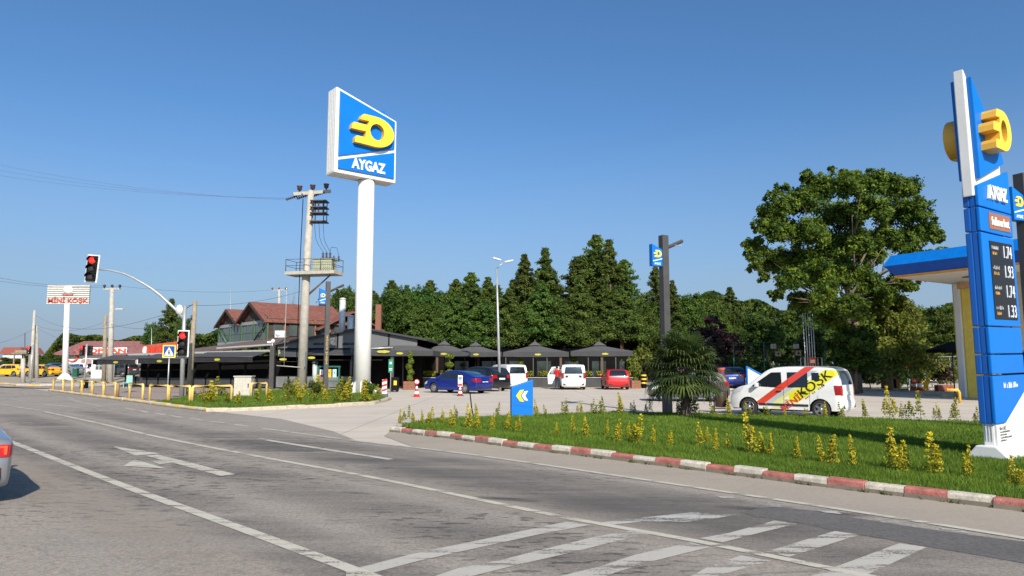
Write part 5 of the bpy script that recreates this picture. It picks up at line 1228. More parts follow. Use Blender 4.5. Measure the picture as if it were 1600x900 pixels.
# saw-tooth gables: two on the front, ridge lines running back
m_tl = m_tile
def gable(a, b, hz, back, ov=.5, name='roof_gable'):
    """roof over front edge a-b (at eave height) with ridge height hz, running back"""
    m_ = (a + b) / 2; o_ = nf * ov; ex = (b - a).normalized() * .35
    A_ = a - ex + o_; B_ = b + ex + o_; M_ = m_ + o_ + Vector((0, 0, hz)); A_ = A_ - Vector((0, 0, .25)); B_ = B_ - Vector((0, 0, .25))
    bk = wv_ * (back + ov)
    t = Vector((0, 0, .16))
    mb = MB()
    for p, q in ((A_, M_), (M_, B_)):
        vs = [p, q, q + bk, p + bk, p - t, q - t, q + bk - t, p + bk - t]
        mb.add(vs, [(0, 1, 2, 3), (7, 6, 5, 4), (0, 4, 5, 1), (1, 5, 6, 2), (2, 6, 7, 3), (3, 7, 4, 0)])
    g_ = mb.build(name, m_tl, ups)
    mb = MB()
    for p, q in ((A_, M_), (M_, B_)):
        p2, q2_ = p + nf * .03 - Vector((0, 0, .04)), q + nf * .03 - Vector((0, 0, .04)); mb.add([p2, q2_, q2_ - t * 1.6, p2 - t * 1.6, p2 + nf * .05, q2_ + nf * .05, q2_ - t * 1.6 + nf * .05, p2 - t * 1.6 + nf * .05], [(0, 1, 2, 3), (4, 5, 6, 7), (0, 4, 5, 1), (3, 7, 6, 2), (0, 4, 7, 3), (1, 5, 6, 2)])
    mb.build('bargeboard', m_wdk, g_)
    a2, b2 = a + nf * .02, b + nf * .02; mb = MB(); mb.add([a2, b2, (a2 + b2) / 2 + Vector((0, 0, hz - .2)), a2 - nf * .1, b2 - nf * .1, (a2 + b2) / 2 - nf * .1 + Vector((0, 0, hz - .2))], [(0, 1, 2), (3, 4, 5), (0, 1, 4, 3), (1, 2, 5, 4), (2, 0, 3, 5)]); mb.build('gable_board', m_wdk, g_)
E0 = C0 + Vector((0, 0, ez)); E1 = C1 + Vector((0, 0, ez)); Em = E0.lerp(E1, .54)
gable(E1, Em, 1.45, DR); gable(Em, E0, 1.75, DR)
# cross gable at the right end
k0 = C0 + wv_ * 5.2; k1 = C0 + wv_ * 11.5
mb = MB(); q = [k0, k1, k1 + u * 8, k0 + u * 8]; mb.add([p + Vector((0, 0, bz)) for p in q] + [p + Vector((0, 0, ez - .5)) for p in q], [(0, 1, 2, 3), (4, 5, 6, 7), (0, 1, 5, 4), (1, 2, 6, 5), (2, 3, 7, 6), (3, 0, 4, 7)]); mb.build('upper_wall', m_wdk, R)
k0 = k0 + Vector((0, 0, ez - .6)); k1 = k1 + Vector((0, 0, ez - .6)); km = (k0 + k1) / 2 + Vector((0, 0, 1.6)); o_ = -u * .8; t = Vector((0, 0, .15)); mb = MB()
for p, q in ((k0 - wv_ * .6 - t * 2, km), (km, k1 + wv_ * .6 - t * 2)):
    p, q = p + o_, q + o_; vs = [p, q, q + u * 9, p + u * 9, p - t, q - t, q + u * 9 - t, p + u * 9 - t]
    mb.add(vs, [(0, 1, 2, 3), (7, 6, 5, 4), (0, 4, 5, 1), (1, 5, 6, 2), (2, 6, 7, 3), (3, 7, 4, 0)])
mb.build('roof_gable', m_tl, R)
mb = MB(); q = W3(438, 522, 62.5); mb.box(q, (.85, .35, .6)); mb.lathe([(.001, 0), (.22, 0), (.22, .02), (.001, .02)], 16, mat=Matrix.Translation(q + Vector((-.15, -.18, 0))) @ RX); mb.build('air_conditioner', M('ac_white', (.6, .6, .58), .5), R)
# chimneys
for px, py, wd in ((535.5, 467, .27), (548, 494, .27)):
    q = W3(px, py, 62); mb = MB(); mb.tube([(q.x, q.y, 3.5), (q.x, q.y, q.z)], wd, 16); mb.lathe([(wd + .03, q.z - .05), (wd + .03, q.z + .04), (.02, q.z + .12)], 16, mat=Matrix.Translation((q.x, q.y, 0))); mb.build('metal_flue', M('flue_steel', (.52, .52, .51), .5, metal=.15, var=.15), R)
q = W3(592, 476, 66); mb = MB(); mb.box((q.x, q.y, (q.z + 3.6) / 2), (.5, .5, q.z - 3.6)); mb.build('brick_chimney', M('brick', (.22, .09, .055), .9, var=.25, scale=8), R)
# side hall to the right of the gable: dark lean-to behind the parasols
mb = MB(); x0 = xrr; x1 = W3(1000, 560, 66).x
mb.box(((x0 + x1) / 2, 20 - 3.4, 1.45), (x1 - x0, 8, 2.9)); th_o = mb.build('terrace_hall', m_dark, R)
for k in range(15):
    x = x0 + (x1 - x0) * (k + .3) / 15; mb = MB(); mb.box((x, 20 - 7.46, 1.3), (.10 if k % 3 else .22, .08, 2.5)); mb.build('door_frame', M('frame_brown', (.10, .06, .035), .7) if k % 3 == 0 else m_dk, th_o)
    if k % 2: mb = MB(); mb.box((x + 1.0, 20 - 7.44, 1.45), (1.3, .04, 1.5)); mb.build('window', m_upglass2, th_o)
# red banner board on the left wing
A = V(222.7, 556.8, 61.5); Bq = V(284, 554, 59.5); b = Vector((A.x, A.y, A.z))
r = thing('banner_board', b, 'red banner board with a white oval emblem on the roof edge of the restaurant', 'sign'); e = Bq - A; h_ = V(222.7, 540, 61.5).z - A.z; h2 = V(284, 532.5, 59.5).z - Bq.z
e.z = Bq.z - A.z
quadp('board', [Vector(), e, e + Vector((0, 0, h2)), Vector((0, 0, h_))], M('banner_red', (.45, .09, .045), .7, var=.25, scale=3), r, .08)
ex = Vector((e.x, e.y, 0)).normalized(); L_ = e.length
for k, (t, w__) in enumerate([(.2, .3), (.28, .12), (.34, .3), (.43, .12), (.52, .34), (.62, .34), (.72, .34), (.82, .34), (.92, .3)]):
    p = e * t + Vector((0, 0, (h_ + (h2 - h_) * t) * .5)) + Vector((0, -.1, 0)); mb = MB(); mb.box((0, 0, 0), (w__, (h_ + (h2 - h_) * t) * .55, .03), mat=frame(p, ex, (0, 0, 1))); mb.build('letter_block', M('letter_bright_red', (.62, .035, .015), .6), r)
mb = MB(); p = e * .08 + Vector((0, -.1, h_ * .5)); mb.lathe([(.001, 0), (.27, 0), (.27, .03), (.001, .03)], 20, mat=Matrix.Translation(p) @ Matrix.Diagonal((.9, 1, 1.35, 1)) @ RX); mb.build('emblem', m_ltr, r)

# screen wall behind the parasols
Ys = 74.
a = gx(640, Ys); r = thing('screen_wall', a, 'tall black netting screen behind the parasols with pale gaps below', 'screen wall')
z1 = V(700, 525.5, Ys).z; z0 = V(700, 541, Ys).z; L_ = gx(985, Ys).x - a.x
npan = 9
for k in range(npan):
    x0 = L_ * k / npan; x1 = L_ * (k + 1) / npan; sag = .15
    mb = MB(); vs = []; nn = 6
    for i in range(nn + 1):
        x = x0 + (x1 - x0) * i / nn; s_ = math.sin(math.pi * i / nn)
        vs += [(x, .02, z1 - .12 * s_), (x, .06 * s_, (z0 + z1) / 2), (x, .02, z0 - (.9 if k < 3 else .2) + .25 * s_ * (k % 2))]
    mb.add(vs, [(3 * i + j, 3 * i + 3 + j, 3 * i + 4 + j, 3 * i + 1 + j) for i in range(nn) for j in range(2)]); mb.build('netting', m_blk, r, fixn=False)
    mb = MB(); mb.tube([(x0, 0, 0), (x0, 0, z1 + .1)], .07, 6); mb.build('post', m_dk if k % 2 else M('post_wood', (.22, .12, .08), .8), r)
mb = MB(); mb.tube([(0, -.05, z1 + .02), (L_, -.05, z1 + .02)], .04, 5); mb.build('top_rail', m_dk, r)
for k, (pa, pb, pc, pd) in enumerate([(768, 800, 550, 536), (803, 845, 548, 536), (868, 905, 552, 540), (908, 937, 556, 543)]):
    p = V(pa, pc, Ys + 1) - a; q = V(pb, pc, Ys + 1) - a; t0 = V(pa, pd + 5, Ys + 1).z; t1 = V(pb, pd, Ys + 1).z
    quadp('pale_sheet', [(p.x, 1, .5), (q.x, 1, .5), (q.x, 1, t1), (p.x, 1, t0)], M('pale_sheet', (.38, .40, .43), .7, var=.3, scale=1.2), r, .05)

# parasols
m_par = M('parasol_fabric', (.085, .08, .078), .85, var=.1, scale=2)
def parasol(loc, wd, apex, edge, label, badges=((0, -1),)):
    r = thing('parasol', loc, label, 'parasol', 'black square parasols over the terrace')
    h = wd / 2; c = .42; mb = MB()
    ring = lambda s, z: [(-s, -s, z), (0, -s, z + .02), (s, -s, z), (s, 0, z + .02), (s, s, z), (0, s, z + .02), (-s, s, z), (-s, 0, z + .02)]
    zc_ = apex - .42
    rows = [ring(c, zc_ - .02), [(p[0], p[1], p[2] - .03) for p in ring((c + h) / 2, (zc_ + edge) / 2)], ring(h, edge)]
    vs = sum(rows, []); fs = [(i * 8 + k, i * 8 + (k + 1) % 8, i * 8 + 8 + (k + 1) % 8, i * 8 + 8 + k) for i in range(2) for k in range(8)]
    mb.add(vs, fs); cn = mb.build('canopy', m_par, r, fixn=False)
    mb = MB(); vs = ring(c + .12, zc_ + .03) + [(0, 0, apex)]; mb.add(vs, [(k, (k + 1) % 8, 8) for k in range(8)]); mb.lathe([(.04, apex - .03), (.05, apex + .08), (.01, apex + .14)], 8); mb.build('top_vent', m_par, r, fixn=False)
    mb = MB(); o1 = ring(h, edge); vs = o1 + [(p[0] * 1.0, p[1] * 1.0, edge - .38 - .03 * (k % 2)) for k, p in enumerate(o1)]; mb.add(vs, [(k, (k + 1) % 8, 8 + (k + 1) % 8, 8 + k) for k in range(8)]); mb.build('valance', m_awn2, cn, fixn=False)
    mb = MB(); mb.tube([(0, 0, 0), (0, 0, apex - .1)], .05, 8); mb.lathe([(.4, 0), (.4, .1), (.08, .14)], 12); mb.build('pole', m_dk, r)
    mb = MB()
    for p in ring(h, edge): mb.tube([(p[0] * .98, p[1] * .98, p[2] - .02), (0, 0, zc_ - .02)], .018, 4)
    mb.build('ribs', m_dk, cn)
    for dx, dy in badges:
        v, f = shape_raw([[(.27 * math.cos(2 * math.pi * k / 14), .09 * math.sin(2 * math.pi * k / 14) * (1 if k % 2 else .8)) for k in range(14)]], .02)
        mb = MB(); mb.add(v, f, 0, mat=frame((dx * (h + .02) + (0 if dx else .15), dy * (h + .02), edge - .2), (1, 0, 0) if dy else (0, 1, 0), (0, 0, 1))); mb.build('badge', m_badge, cn, fixn=False)
    return r
for (pc, pw, pa, pe, Y, lb) in [(629, 108, 527, 549, 56.5, 'leftmost black parasol, partly behind the big white sign pole'), (694, 84, 532, 550, 61.5, 'second black parasol from the left, behind the cone with the round sign'),
                             (743, 84, 534, 551, 64, 'third black parasol from the left, above the blue sedan'), (836, 101, 533, 551, 60.5, 'fourth black parasol from the left, right of the slim street lamp'),
                             (937, 100, 533, 550, 60.5, 'rightmost black parasol, behind the red hatchback')]:
    p = gx(pc, Y); parasol(p, pw * Y / F * .97, V(pc, pa, Y).z, V(pc, pe, Y).z, lb)

# terrace front: low dark wall with rail and yellow planting boxes
r = thing('terrace_wall', gx(600, 60), 'low dark terrace wall with a bright rail in front of the parasols', 'wall'); o_ = gx(600, 60)
x1 = gx(990, 60).x - o_.x
mb = MB(); mb.box((x1 / 2, -.6, .40), (x1, .25, .80)); mb.build('wall_panel', M('terrace_dark', (.035, .036, .04), .6, var=.2, scale=2), r)
mb = MB(); mb.box((x1 / 2, -.78, .80), (x1, .05, .05)); mb.build('rail', m_gal, r)
# canopy-pergola front corner left of the parasols
r = thing('terrace_porch', gx(612, 54), 'flat black porch frame with a pale front edge beside the white sign pole', 'porch'); o_ = gx(612, 54)
A = V(583, 546, 54.) - o_; Bq = V(614, 543, 54.) - o_
mb = MB(); mb.tube([A + Vector((-1.2, 0, -.0)), Bq], .07, 6); mb.build('front_edge', m_gal, r)
mb = MB(); mb.box((Bq.x - 1.6, .1, Bq.z - .28), (3.2, .06, .42)); pv = mb.build('valance', m_awn2, r)
mb = MB(); mb.box((.0, .1, Bq.z / 2), (.24, .24, Bq.z)); mb.box((-3.1, .1, Bq.z / 2), (.16, .2, Bq.z)); mb.build('column', m_dk, r)
v, f = shape_raw([[(.5 * math.cos(2 * math.pi * k / 14), .12 * math.sin(2 * math.pi * k / 14) * (1 if k % 2 else .75)) for k in range(14)]], .02)
mb = MB(); mb.add(v, f, 0, mat=frame(V(599, 549.5, 53.8) - o_ + Vector((0, -.05, 0)), (1, 0, 0), (0, 0, 1))); mb.build('badge', m_badge, pv, fixn=False)

# ---------------------------------------------------------------- station canopy
CZ = 6.6
c0 = V(1398, 431, (CZ - H) * F / 140); c0 = PL(1398, 431, Vector((0, 0, CZ)), Vector((0, 0, 1)))
c1 = PL(1600, 409, Vector((0, 0, CZ)), Vector((0, 0, 1))); uu = (c1 - c0).normalized(); uu = Vector((uu.x, uu.y, 0)).normalized(); vv = Vector((-uu.y, uu.x, 0)); vv = vv if vv.x > 0 else -vv
R = thing('station_canopy', Vector((c0.x, c0.y, 0)), 'blue edged flat canopy of the filling station on a yellow and white column', 'canopy')
LU, LV = 16., 11.
def cc(a, b, z): return uu * a + vv * b + Vector((0, 0, z))
# fascia section: soffit edge -> lower blue -> fold -> upper slope
secp = [(0, 0), (-.28, .42), (-.42, .52), (-.10, 1.10), (.6, 1.15)]
mb = MB()
path = [(0, 0, -1, -1), (LU, 0, 1, -1), (LU, LV, 1, 1), (0, LV, -1, 1)]
def ringp(o_, z): return [cc(a + sa * -o_ * 1, b + sb * -o_ * 1, CZ + z) for a, b, sa, sb in path]
rows = [ringp(o_, z) for o_, z in secp]
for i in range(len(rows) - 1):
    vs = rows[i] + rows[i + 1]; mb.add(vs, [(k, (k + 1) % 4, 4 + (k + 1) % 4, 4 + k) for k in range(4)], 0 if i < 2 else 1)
mb.add(rows[-1], [(0, 1, 2, 3)], 1)
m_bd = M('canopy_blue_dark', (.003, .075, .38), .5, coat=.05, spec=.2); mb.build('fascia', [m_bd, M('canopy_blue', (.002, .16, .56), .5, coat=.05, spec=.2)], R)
mb = MB(); rows = [ringp(-.0, -.12), ringp(-.02, .0)]; mb.add(rows[0] + rows[1], [(k, (k + 1) % 4, 4 + (k + 1) % 4, 4 + k) for k in range(4)]); mb.build('orange_edge', M('edge_orange', (.75, .32, .02), .5), R)
mb = MB(); mb.add(ringp(-.03, -.10), [(0, 1, 2, 3)]); sf = mb.build('soffit', M('soffit', (.62, .60, .55), .6, var=.04), R)
for k in range(3):
    mb = MB(); mb.box(cc(2.5 + 4 * k, 3, CZ - .13), (.9, .5, .05)); mb.build('recessed_lamp', M('recess_dark', (.12, .12, .11), .5), sf)
mb = MB(); p = cc(.9, 8.9 if 0 else 5.2, CZ - .3); mb.box(p, (.5, .35, .38)); mb.build('hanging_box', M('box_tan', (.5, .3, .16), .6), R)
cb = G(1511, 620.5); q = cb - Vector((c0.x, c0.y, 0)); ang = math.atan2(uu.y, uu.x)
mb = MB(); mb.box((q.x, q.y, CZ / 2 - .05), (.5, 1.1, CZ - .1), mat=None); 
M_ = Matrix.Translation((q.x, q.y, 0)) @ Matrix.Rotation(math.radians(8), 4, 'Z')
mb = MB(); mb.box((-.36, -.2, CZ / 2 - .06), (.14, .4, CZ - .12), mat=M_); mb.build('column', m_white, R)
mb = MB(); mb.box((.24, -.1, CZ / 2 - .06), (1.04, .7, CZ - .12), mat=M_); mb.build('column_cladding', M('column_yellow', (.68, .52, .05), .45, coat=.2), R)
# pump banner with vertical lettering
bp_ = gx(1600, 36); r = thing('pump_banner', bp_, 'beige column with black vertical lettering behind the price totem', 'column', rz=math.radians(-20))
mb = MB(); mb.box((0, 0, 3.25), (1.5, .6, 6.5)); bb = mb.build('column', M('beige_panel', (.42, .36, .27), .6), r)
mb = MB(); mb.box((0, -.02, 1.2), (1.56, .66, 2.5)); mb.build('black_plinth', m_blk, r)
v, f = text_raw('proforce', 1, .01, bold=.02, width=3.1, height=.66); mb = MB(); mb.add(v, f, 0, mat=Matrix.Translation((-.28, -.31, 4.0)) @ RX @ Matrix.Rotation(math.pi / 2, 4, 'Z')); mb.build('lettering', m_blk, bb, fixn=False)

# ---------------------------------------------------------------- far left buildings
YB = 125.; o_ = gx(90, YB); o_.z = .45
R = thing('wholesale_shop', o_, 'white wholesale shop with a maroon roof and red TOPTAN lettering', 'shop')
wl = gx(214, YB).x - o_.x; ze = V(100, 554, YB).z - o_.z; zr = V(100, 533, YB + 5).z - o_.z
mb = MB(); mb.box((wl / 2, 5, ze / 2), (wl, 10, ze)); wall = mb.build('wall', M('shop_white', (.62, .61, .58), .7, dirt=.2), R)
mb = MB(); q = [(-1.2, -1, ze - .1), (wl + 1.2, -1, ze - .1), (wl + 1.2, 11, ze - .1), (-1.2, 11, ze - .1), (1.2, 5, zr), (wl - 1, 5, zr)]; mb.add(q, [(0, 1, 5, 4), (1, 2, 5), (2, 3, 4, 5), (3, 0, 4), (0, 3, 2, 1)]); mb.build('roof', m_maroon, R)
def shop(px0, px1, py0, py1, mt, nm, dy=-.05, par=None):
    a = V(px0, py1, YB) - o_; b_ = V(px1, py0, YB) - o_; mb = MB(); mb.box(((a.x + b_.x) / 2, dy, (a.z + b_.z) / 2), (b_.x - a.x, .1, b_.z - a.z)); return mb.build(nm, mt, par or wall)
sb = shop(131, 199, 543, 561, m_ltr, 'sign_board', -.1)
v, f = text_raw('TOPTAN', 1, .03, bold=.05, width=(GX(198, YB) - GX(128, YB)).x, height=.85); q = V(163, 548, YB) - o_; mb = MB(); mb.add(v, f, 0, mat=Matrix.Translation((q.x, -.18, q.z)) @ RX); mb.build('lettering', M('toptan_red', (.62, .08, .04), .6), sb, fixn=False)
scr_ = MB(); rr_ = random.Random(4)
for row in range(2):
    x = (V(134, 555, YB) - o_).x
    for k in range(22):
        w_ = rr_.uniform(.12, .3); z = (V(150, 555 + row * 3.2, YB) - o_).z; scr_.box((x + w_ / 2, -.17, z), (w_, .02, .14)); x += w_ + rr_.choice((.06, .1, .25))
scr_.build('small_print', M('print_soft', (.35, .36, .38), .7), sb)
q = V(114, 554, YB) - o_; pts = [(1.0 * math.cos(t), 1.0 * math.sin(t)) for t in np.linspace(-2.4, 1.5, 22)]; mb = MB(); mb.tube([(q.x + a_, -.12, q.z - .2 + b_) for a_, b_ in pts], [.03 + .14 * math.sin(math.pi * k / 21) for k in range(22)], 6); mb.build('emblem_arc', M('toptan_red', ()), wall)
mb = MB(); p = [(-1.6, -.5), (-1.0, .1), (-.7, .6), (-.5, .25), (.4, .35), (.9, .0), (.5, -.1)]; mb.tube([(q.x + a_, -.14, q.z - .1 + b_) for a_, b_ in p], .09, 5); mb.build('emblem_bird', m_blk, wall)
shop(128, 214, 562, 568, M('brick_band', (.35, .2, .16), .8, var=.3, scale=4), 'awning_band', -.2); shop(90, 128, 567, 572, M('band_grey', (.4, .4, .38), .7), 'cornice')
for px in (150, 166, 182): shop(px, px + 10, 570, 582, m_upglass, 'window')
p = gx(153, 84); p.z = .3; r = thing('kiosk', p, 'small white kiosk with one barred window beside the wooden pole', 'kiosk')
s_ = 84 / F; mb = MB(); mb.prism([(-.95, 0), (.95, 0), (.95, 2.05), (-.95, 2.2)], 1.8, mat=Matrix.Translation((0, 1.8, 0)) @ RX) if 0 else mb.box((0, .9, 1.1), (1.75, 1.8, 2.2)); bw = mb.build('walls', m_white, r, bevel=.02)
mb = MB(); mb.box((0, .9, 2.24), (1.95, 2.0, .1)); mb.build('roof', M('kiosk_roof', (.5, .5, .48), .6), r)
mb = MB(); mb.box((.05, -.01, 1.45), (.85, .04, .9)); wn = mb.build('window', m_upglass, bw)
mb = MB(); mb.box((.05, -.04, 1.45), (.85, .03, .04)); mb.box((.05, -.04, 1.45), (.04, .03, .9)); mb.build('window_bars', m_ltr, wn)
p = gx(117.5, 88); p.z = .35; r = thing('green_bin', p, 'dark green upright bin between the billboard pole and the kiosk', 'bin'); mb = MB(); mb.box((0, 0, .5), (.55, .5, 1.0)); mb.build('body', M('bin_green', (.01, .09, .05), .5), r, bevel=.04); mb = MB(); mb.box((0, 0, 1.04), (.6, .55, .1)); mb.build('lid', M('bin_green', ()), r, bevel=.03)
# stone hut, wooden shelter, little red roof
p = gx(15, 135); p.z = .45; r = thing('stone_shed', p, 'low rough stone shed at the far left edge', 'shed'); mb = MB(); mb.box((0, 3, 1.3), (9, 6, 2.6)); mb.build('wall', M('rough_stone', (.28, .23, .17), .9, var=.4, scale=1.5, bump=.8, bscale=4), r); mb = MB(); mb.box((0, 3, 2.65), (9.6, 6.6, .15)); mb.build('roof', m_roofb, r)
p = gx(18, 160); p.z = .45; r = thing('red_roof_house', p, 'small house with a bright red roof at the far left', 'house'); mb = MB(); mb.box((0, 3, 2), (4.5, 6, 4)); mb.build('wall', m_white, r); mb = MB(); mb.prism([(-3, 3.9), (3, 3.9), (1.8, 5.4), (-1.8, 5.4)], 7, mat=Matrix.Translation((0, 6.5, 0)) @ RX); mb.build('roof', M('roof_bright', (.24, .07, .05), .7), r)
p = gx(38, 95); p.z = .4; r = thing('wooden_shelter', p, 'small weathered wooden shelter with a flat roof left of the twin concrete pole', 'shelter')
mb = MB(); mb.box((0, 0, 3.0), (2.6, 2.0, .12)); mb.box((0, -.6, 3.25), (2.0, .4, .3)); mb.build('roof', m_wood, r)
for sx in (-1, 1):
    for sy in (-.8, .8): mb = MB(); mb.box((sx, sy, 1.5), (.14, .14, 3)); mb.build('post', m_wood, r)
mb = MB(); mb.box((0, .8, 1.2), (2.0, .06, 1.9)); mb.build('back_boards', M('shelter_dark', (.08, .07, .06), .8), r)
# ---------------------------------------------------------------- vegetation
def leaf_quads(P, size, r, out=None, up=0., aspect=.55, tri=False):
    """leaf-shaped quads at points P; out = preferred normals"""
    n = len(P); d = r.normal(size=(n, 3))
    if out is not None: d = d * .8 + out * 1.0
    d[:, 2] += up; d /= np.linalg.norm(d, axis=1)[:, None]
    a = np.cross(d, r.normal(size=(n, 3))); a /= np.linalg.norm(a, axis=1)[:, None] + 1e-9; b = np.cross(d, a)
    s = (size * r.uniform(.6, 1.35, n))[:, None]
    V_ = np.stack([P - a * s, P + b * s * aspect - d * s * .12, P + a * s, P - b * s * aspect - d * s * .12], 1)
    return V_.reshape(-1, 3), np.arange(4 * n).reshape(n, 4)
m_bark = M('bark', (.15, .11, .08), .95, var=.3, scale=6, bump=.6, bscale=25)
m_bark2 = M('bark_pale', (.27, .22, .16), .95, var=.3, scale=5, bump=.5, bscale=25)
lm = dict(conifer=leaf_mat('leaf_conifer', (.025, .055, .013), (.155, .215, .036), .38, objvar=.22),
          dark=leaf_mat('leaf_dark', (.016, .048, .010), (.11, .19, .024), .35, objvar=.2),
          mid=leaf_mat('leaf_mid', (.028, .065, .012), (.145, .205, .028), .4, objvar=.2),
          big=leaf_mat('leaf_big', (.028, .070, .010), (.20, .27, .028), .42),
          oliv=leaf_mat('leaf_olive', (.07, .085, .012), (.22, .23, .035), .38, objvar=.15),
          purple=leaf_mat('leaf_purple', (.03, .012, .016), (.085, .04, .04), .3),
          brown=leaf_mat('leaf_brown', (.05, .035, .02), (.13, .09, .05), .3),
          euon=leaf_mat('leaf_euonymus', (.13, .16, .015), (.72, .58, .03), .3),
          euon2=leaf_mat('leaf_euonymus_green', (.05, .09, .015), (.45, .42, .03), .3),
          top=leaf_mat('leaf_topiary', (.05, .09, .012), (.22, .26, .03), .3),
          palm=leaf_mat('leaf_palm', (.014, .032, .009), (.105, .14, .03), .2, .5), skirt=leaf_mat('leaf_skirt', (.05, .04, .02), (.14, .11, .05), .2))
def crown_broad(name, seed, R, H_, z0, n, mat, leaf=.22, lobes=16, asp=1., sub=26, flat=.0, lobelist=None, lr=(.30, .5)):
    r = np.random.default_rng(seed); C = []
    if lobelist is None:
        for i in range(lobes):
            d = r.normal(size=3); d /= np.linalg.norm(d); rad = r.uniform(.35, .78)
            c = d * rad * np.array([R, R * asp, H_ / 2]); c[2] += z0 + H_ / 2; C.append((c, r.uniform(*lr) * R))
        C.append((np.array([0, 0, z0 + H_ * .5]), .5 * R))
    else: C = [(np.array(c), q) for c, q in lobelist]
    vol = np.array([q ** 2 for _, q in C]); vol /= vol.sum(); PP = []; OO = []; TT = []
    for (c, q), w_ in zip(C, vol):
        ns = max(6, int(sub * len(C) * w_)); d = r.normal(size=(ns, 3)); d /= np.linalg.norm(d, axis=1)[:, None]; d[:, 2] = np.where(d[:, 2] < -.75, -d[:, 2] * .6, d[:, 2])
        sc_ = c + d * q * r.uniform(.5, 1.2, ns)[:, None] * np.array([1, 1, .95]); tt = r.normal(0, .17, ns)
        m_ = int(n * w_ / ns) + 1
        p = np.repeat(sc_, m_, 0) + r.normal(0, q * .15, (ns * m_, 3)) * np.array([1, 1, .9]); PP.append(p); OO.append(np.repeat(d, m_, 0)); TT.append(np.repeat(tt, m_))
    P = np.concatenate(PP); O_ = np.concatenate(OO); T_ = np.concatenate(TT)
    V_, F_ = leaf_quads(P, leaf, r, O_, .35, .6); tone = np.clip(.42 + T_ * 1.3 + r.normal(0, .22, len(P)), 0, 1)
    return tone_mesh(name, V_, F_, tone, mat), C
def crown_conifer(name, seed, R, H_, z0, n, mat, leaf=.2, droop=.25, power=.85, nb=150, ragged=.3):
    r = np.random.default_rng(seed); PP = []; TT = []; DD = []
    for i in range(nb):
        t = r.random() ** 1.15; z = z0 + t * (H_ - z0); L_ = R * (1 - t) ** power * r.uniform(1 - ragged, 1 + ragged * .6) + .12; a = r.uniform(0, 2 * np.pi)
        d = np.array([np.cos(a), np.sin(a), 0]); m_ = max(10, int(n / nb * (L_ / R * 1.5 + .25))); s = r.random(m_) ** .6 * L_
        p = np.stack([d[0] * s, d[1] * s, z + s * .42 - droop * s * s / max(L_, .3)], 1) + r.normal(0, 1, (m_, 3)) * np.array([.16, .16, .13]) * (.3 + s / R)[:, None] * R * .38
        PP.append(p); TT.append(np.full(m_, r.normal(0, .16)) + (s / L_ - .5) * .15); DD.append(np.repeat((d + np.array([0, 0, .5]))[None], m_, 0))
    m_ = n // 30; p = np.stack([r.normal(0, .05, m_) * R, r.normal(0, .05, m_) * R, r.uniform(H_ * .8, H_ * 1.02, m_)], 1); PP.append(p); TT.append(np.zeros(m_)); DD.append(np.zeros((m_, 3)))
    P = np.concatenate(PP); T_ = np.concatenate(TT); D_ = np.concatenate(DD); V_, F_ = leaf_quads(P, leaf, r, D_ * .6, .2, .42)
    return tone_mesh(name, V_, F_, np.clip(.45 + T_ + r.normal(0, .18, len(P)), 0, 1), mat)
def trunk_mesh(name, h, r0, bend=.3, limbs=None, mat=None, seed=1, r1=.35):
    r = random.Random(seed); mb = MB(); pts = [Vector((0, 0, -.1))]
    for k in range(1, 7): pts.append(Vector((bend * math.sin(k * .9) * k / 6, bend * math.cos(k * 1.3) * k / 8, h * k / 6)))
    mb.tube(pts, [r0 * (1 + .35 * (k == 0)) * (1 - (1 - r1) * k / 6) for k in range(7)], 10)
    for tgt, z in (limbs or []):
        s = pts[0].lerp(pts[-1], z); t = Vector(tgt); q = [s, s.lerp(t, .35) + Vector((r.uniform(-.3, .3), r.uniform(-.3, .3), .1 * (t - s).length * .5)), s.lerp(t, .7) + Vector((r.uniform(-.3, .3), 0, .3)), t]
        w_ = r0 * .42 * (1 - z * .4); mb.tube(q, [w_, w_ * .7, w_ * .42, w_ * .15], 7)
        for j in range(3):
            s2 = q[1].lerp(q[2], r.random()); t2 = t + Vector((r.uniform(-1.4, 1.4), r.uniform(-1.4, 1.4), r.uniform(-.8, 1.4))); mb.tube([s2, s2.lerp(t2, .5) + Vector((0, 0, .15)), t2], [w_ * .34, w_ * .22, w_ * .06], 5)
    o = mb.build(name, mat or m_bark); me = o.data; bpy.data.objects.remove(o); return me
def tree(name, loc, crown, trunk, label, group=None, s=1., sz=None, rz=0., shift=None):
    r = thing(name, loc, label, 'tree', group, rz=rz); r.scale = (s, s, sz or s)
    for nm, me in (('trunk', trunk), ('crown', crown)):
        o = bpy.data.objects.new(nm, me); COL.objects.link(o); o.parent = r
    return r
# prototypes: heights about 10 m
CON = [crown_conifer('crown', 11 + k, 2.5, 10, .9, 40000, lm['conifer'], .115, nb=300, ragged=.5, power=pw) for k, pw in enumerate((.62, .8, .55))]
TCON = trunk_mesh('trunk', 8.5, .2, .05, seed=2)
BRO = [crown_broad('crown', 31 + k, 2.9, 8.2, 1.6, 30000, m_, .13, lobes=17, sub=34)[0] for k, m_ in enumerate((lm['dark'], lm['mid'], lm['mid'], lm['dark']))]
TBRO = trunk_mesh('trunk', 6.5, .2, .3, seed=3, limbs=[((1.5, .5, 6.5), .5), ((-1.4, -.4, 6.8), .55), ((.3, 1.3, 7.6), .7), ((-.2, -1.2, 6), .45)])
OLI = [crown_broad('crown', 51, 2.4, 7.2, 2.2, 9000, lm['oliv'], .16, lobes=13, lr=(.25, .42))[0]]
BUSH = [crown_broad('crown', 61 + k, 1.6, 2.8, .1, 5000, m_, .13, lobes=9)[0] for k, m_ in enumerate((lm['mid'], lm['dark'], lm['oliv']))]
TB = trunk_mesh('trunk', 1.6, .08, .1, seed=5)
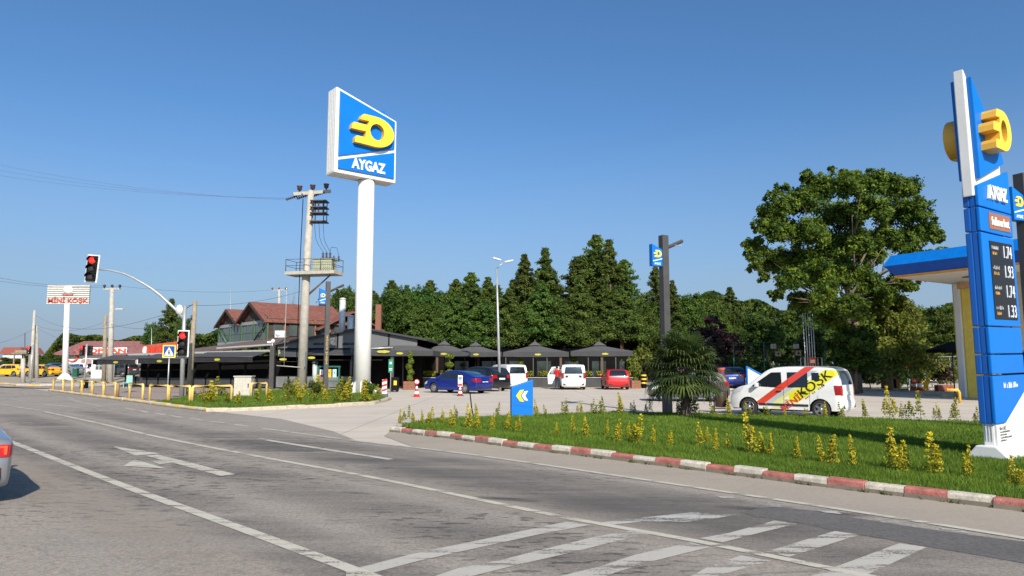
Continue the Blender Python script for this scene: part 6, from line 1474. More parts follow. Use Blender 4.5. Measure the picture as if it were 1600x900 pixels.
# big tree at the right
Yb = 47.; b = gx(1338, Yb)
lob = []
r_ = random.Random(5)
for (px, py, rr) in [(1205, 335, 24), (1180, 385, 20), (1215, 410, 30), (1225, 360, 26), (1255, 315, 30), (1290, 295, 28), (1330, 290, 28), (1372, 290, 30), (1410, 295, 28), (1432, 330, 26), (1400, 335, 30), (1360, 330, 30), (1310, 340, 34), (1265, 365, 32), (1300, 390, 36), (1255, 410, 30),
                     (1235, 440, 24), (1280, 430, 30), (1320, 430, 28), (1345, 380, 30), (1445, 365, 22), (1462, 368, 14), (1415, 375, 26), (1385, 372, 24), (1350, 440, 28), (1290, 470, 26), (1330, 480, 28), (1375, 460, 24), (1180, 405, 15), (1195, 355, 18), (1415, 405, 20), (1250, 470, 22), (1300, 500, 24), (1345, 510, 24)]:
    Y = Yb + r_.uniform(-3.6, 3.6); p = V(px, py, Y) - b; lob.append(((p.x, p.y, p.z), rr * Y / F * 1.0))
for k in range(18):
    a = r_.uniform(0, 6.28); u_ = r_.random() ** .5; px = 1318 + 125 * u_ * math.cos(a); py = 385 + 100 * u_ * math.sin(a); Y = Yb + r_.uniform(-5, 5); p = V(px, py, Y) - b; lob.append(((p.x, p.y, p.z), r_.uniform(13, 22) * Y / F))
lob = [(c, q * .80) for c, q in lob]
for k in range(40):   # sprays that stick out of the outline
    a = k / 40 * 6.28 + r_.uniform(-.1, .1); px = 1318 + 148 * math.cos(a) * r_.uniform(.93, 1.05); py = 378 + 112 * math.sin(a) * r_.uniform(.9, 1.04); Y = Yb + r_.uniform(-2, 2)
    if py < 470: p = V(px, py, Y) - b; lob.append(((p.x, p.y, p.z), r_.uniform(6, 11) * Y / F))
cme, C_ = crown_broad('crown', 5, 7, 13, 2, 170000, lm['big'], .10, sub=40, lobelist=lob)
limbs = [(tuple(.86 * t for t in c), min(.9, .25 + .5 * (c[2] / 15))) for c, q in lob[:34:2]]
tme = trunk_mesh('trunk', 9.5, .32, .4, limbs=limbs, seed=8, mat=m_bark)
tree('broadleaf_tree', b, cme, tme, 'huge spreading broadleaf tree towering left of the blue station canopy')
# conifers behind the parasols: (px, top py, Y, width px)
def ptree(kind, px, top, Y, wpx, label, group=None, k=0, name=None):
    b = gx(px, Y); h = V(px, top, Y).z; lib, tm, R0, H0 = dict(con=(CON, TCON, 2.5, 10.1), bro=(BRO, TBRO, 3.0, 10.1), oli=(OLI, TBRO, 2.5, 9.6), bush=(BUSH, TB, 1.7, 3.0))[kind]
    s = wpx * Y / F / 2 / R0; sz = h / H0
    r = tree(name or dict(con='conifer_tree', bro='broadleaf_tree', oli='young_tree', bush='bush')[kind], b, lib[k % len(lib)], tm, label, group, s=s, sz=sz, rz=random.uniform(0, 6.28)); return r
NB = [(820, 400, 80, 62, 'slender dark conifer right behind the slim street lamp head', 1), (853, 390, 80, 66, 'tall pointed conifer rising above the fourth parasol', 1), (905, 403, 82, 72, 'broad dark conifer left of the tallest conifers', 0),
      (934, 370, 83, 76, 'tallest conifer with a pale tip above the rightmost parasol', 0), (955, 377, 80, 64, 'dark pointed conifer close to the tallest conifer', 1), (978, 408, 81, 60, 'conifer at the right end of the tall conifer clump', 2),
      (735, 428, 80, 60, 'conifer with a spiky top left of the slim street lamp', 0), (762, 435, 83, 56, 'lower conifer above the third parasol', 1), (1028, 418, 88, 36, 'narrow layered conifer right behind the lamp post with the blue flag', 2), (1054, 440, 88, 40, 'small narrow conifer just right of the lamp post with the blue flag', 1)]
for px, top, Y, w_, lb, k in NB: ptree('con', px, top, Y, w_ * 1.45, lb, k=k)
HC = [crown_conifer('crown', 141 + k, 2.6, 10, 3.9 + .3 * k, 30000, lm['conifer'], .11, nb=260, ragged=.5, power=.8, droop=.4) for k in range(3)]
for k, (px, top) in enumerate([(664, 478), (712, 462), (756, 470), (795, 452), (846, 440), (882, 470), (908, 432), (945, 448), (972, 452)]):
    b = gx(px, 72.5); tree('conifer_tree', b, HC[k % 3], trunk_mesh('trunk', 9, .22, .1, seed=k, mat=M('bark_red', (.20, .10, .07), .9)), ['bare trunked conifer above the second parasol from the left', 'bare trunked conifer between the second and third parasol', 'bare trunked conifer just left of the slim street lamp', 'bare trunked conifer just right of the slim street lamp', 'bare trunked conifer right above the fourth parasol', 'bare trunked conifer above the white panel van roof', 'bare trunked conifer above the left edge of the rightmost parasol', 'bare trunked conifer above the peak of the rightmost parasol', 'bare trunked conifer above the right edge of the rightmost parasol'][k], 'conifers with bare trunks before the black screen', s=1.0 + .12 * (k % 3), sz=V(px, top, 72.5).z / 10.1, rz=k * 1.7)
for px, top, Y, w_, lb, k in [(628, 427, 80, 78, 'round dark green broadleaf tree just right of the white sign pole', 0), (663, 434, 82, 66, 'dark broadleaf tree above the second parasol', 3), (600, 440, 85, 60, 'dark tree partly behind the white sign pole', 0),
                              (538, 436, 84, 62, 'dark tree above the metal flues of the restaurant', 3), (575, 446, 90, 70, 'dark tree directly behind the white sign pole', 3)]:
    ptree('bro', px, top, Y, w_, lb, k=k)
gname = 'trees of the wood behind the black screen'; r_ = random.Random(12)
for k in range(30):
    px = 520 + k * 21.5 + r_.uniform(-6, 6); top = (448 if px < 1010 else 458) + r_.uniform(-10, 12) - (8 if 680 < px < 800 else 0); Y = 90 + r_.uniform(-4, 9)
    ptree(r_.choice(['bro', 'con', 'con']), px, top, Y, r_.uniform(60, 82), 'green tree in the dense wood behind the black screen wall', gname, k=r_.randrange(4))
for k in range(12):
    px = 655 + k * 30; ptree('bro', px, 468 + r_.uniform(-8, 12), 79.5, 70, 'lower green tree standing right behind the black screen wall', 'low trees behind the black screen', k=r_.choice((1, 2)))
for px, top, Y, w_, lb, k in [(1085, 448, 80, 70, 'bushy tree above the palm', 1), (1120, 455, 82, 66, 'pale green tree right of the palm', 2), (1150, 462, 84, 60, 'green tree left of the huge broadleaf tree', 1), (1010, 470, 76, 60, 'bushy tree left of the lamp post with the blue flag', 2), (1060, 480, 74, 60, 'tree directly behind the palm crown', 1)]:
    ptree('bro', px, top, Y, w_, lb, k=k)
# a purple-leaved tree
pm = crown_broad('crown', 71, 2.6, 5.5, 2, 8000, lm['purple'], .15, lobes=12)[0]; pm2 = crown_broad('crown', 72, 2.4, 5, 1.2, 6000, lm['brown'], .13, lobes=12)[0]
b = gx(1120, 62); tree('purple_tree', b, pm, TB, 'purple leaved tree behind the palm and the brownish hatchback', s=.95, sz=(V(1120, 485, 62).z) / 7.6)
b = gx(1112, 58); tree('dry_shrub_tree', b, pm2, TB, 'dry brownish bushy tree under the purple leaved tree', s=.75, sz=(V(1120, 520, 58).z) / 6.3)
b = gx(1003, 66); tree('purple_tree', b, pm, trunk_mesh('trunk', 3, .1, .1, seed=9, mat=m_bark2), 'small dark red tree right of the red hatchback', s=.42, sz=(V(1003, 555, 66).z) / 7.6)
# right background: hedge-like wall of trees beyond the green fence
g2n = 'trees beyond the green mesh fence'
for k in range(16):
    px = 1165 + k * 26 + r_.uniform(-8, 8); top = (500 if px < 1400 else 478) + r_.uniform(-14, 12); Y = 70 + r_.uniform(-3, 8)
    ptree('bro', px, top, Y, r_.uniform(58, 78), 'dark green tree behind the green mesh fence', g2n, k=r_.choice((0, 3, 1)))
for px, top, Y, w_, lb, k in [(1200, 470, 66, 74, 'dark tree under the left side of the huge tree', 0), (1265, 500, 60, 60, 'dense dark bushy tree behind the five white poles', 0), (1338, 497, 45.5, 92, 'dark dense tree at the foot of the huge tree', 3), (1455, 462, 78, 60, 'distant dark tree under the station canopy edge', 0), (1490, 468, 80, 50, 'distant dark tree beside the yellow station column', 3)]:
    ptree('bro', px, top, Y, w_, lb, k=k)
# olive-green cedar like tree with pale trunk
b = gx(1393, 52); ce = crown_conifer('crown', 91, 3.4, 7.6, 1.9, 15000, lm['oliv'], .15, droop=.75, power=.55, nb=170, ragged=.45)
tree('cedar_tree', b, ce, trunk_mesh('trunk', 6.6, .13, .06, seed=4, mat=m_bark2), 'yellowish green drooping cedar with a slender pale trunk', sz=(V(1400, 440, 52).z) / 7.7)
# left side trees
b = gx(262, 92); ptree('con', 262, 468, 92, 50, 'dark green pointed tree behind the crossing sign', k=0); ptree('bro', 240, 492, 93, 40, 'dark bushy tree left of the pointed tree', k=0); ptree('bro', 284, 488, 90, 36, 'dark bushy tree behind the traffic signal mast', k=3)
sp_me = crown_broad('crown', 81, 2.2, 4.6, 3.0, 1500, lm['oliv'], .14, lobes=12)[0]
b = gx(448, 88); tree('sparse_tree', b, sp_me, TBRO, 'sparse yellowish tree showing above the red tiled roof', s=.85, sz=(V(450, 458, 88).z) / 7.8)
b = gx(470, 87); tree('sparse_tree', b, sp_me, TBRO, 'smaller sparse yellowish tree right behind the transformer pole', s=.6, sz=(V(470, 472, 87).z) / 7.8)
for px, top, Y, w_, lb, k in [(10, 556, 120, 40, 'bushy green tree at the left picture edge', 1), (60, 552, 125, 40, 'brownish green tree behind the twin concrete pole', 2), (80, 549, 122, 36, 'green tree between the twin pole and the billboard pole', 1), (37, 560, 130, 30, 'small tree behind the wooden shelter', 2)]:
    b = gx(px, Y); b.z = .45; h = V(px, top, Y).z - .45; tree('broadleaf_tree', b, BRO[k], TBRO, lb, s=w_ * Y / F / 6, sz=h / 10.1)
# wooded hill far left: one mass
r = np.random.default_rng(3); n = 80000; px = r.uniform(60, 330, n); Y = r.uniform(180, 260, n)
top = 526 + 4 * np.sin(px / 23.) + 2.5 * np.sin(px / 9.) + np.abs(px - 150) * .04
top = np.where(px < 100, top + (100 - px) * .9, top); hh = (571 - top) * Y / F + 1.8; z = hh * (1 - r.random(n) ** 2 * .85)
P = np.stack([(px - 800) / F * Y, Y, z], 1); V_, F_ = leaf_quads(P, .42, r, None, .4, .7)
o = bpy.data.objects.new('far_wood', tone_mesh('far_wood', V_, F_, np.clip(.45 + .25 * np.sin(px / 4.) + r.normal(0, .2, n), 0, 1), lm['mid'])); COL.objects.link(o); tag(o, 'distant wooded ridge behind the wholesale shop', 'wood', kind='stuff')
r = np.random.default_rng(4); n = 90000; px = r.uniform(300, 1750, n); Y = r.uniform(108, 125, n); top = 470 + 8 * np.sin(px / 31.) + 6 * np.sin(px / 12.) + np.where(px < 520, 55, 0) + np.clip((px - 1150) * .05, 0, 25)
hh = (571 - top) * Y / F + 1.8; z = hh * (1 - r.random(n) ** 1.6 * .95); P = np.stack([(px - 800) / F * Y, Y, z], 1); V_, F_ = leaf_quads(P, .34, r, None, .4, .7)
o = bpy.data.objects.new('background_wood', tone_mesh('background_wood', V_, F_, np.clip(.4 + .25 * np.sin(px / 5.) + r.normal(0, .2, n), 0, 1), lm['dark'])); COL.objects.link(o); tag(o, 'continuous wood closing the view behind the station and restaurant', 'wood', kind='stuff')

# palm
b = G(1071, 656); R = thing('palm_tree', b, 'short shaggy fan palm on the grass in front of the lamp post', 'palm')
mb = MB(); th_ = V(1068, 575, b.y).z; pts = [(0, 0, -.05), (.02, 0, th_ * .35), (-.02, 0, th_ * .7), (.0, 0, th_ + .2)]
mb.tube(pts, [.19, .15, .17, .14], 14)
rr_ = random.Random(2)
for k in range(170):
    z = rr_.uniform(.05, th_); a = rr_.uniform(0, 6.28); q = Vector((.14 * math.cos(a), .14 * math.sin(a), z)); mb.tube([q, q + Vector((.10 * math.cos(a), .10 * math.sin(a), rr_.uniform(.08, .2)))], [.022, .006], 4)
mb.build('trunk', m_bark, R)
def fan(origin, az, el, plen, rad, droop, seed, nseg=22):
    r = random.Random(seed); d = Vector((math.cos(az) * math.cos(el), math.sin(az) * math.cos(el), math.sin(el))); side = Vector((-math.sin(az), math.cos(az), 0)); nrm = d.cross(side)
    hub = Vector(origin) + d * plen + Vector((0, 0, -droop * plen * .25)); vs = []; fs = []; w0 = .012
    for q in (side,): vs += [Vector(origin) - q * w0, Vector(origin) + q * w0, hub + q * w0, hub - q * w0]; fs.append((0, 1, 2, 3))
    for i in range(nseg):
        a = math.radians(-135 + 270 * i / (nseg - 1)) + r.uniform(-.03, .03); L_ = rad * (.72 + .28 * math.cos(a * .62)) * r.uniform(.9, 1.05)
        dr = d * math.cos(a) + side * math.sin(a); per = (side * math.cos(a) - d * math.sin(a)); fold = nrm * (.10 * abs(math.sin(a)))
        dr = (dr + fold * 1.2).normalized(); k = len(vs); wd = .032
        m1 = hub + dr * L_ * .5; m2 = hub + dr * L_ * .82 + Vector((0, 0, -L_ * .10 * (1 + droop))); tip = hub + dr * L_ * .98 + Vector((0, 0, -L_ * (.25 + .35 * droop) * r.uniform(.6, 1.3)))
        vs += [hub, m1 + per * wd, m1 - per * wd, m2 + per * wd * .6, m2 - per * wd * .6, tip]; fs += [(k, k + 1, k + 2), (k + 1, k + 3, k + 4, k + 2), (k + 3, k + 5, k + 4)]
    return vs, fs
crown_z = th_ + .1
NF = 78
for k in range(NF):
    for _one in (0,):
        f_ = k / (NF - 1); el = 1.35 - 2.05 * f_ ** .9 + rr_.uniform(-.12, .12); nm = 'frond' if el > -.52 else 'dead_frond'; mt = lm['palm'] if nm == 'frond' else lm['skirt']; az = k * 2.399 + rr_.uniform(-.25, .25)
        vs, fs = fan((0, 0, crown_z - .3 * f_), az, el, rr_.uniform(.5, .86) * (.6 if nm == 'dead_frond' else 1.08), rr_.uniform(.60, .78) * (.72 if nm == 'dead_frond' else 1), max(0, .15 + f_ * .6), k + 50, 26)
        me = bpy.data.meshes.new(nm); me.from_pydata([tuple(v) for v in vs], [], fs); me.materials.append(mt); at = me.attributes.new('tone', 'FLOAT', 'FACE'); base = rr_.uniform(.15, .75); at.data.foreach_set('value', [min(1, max(0, base + rr_.uniform(-.15, .15))) for _ in fs])
        o = bpy.data.objects.new(nm, me); COL.objects.link(o); o.parent = R

# golden euonymus shrubs
def shrub_mesh(seed, h, w_, mat, n=170, leaf=.022):
    r = np.random.default_rng(seed); PP = []; ns = r.integers(2, 4)
    for s in range(ns):
        hs = h * (1 if s == 0 else r.uniform(.5, .85)); off = r.normal(0, w_ * .3, 2) * (s > 0); lean = r.normal(0, .10, 2)
        m_ = n // ns; t = r.random(m_) ** .8; cl = np.round(t * 7) / 7 + r.normal(0, .025, m_); rad = w_ * .5 * (1.05 - .85 * np.clip(cl, 0, 1)) * r.uniform(.3, 1, m_); a = r.uniform(0, 6.28, m_)
        PP.append(np.stack([off[0] + lean[0] * cl * h + rad * np.cos(a), off[1] + lean[1] * cl * h + rad * np.sin(a), .04 + hs * cl], 1))
    P = np.concatenate(PP); V_, F_ = leaf_quads(P, leaf, r, None, .9, .6); V_[:, 2] = np.maximum(V_[:, 2], .01)
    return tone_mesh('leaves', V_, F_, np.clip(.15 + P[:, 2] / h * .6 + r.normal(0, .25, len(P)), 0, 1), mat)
SH = [shrub_mesh(100 + k, 1., .5, lm['euon'], 520, .048) for k in range(7)]; SH2 = [shrub_mesh(120 + k, 1., .5, lm['euon2'], 380, .05) for k in range(5)]
mb = MB(); mb.tube([(0, 0, -.02), (.01, .01, .5), (0, .02, .95)], [.012, .009, .005], 5); mb.tube([(0, 0, .1), (.08, .02, .5)], [.008, .004], 5); _o = mb.build('stem', m_bark); STEM = _o.data; bpy.data.objects.remove(_o)
def shrub(p, h, lib, label, group, k, wide=1.):
    r = thing('golden_shrub', p, label, 'shrub', group, rz=random.uniform(0, 6.28)); r.scale = (h * wide, h * wide, h)
    for nm, me in (('leaves', lib[k % len(lib)]), ('stem', STEM)):
        o = bpy.data.objects.new(nm, me); COL.objects.link(o); o.parent = r
FR = [(625, 668, 24), (644, 667, 18), (660, 669, 24), (674, 669, 28), (691, 667, 24), (705, 675, 30), (729, 676, 40), (747, 678, 28), (771, 680, 28), (792, 678, 30), (812, 682, 26), (870, 689, 22), (895, 684, 28), (917, 692, 34), (948, 689, 26), (968, 699, 36), (982, 693, 28), (997, 702, 46), (1021, 702, 30), (1049, 706, 26),
      (1093, 706, 38), (1106, 700, 24), (1121, 715, 36), (1136, 712, 26), (1172, 718, 62), (1190, 718, 34), (1205, 721, 36), (1244, 725, 34), (1285, 734, 42), (1302, 736, 46), (1335, 738, 48), (1394, 745, 66), (1412, 750, 40), (1458, 753, 66), (1517, 759, 52), (1587, 773, 48), (1600, 776, 30)]
for k, (px, py, h) in enumerate(FR):
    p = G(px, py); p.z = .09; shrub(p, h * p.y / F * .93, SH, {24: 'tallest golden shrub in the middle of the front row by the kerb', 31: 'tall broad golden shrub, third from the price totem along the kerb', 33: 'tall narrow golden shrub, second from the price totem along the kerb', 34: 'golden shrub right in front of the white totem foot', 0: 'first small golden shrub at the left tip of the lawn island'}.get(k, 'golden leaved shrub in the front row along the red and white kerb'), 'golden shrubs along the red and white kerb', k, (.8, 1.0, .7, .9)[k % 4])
BK = [(838, 652, 22), (852, 653, 16), (882, 652, 24), (909, 651, 20), (930, 651, 22), (943, 651, 26), (969, 650, 30), (989, 648, 18), (1017, 648, 20), (1060, 651, 22), (1088, 651, 34), (1113, 652, 22), (1138, 653, 24), (1164, 655, 22), (1200, 655, 20), (1228, 655, 14), (1241, 656, 12), (1259, 656, 16), (1290, 656, 22), (1313, 656, 22), (1353, 656, 26), (1391, 655, 42), (1412, 655, 22), (1439, 657, 38), (1468, 658, 22), (1495, 660, 32), (1529, 664, 22), (1545, 666, 20),
      (640, 661, 22), (712, 656, 18), (745, 655, 20), (778, 654, 20)]
for k, (px, py, h) in enumerate(BK):
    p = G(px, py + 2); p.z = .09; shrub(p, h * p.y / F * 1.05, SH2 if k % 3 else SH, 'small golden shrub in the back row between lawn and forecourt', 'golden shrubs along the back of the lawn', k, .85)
LF = [(404, 632, 20), (423, 633, 22), (447, 632, 18), (470, 633, 24), (488, 632, 20), (507, 633, 20), (523, 632, 24), (537, 632, 28), (550, 632, 22), (570, 631, 32), (584, 630, 24), (328, 633, 32), (355, 634, 20), (375, 634, 18), (301, 626, 20), (313, 628, 14), (340, 622, 28), (463, 621, 26), (455, 617, 20), (497, 619, 28), (527, 620, 26), (542, 618, 24), (508, 626, 20), (405, 614, 12), (320, 631, 22)]
for k, (px, py, h) in enumerate(LF):
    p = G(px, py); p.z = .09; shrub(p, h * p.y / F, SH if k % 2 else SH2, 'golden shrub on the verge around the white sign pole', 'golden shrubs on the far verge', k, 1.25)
# dense low hedge clumps around the sign pole
for k, (px, py, w_, lb) in enumerate([(490, 622, 20, 'green low bush beside the dark lamp post on the verge'), (540, 622, 24, 'green low bush between lamp post and white sign pole'), (575, 622, 20, 'green low bush at the foot of the white sign pole'), (452, 622, 18, 'green low bush at the foot of the transformer pole')]):
    p = G(px, py); p.z = .05; tree('bush', p, BUSH[(0, 2)[k % 2]], TB, lb, s=w_ * p.y / F / 3.4, sz=.32)
# background bushes along the far fence
for k in range(9):
    px = 1150 + k * 42; ptree('bush', px, 560 + r_.uniform(-6, 6), 57, 40, 'green bush at the foot of the green mesh fence', 'bushes at the green mesh fence', k=k)
for px, top, Y, lb in [(1000, 540, 66, 'light green bush right of the rightmost parasol'), (975, 548, 68, 'green bush beside the rightmost parasol'), (1030, 545, 64, 'green bush left of the palm')]: ptree('bush', px, top, Y, 40, lb, k=2)
# topiaries in wooden planters
m_plw = M('planter_wood', (.22, .09, .05), .7, var=.2, scale=6)
def topiary(px, Y, wpx, z_px, parts, label, boxh=.62):
    b = gx(px, Y); r = thing('topiary_planter', b, label, 'planter'); s = Y / F
    w_ = wpx * s; mb = MB(); mb.box((0, 0, boxh / 2), (w_, w_ * .8, boxh)); bx_ = mb.build('planter_box', m_plw, r, bevel=.02)
    mb = MB()
    for k in range(3): mb.box((0, -w_ * .4 - .01, boxh * (.17 + .33 * k)), (w_ * .98, .02, boxh * .28))
    mb.build('slats', m_plw, bx_)
    rr = np.random.default_rng(px); P = []; O_ = []
    for (x, z0, z1, rad) in parts:
        zc, hz = (z0 + z1) / 2, (z1 - z0) / 2; n = 520; d = rr.normal(size=(n, 3)); d /= np.linalg.norm(d, axis=1)[:, None]; P.append(np.array([x, 0, zc]) + d * np.array([rad, rad, hz]) * rr.uniform(.8, 1.03, n)[:, None]); O_.append(d)
    P = np.concatenate(P); O_ = np.concatenate(O_); V_, F_ = leaf_quads(P, .06, rr, O_ * 1.5, 0, .7)
    o = bpy.data.objects.new('foliage', tone_mesh('foliage', V_, F_, np.clip(.5 + rr.normal(0, .25, len(P)), 0, 1), lm['top'])); COL.objects.link(o); o.parent = r
    mb = MB(); mb.tube([(0, 0, boxh * .8), (0, 0, parts[-1][2] - .1)], .03, 6); mb.build('stem', m_bark, r)
topiary(640, 53.5, 18, 0, [(.0, .6, 1.15, .22), (.08, 1.05, 1.55, .24), (-.08, 1.45, 1.95, .22), (.08, 1.85, 2.35, .2), (0, 2.3, 2.85, .18)], 'spiral clipped shrub in a brown wooden planter left of the blue sedan')
topiary(702, 58.5, 16, 0, [(0, .7, 1.5, .38), (0, 1.6, 2.1, .36), (0, 2.3, 2.75, .34)], 'double ball topiary behind the blue sedan')
topiary(812, 58.5, 14, 0, [(.0, .6, 1.6, .2), (.05, 1.5, 2.3, .2), (0, 2.2, 2.8, .2)], 'spiral clipped shrub behind the blue direction board')
topiary(897, 59.4, 14, 0, [(0, 1.0, 1.8, .2), (0, 2.05, 2.75, .36)], 'ball topiary behind the white panel van')
topiary(993, 56.5, 14, 0, [(0, .5, .9, .2), (0, .9, 3.0, .24)], 'tall narrow clipped shrub in a brown planter right of the red hatchback')
# flower boxes on the terrace wall
o_ = gx(600, 60)
for k in range(13):
    px = 608 + k * 30.5
    if abs(px - 640) < 6: continue
    b = gx(px, 59.45, .8); r = thing('flower_box', b, 'black box of yellow foliage on the terrace wall', 'planter', 'yellow planting boxes on the terrace wall')
    mb = MB(); mb.box((0, 0, .08), (1.3, .22, .16)); mb.build('box', m_blk, r); rr = np.random.default_rng(k); n = 420; P = np.stack([rr.uniform(-.6, .6, n), rr.normal(0, .1, n), .15 + rr.random(n) * .38], 1); V_, F_ = leaf_quads(P, .06, rr, None, .4, .7)
    o = bpy.data.objects.new('foliage', tone_mesh('foliage', V_, F_, np.clip(.5 + rr.normal(0, .25, n), 0, 1), lm['euon2'])); COL.objects.link(o); o.parent = r
# ---------------------------------------------------------------- street furniture on the far verge
m_yr = M('rail_yellow', (.72, .50, .16), .55, var=.12, scale=6, dirt=.25)
def hoop(pa, pb, za=.78, label='yellow tubular guard rail hoop on the far verge', grp='yellow guard rails along the far kerb'):
    a = G(*pa); b = G(*pb); a.z = b.z = .04; L_ = (b - a).length; r = thing('guard_rail', a, label, 'guard rail', grp, rz=math.atan2((b - a).y, (b - a).x))
    mb = MB(); c = .09; mb.tube([(0, 0, 0), (0, 0, za - c), (.03, 0, za - .03), (c, 0, za), (L_ - c, 0, za), (L_ - .03, 0, za - .03), (L_, 0, za - c), (L_, 0, 0)], .066, 8); mb.build('tube', m_yr, r)
    return r
hs = [((83, 610), (98, 612.5)), ((99, 612.5), (112, 614.5)), ((113, 614.5), (127, 616.5)), ((128, 616.5), (143, 618)), ((144, 618.5), (161, 620)), ((162, 620), (180, 622)), ((202, 624), (222.5, 626)), ((233.5, 627), (262, 629.5)), ((264, 629.5), (296, 631)), ((300, 631), (361, 628.5)), ((392, 622.5), (416, 621))]
lbs = {0: 'leftmost yellow guard rail of the row on the far verge', 6: 'yellow guard rail standing left of the gap in the row', 7: 'yellow guard rail just under the crossing sign', 8: 'yellow guard rail between the crossing sign and the signal mast', 9: 'long yellow guard rail left of the grey cabinet', 10: 'short yellow guard rail right of the grey cabinet'}
for k, (a, b) in enumerate(hs):
    if k in lbs: o = hoop(a, b, label=lbs[k]); del o['group']
    else: hoop(a, b, label='yellow guard rail in the left half of the row on the far verge')
b = G(183, 622); r = thing('bollard', b, 'bare brown post between two yellow guard rails', 'post'); mb = MB(); mb.lathe([(.09, 0), (.09, .78), (.06, .82)], 10); mb.build('post', M('rust_post', (.28, .18, .08), .8), r)
b = G(378, 622.5); r = thing('utility_cabinet', b, 'pale grey utility cabinet with two doors between the yellow rails', 'cabinet', rz=.05); s = b.y / F
mb = MB(); mb.box((0, .3, .60), (26 * s, .6, 1.15)); cb_ = mb.build('housing', M('cabinet', (.48, .45, .38), .6, dirt=.25), r, bevel=.015)
mb = MB(); mb.box((0, .3, 1.2), (28 * s, .7, .06)); mb.build('lid', MATS['cabinet'], r, bevel=.01)
for sx in (-1, 1): mb = MB(); mb.box((sx * 6.2 * s, -.01, .62), (12 * s, .02, 1.0)); mb.build('door', MATS['cabinet'], r, bevel=.005)
mb = MB(); mb.box((9 * s, -.03, .7), (.05, .03, .22)); mb.build('handle', m_blk, r)
# info board with posters
b = gx(514, 46); b.z = .05; r = thing('info_board', b, 'green framed notice board with three posters behind the dark lamp post', 'notice board'); s = 46 / F
zt_ = V(514, 574, 46).z
mb = MB()
for px in (497, 529): x = (px - 514) * s; mb.box((x, 0, zt_ / 2), (.1, .08, zt_))
mb.box((0, 0, zt_), (34 * s, .1, .1)); mb.box((0, 0, .75), (34 * s, .06, .06)); mb.build('frame', M('green_frame', (.01, .10, .08), .5), r)
for px, py0, py1, wd, c1_, c2_ in ((502, 577.5, 589, 5.2, (.75, .73, .72), (.6, .02, .05)), (514.5, 577, 589.5, 6, (.75, .42, .01), None), (522.5, 577, 589.5, 6, (.35, .6, .65), (.7, .75, .75))):
    p = V(px, (py0 + py1) / 2, 45.9) - b; h = (py1 - py0) * s; mb = MB(); mb.box((p.x, -.06, p.z), (wd * s, .02, h)); po = mb.build('poster', M('poster%d' % px, c1_, .6), r)
    if c2_: mb = MB(); mb.box((p.x, -.075, p.z - h * .33), (wd * s * (.98 if px < 510 else .7), .012, h * (.3 if px < 510 else .12))); mb.build('poster_band', M('posterb%d' % px, c2_, .6), po)
    mb = MB(); mb.box((p.x, -.075, p.z + h * .1), (wd * s * .3, .012, h * .25)); mb.build('poster_picture', M('posterp', (.25, .2, .2), .7), po)
b = gx(491, 47.5); b.z = .05; r = thing('poster_column', b, 'round pale advertising column behind the concrete pole', 'advertising column'); z1 = V(491, 567, 47.5).z; mb = MB(); mb.lathe([(.16, .3), (.16, z1 - .1)], 16); mb.build('drum', M('drum', (.4, .42, .40), .5), r); mb = MB(); mb.lathe([(.2, z1 - .12), (.2, z1), (.05, z1 + .06)], 16); mb.lathe([(.12, 0), (.12, .3)], 12); mb.build('cap', m_dk, r)
# glass pane fence post
# green sign on a pole
b = gx(610, 48); r = thing('parking_sign', b, 'green and white sign on a thin pole right of the white sign pole', 'road sign'); z0 = V(610, 582, 48).z; z1 = V(610, 561.5, 48).z
mb = MB(); mb.tube([(0, 0, 0), (0, 0, z1)], .03, 8); mb.build('pole', m_gal, r); mb = MB(); mb.box((0, -.04, (z0 + z1) / 2), (.30, .02, z1 - z0)); pl = mb.build('plate', M('sign_green', (.01, .22, .12), .5), r)
mb = MB(); mb.box((0, -.06, z0 + (z1 - z0) * .72), (.14, .01, .14)); mb.box((0, -.06, z0 + .26), (.2, .01, .04)); mb.box((0, -.06, z0 + .16), (.2, .01, .04)); mb.build('marks', m_ltr, pl)
# guidance post with arrows beside sign pole, and round sign
m_bw = M('barrier_red', (.6, .03, .02), .5)
b = G(600.5, 622); r = thing('barrier_post', b, 'red and white striped barrier post on a grey block beside the white sign pole', 'barrier'); mb = MB(); mb.box((0, 0, .12), (.36, .3, .24)); mb.build('block', M('rubber_grey', (.1, .1, .11), .8), r, bevel=.02)
mb = MB(); mb.box((0, 0, .62), (.26, .05, .8)); pn_ = mb.build('panel', m_ltr, r)
mb = MB(); 
for k in range(3): mb.prism([(-.13, .35 + k * .26), (.13, .43 + k * .26), (.13, .55 + k * .26), (-.13, .47 + k * .26)], .01, mat=Matrix.Translation((0, -.026, 0)) @ RX)
mb.build('stripes', m_bw, pn_)
def cone(px, py, h, label, sign=True):
    b = G(px, py); r = thing('traffic_cone', b, label, 'traffic cone')
    mb = MB(); mb.box((0, 0, .02), (.38, .38, .04)); mb.build('base', m_bw if sign else m_blk, r, bevel=.01)
    mb = MB(); R_ = lambda z: .15 * (1 - z / (h * 1.2)) + .02
    zs = [0.04, h * .3, h * .32, h * .52, h * .54, h * .75, h * .77, h]
    mb.lathe([(R_(z), z) for z in zs], 18); o = mb.build('cone', [m_bw, m_ltr], r)
    for p_ in o.data.polygons:
        z = p_.center.z
        if h * .3 < z < h * .53 or z > h * .76: p_.material_index = 1
    return r, b
r, b = cone(651, 620.5, .62, 'red and white traffic cone carrying a small round sign')
mb = MB(); mb.tube([(0, 0, .55), (0, 0, .8)], .015, 6); mb.lathe([(.001, 0), (.16, 0), (.16, .02), (.001, .02)], 20, mat=Matrix.Translation((0, -.02, .86)) @ RX); sg = mb.build('round_sign', m_bw, r)
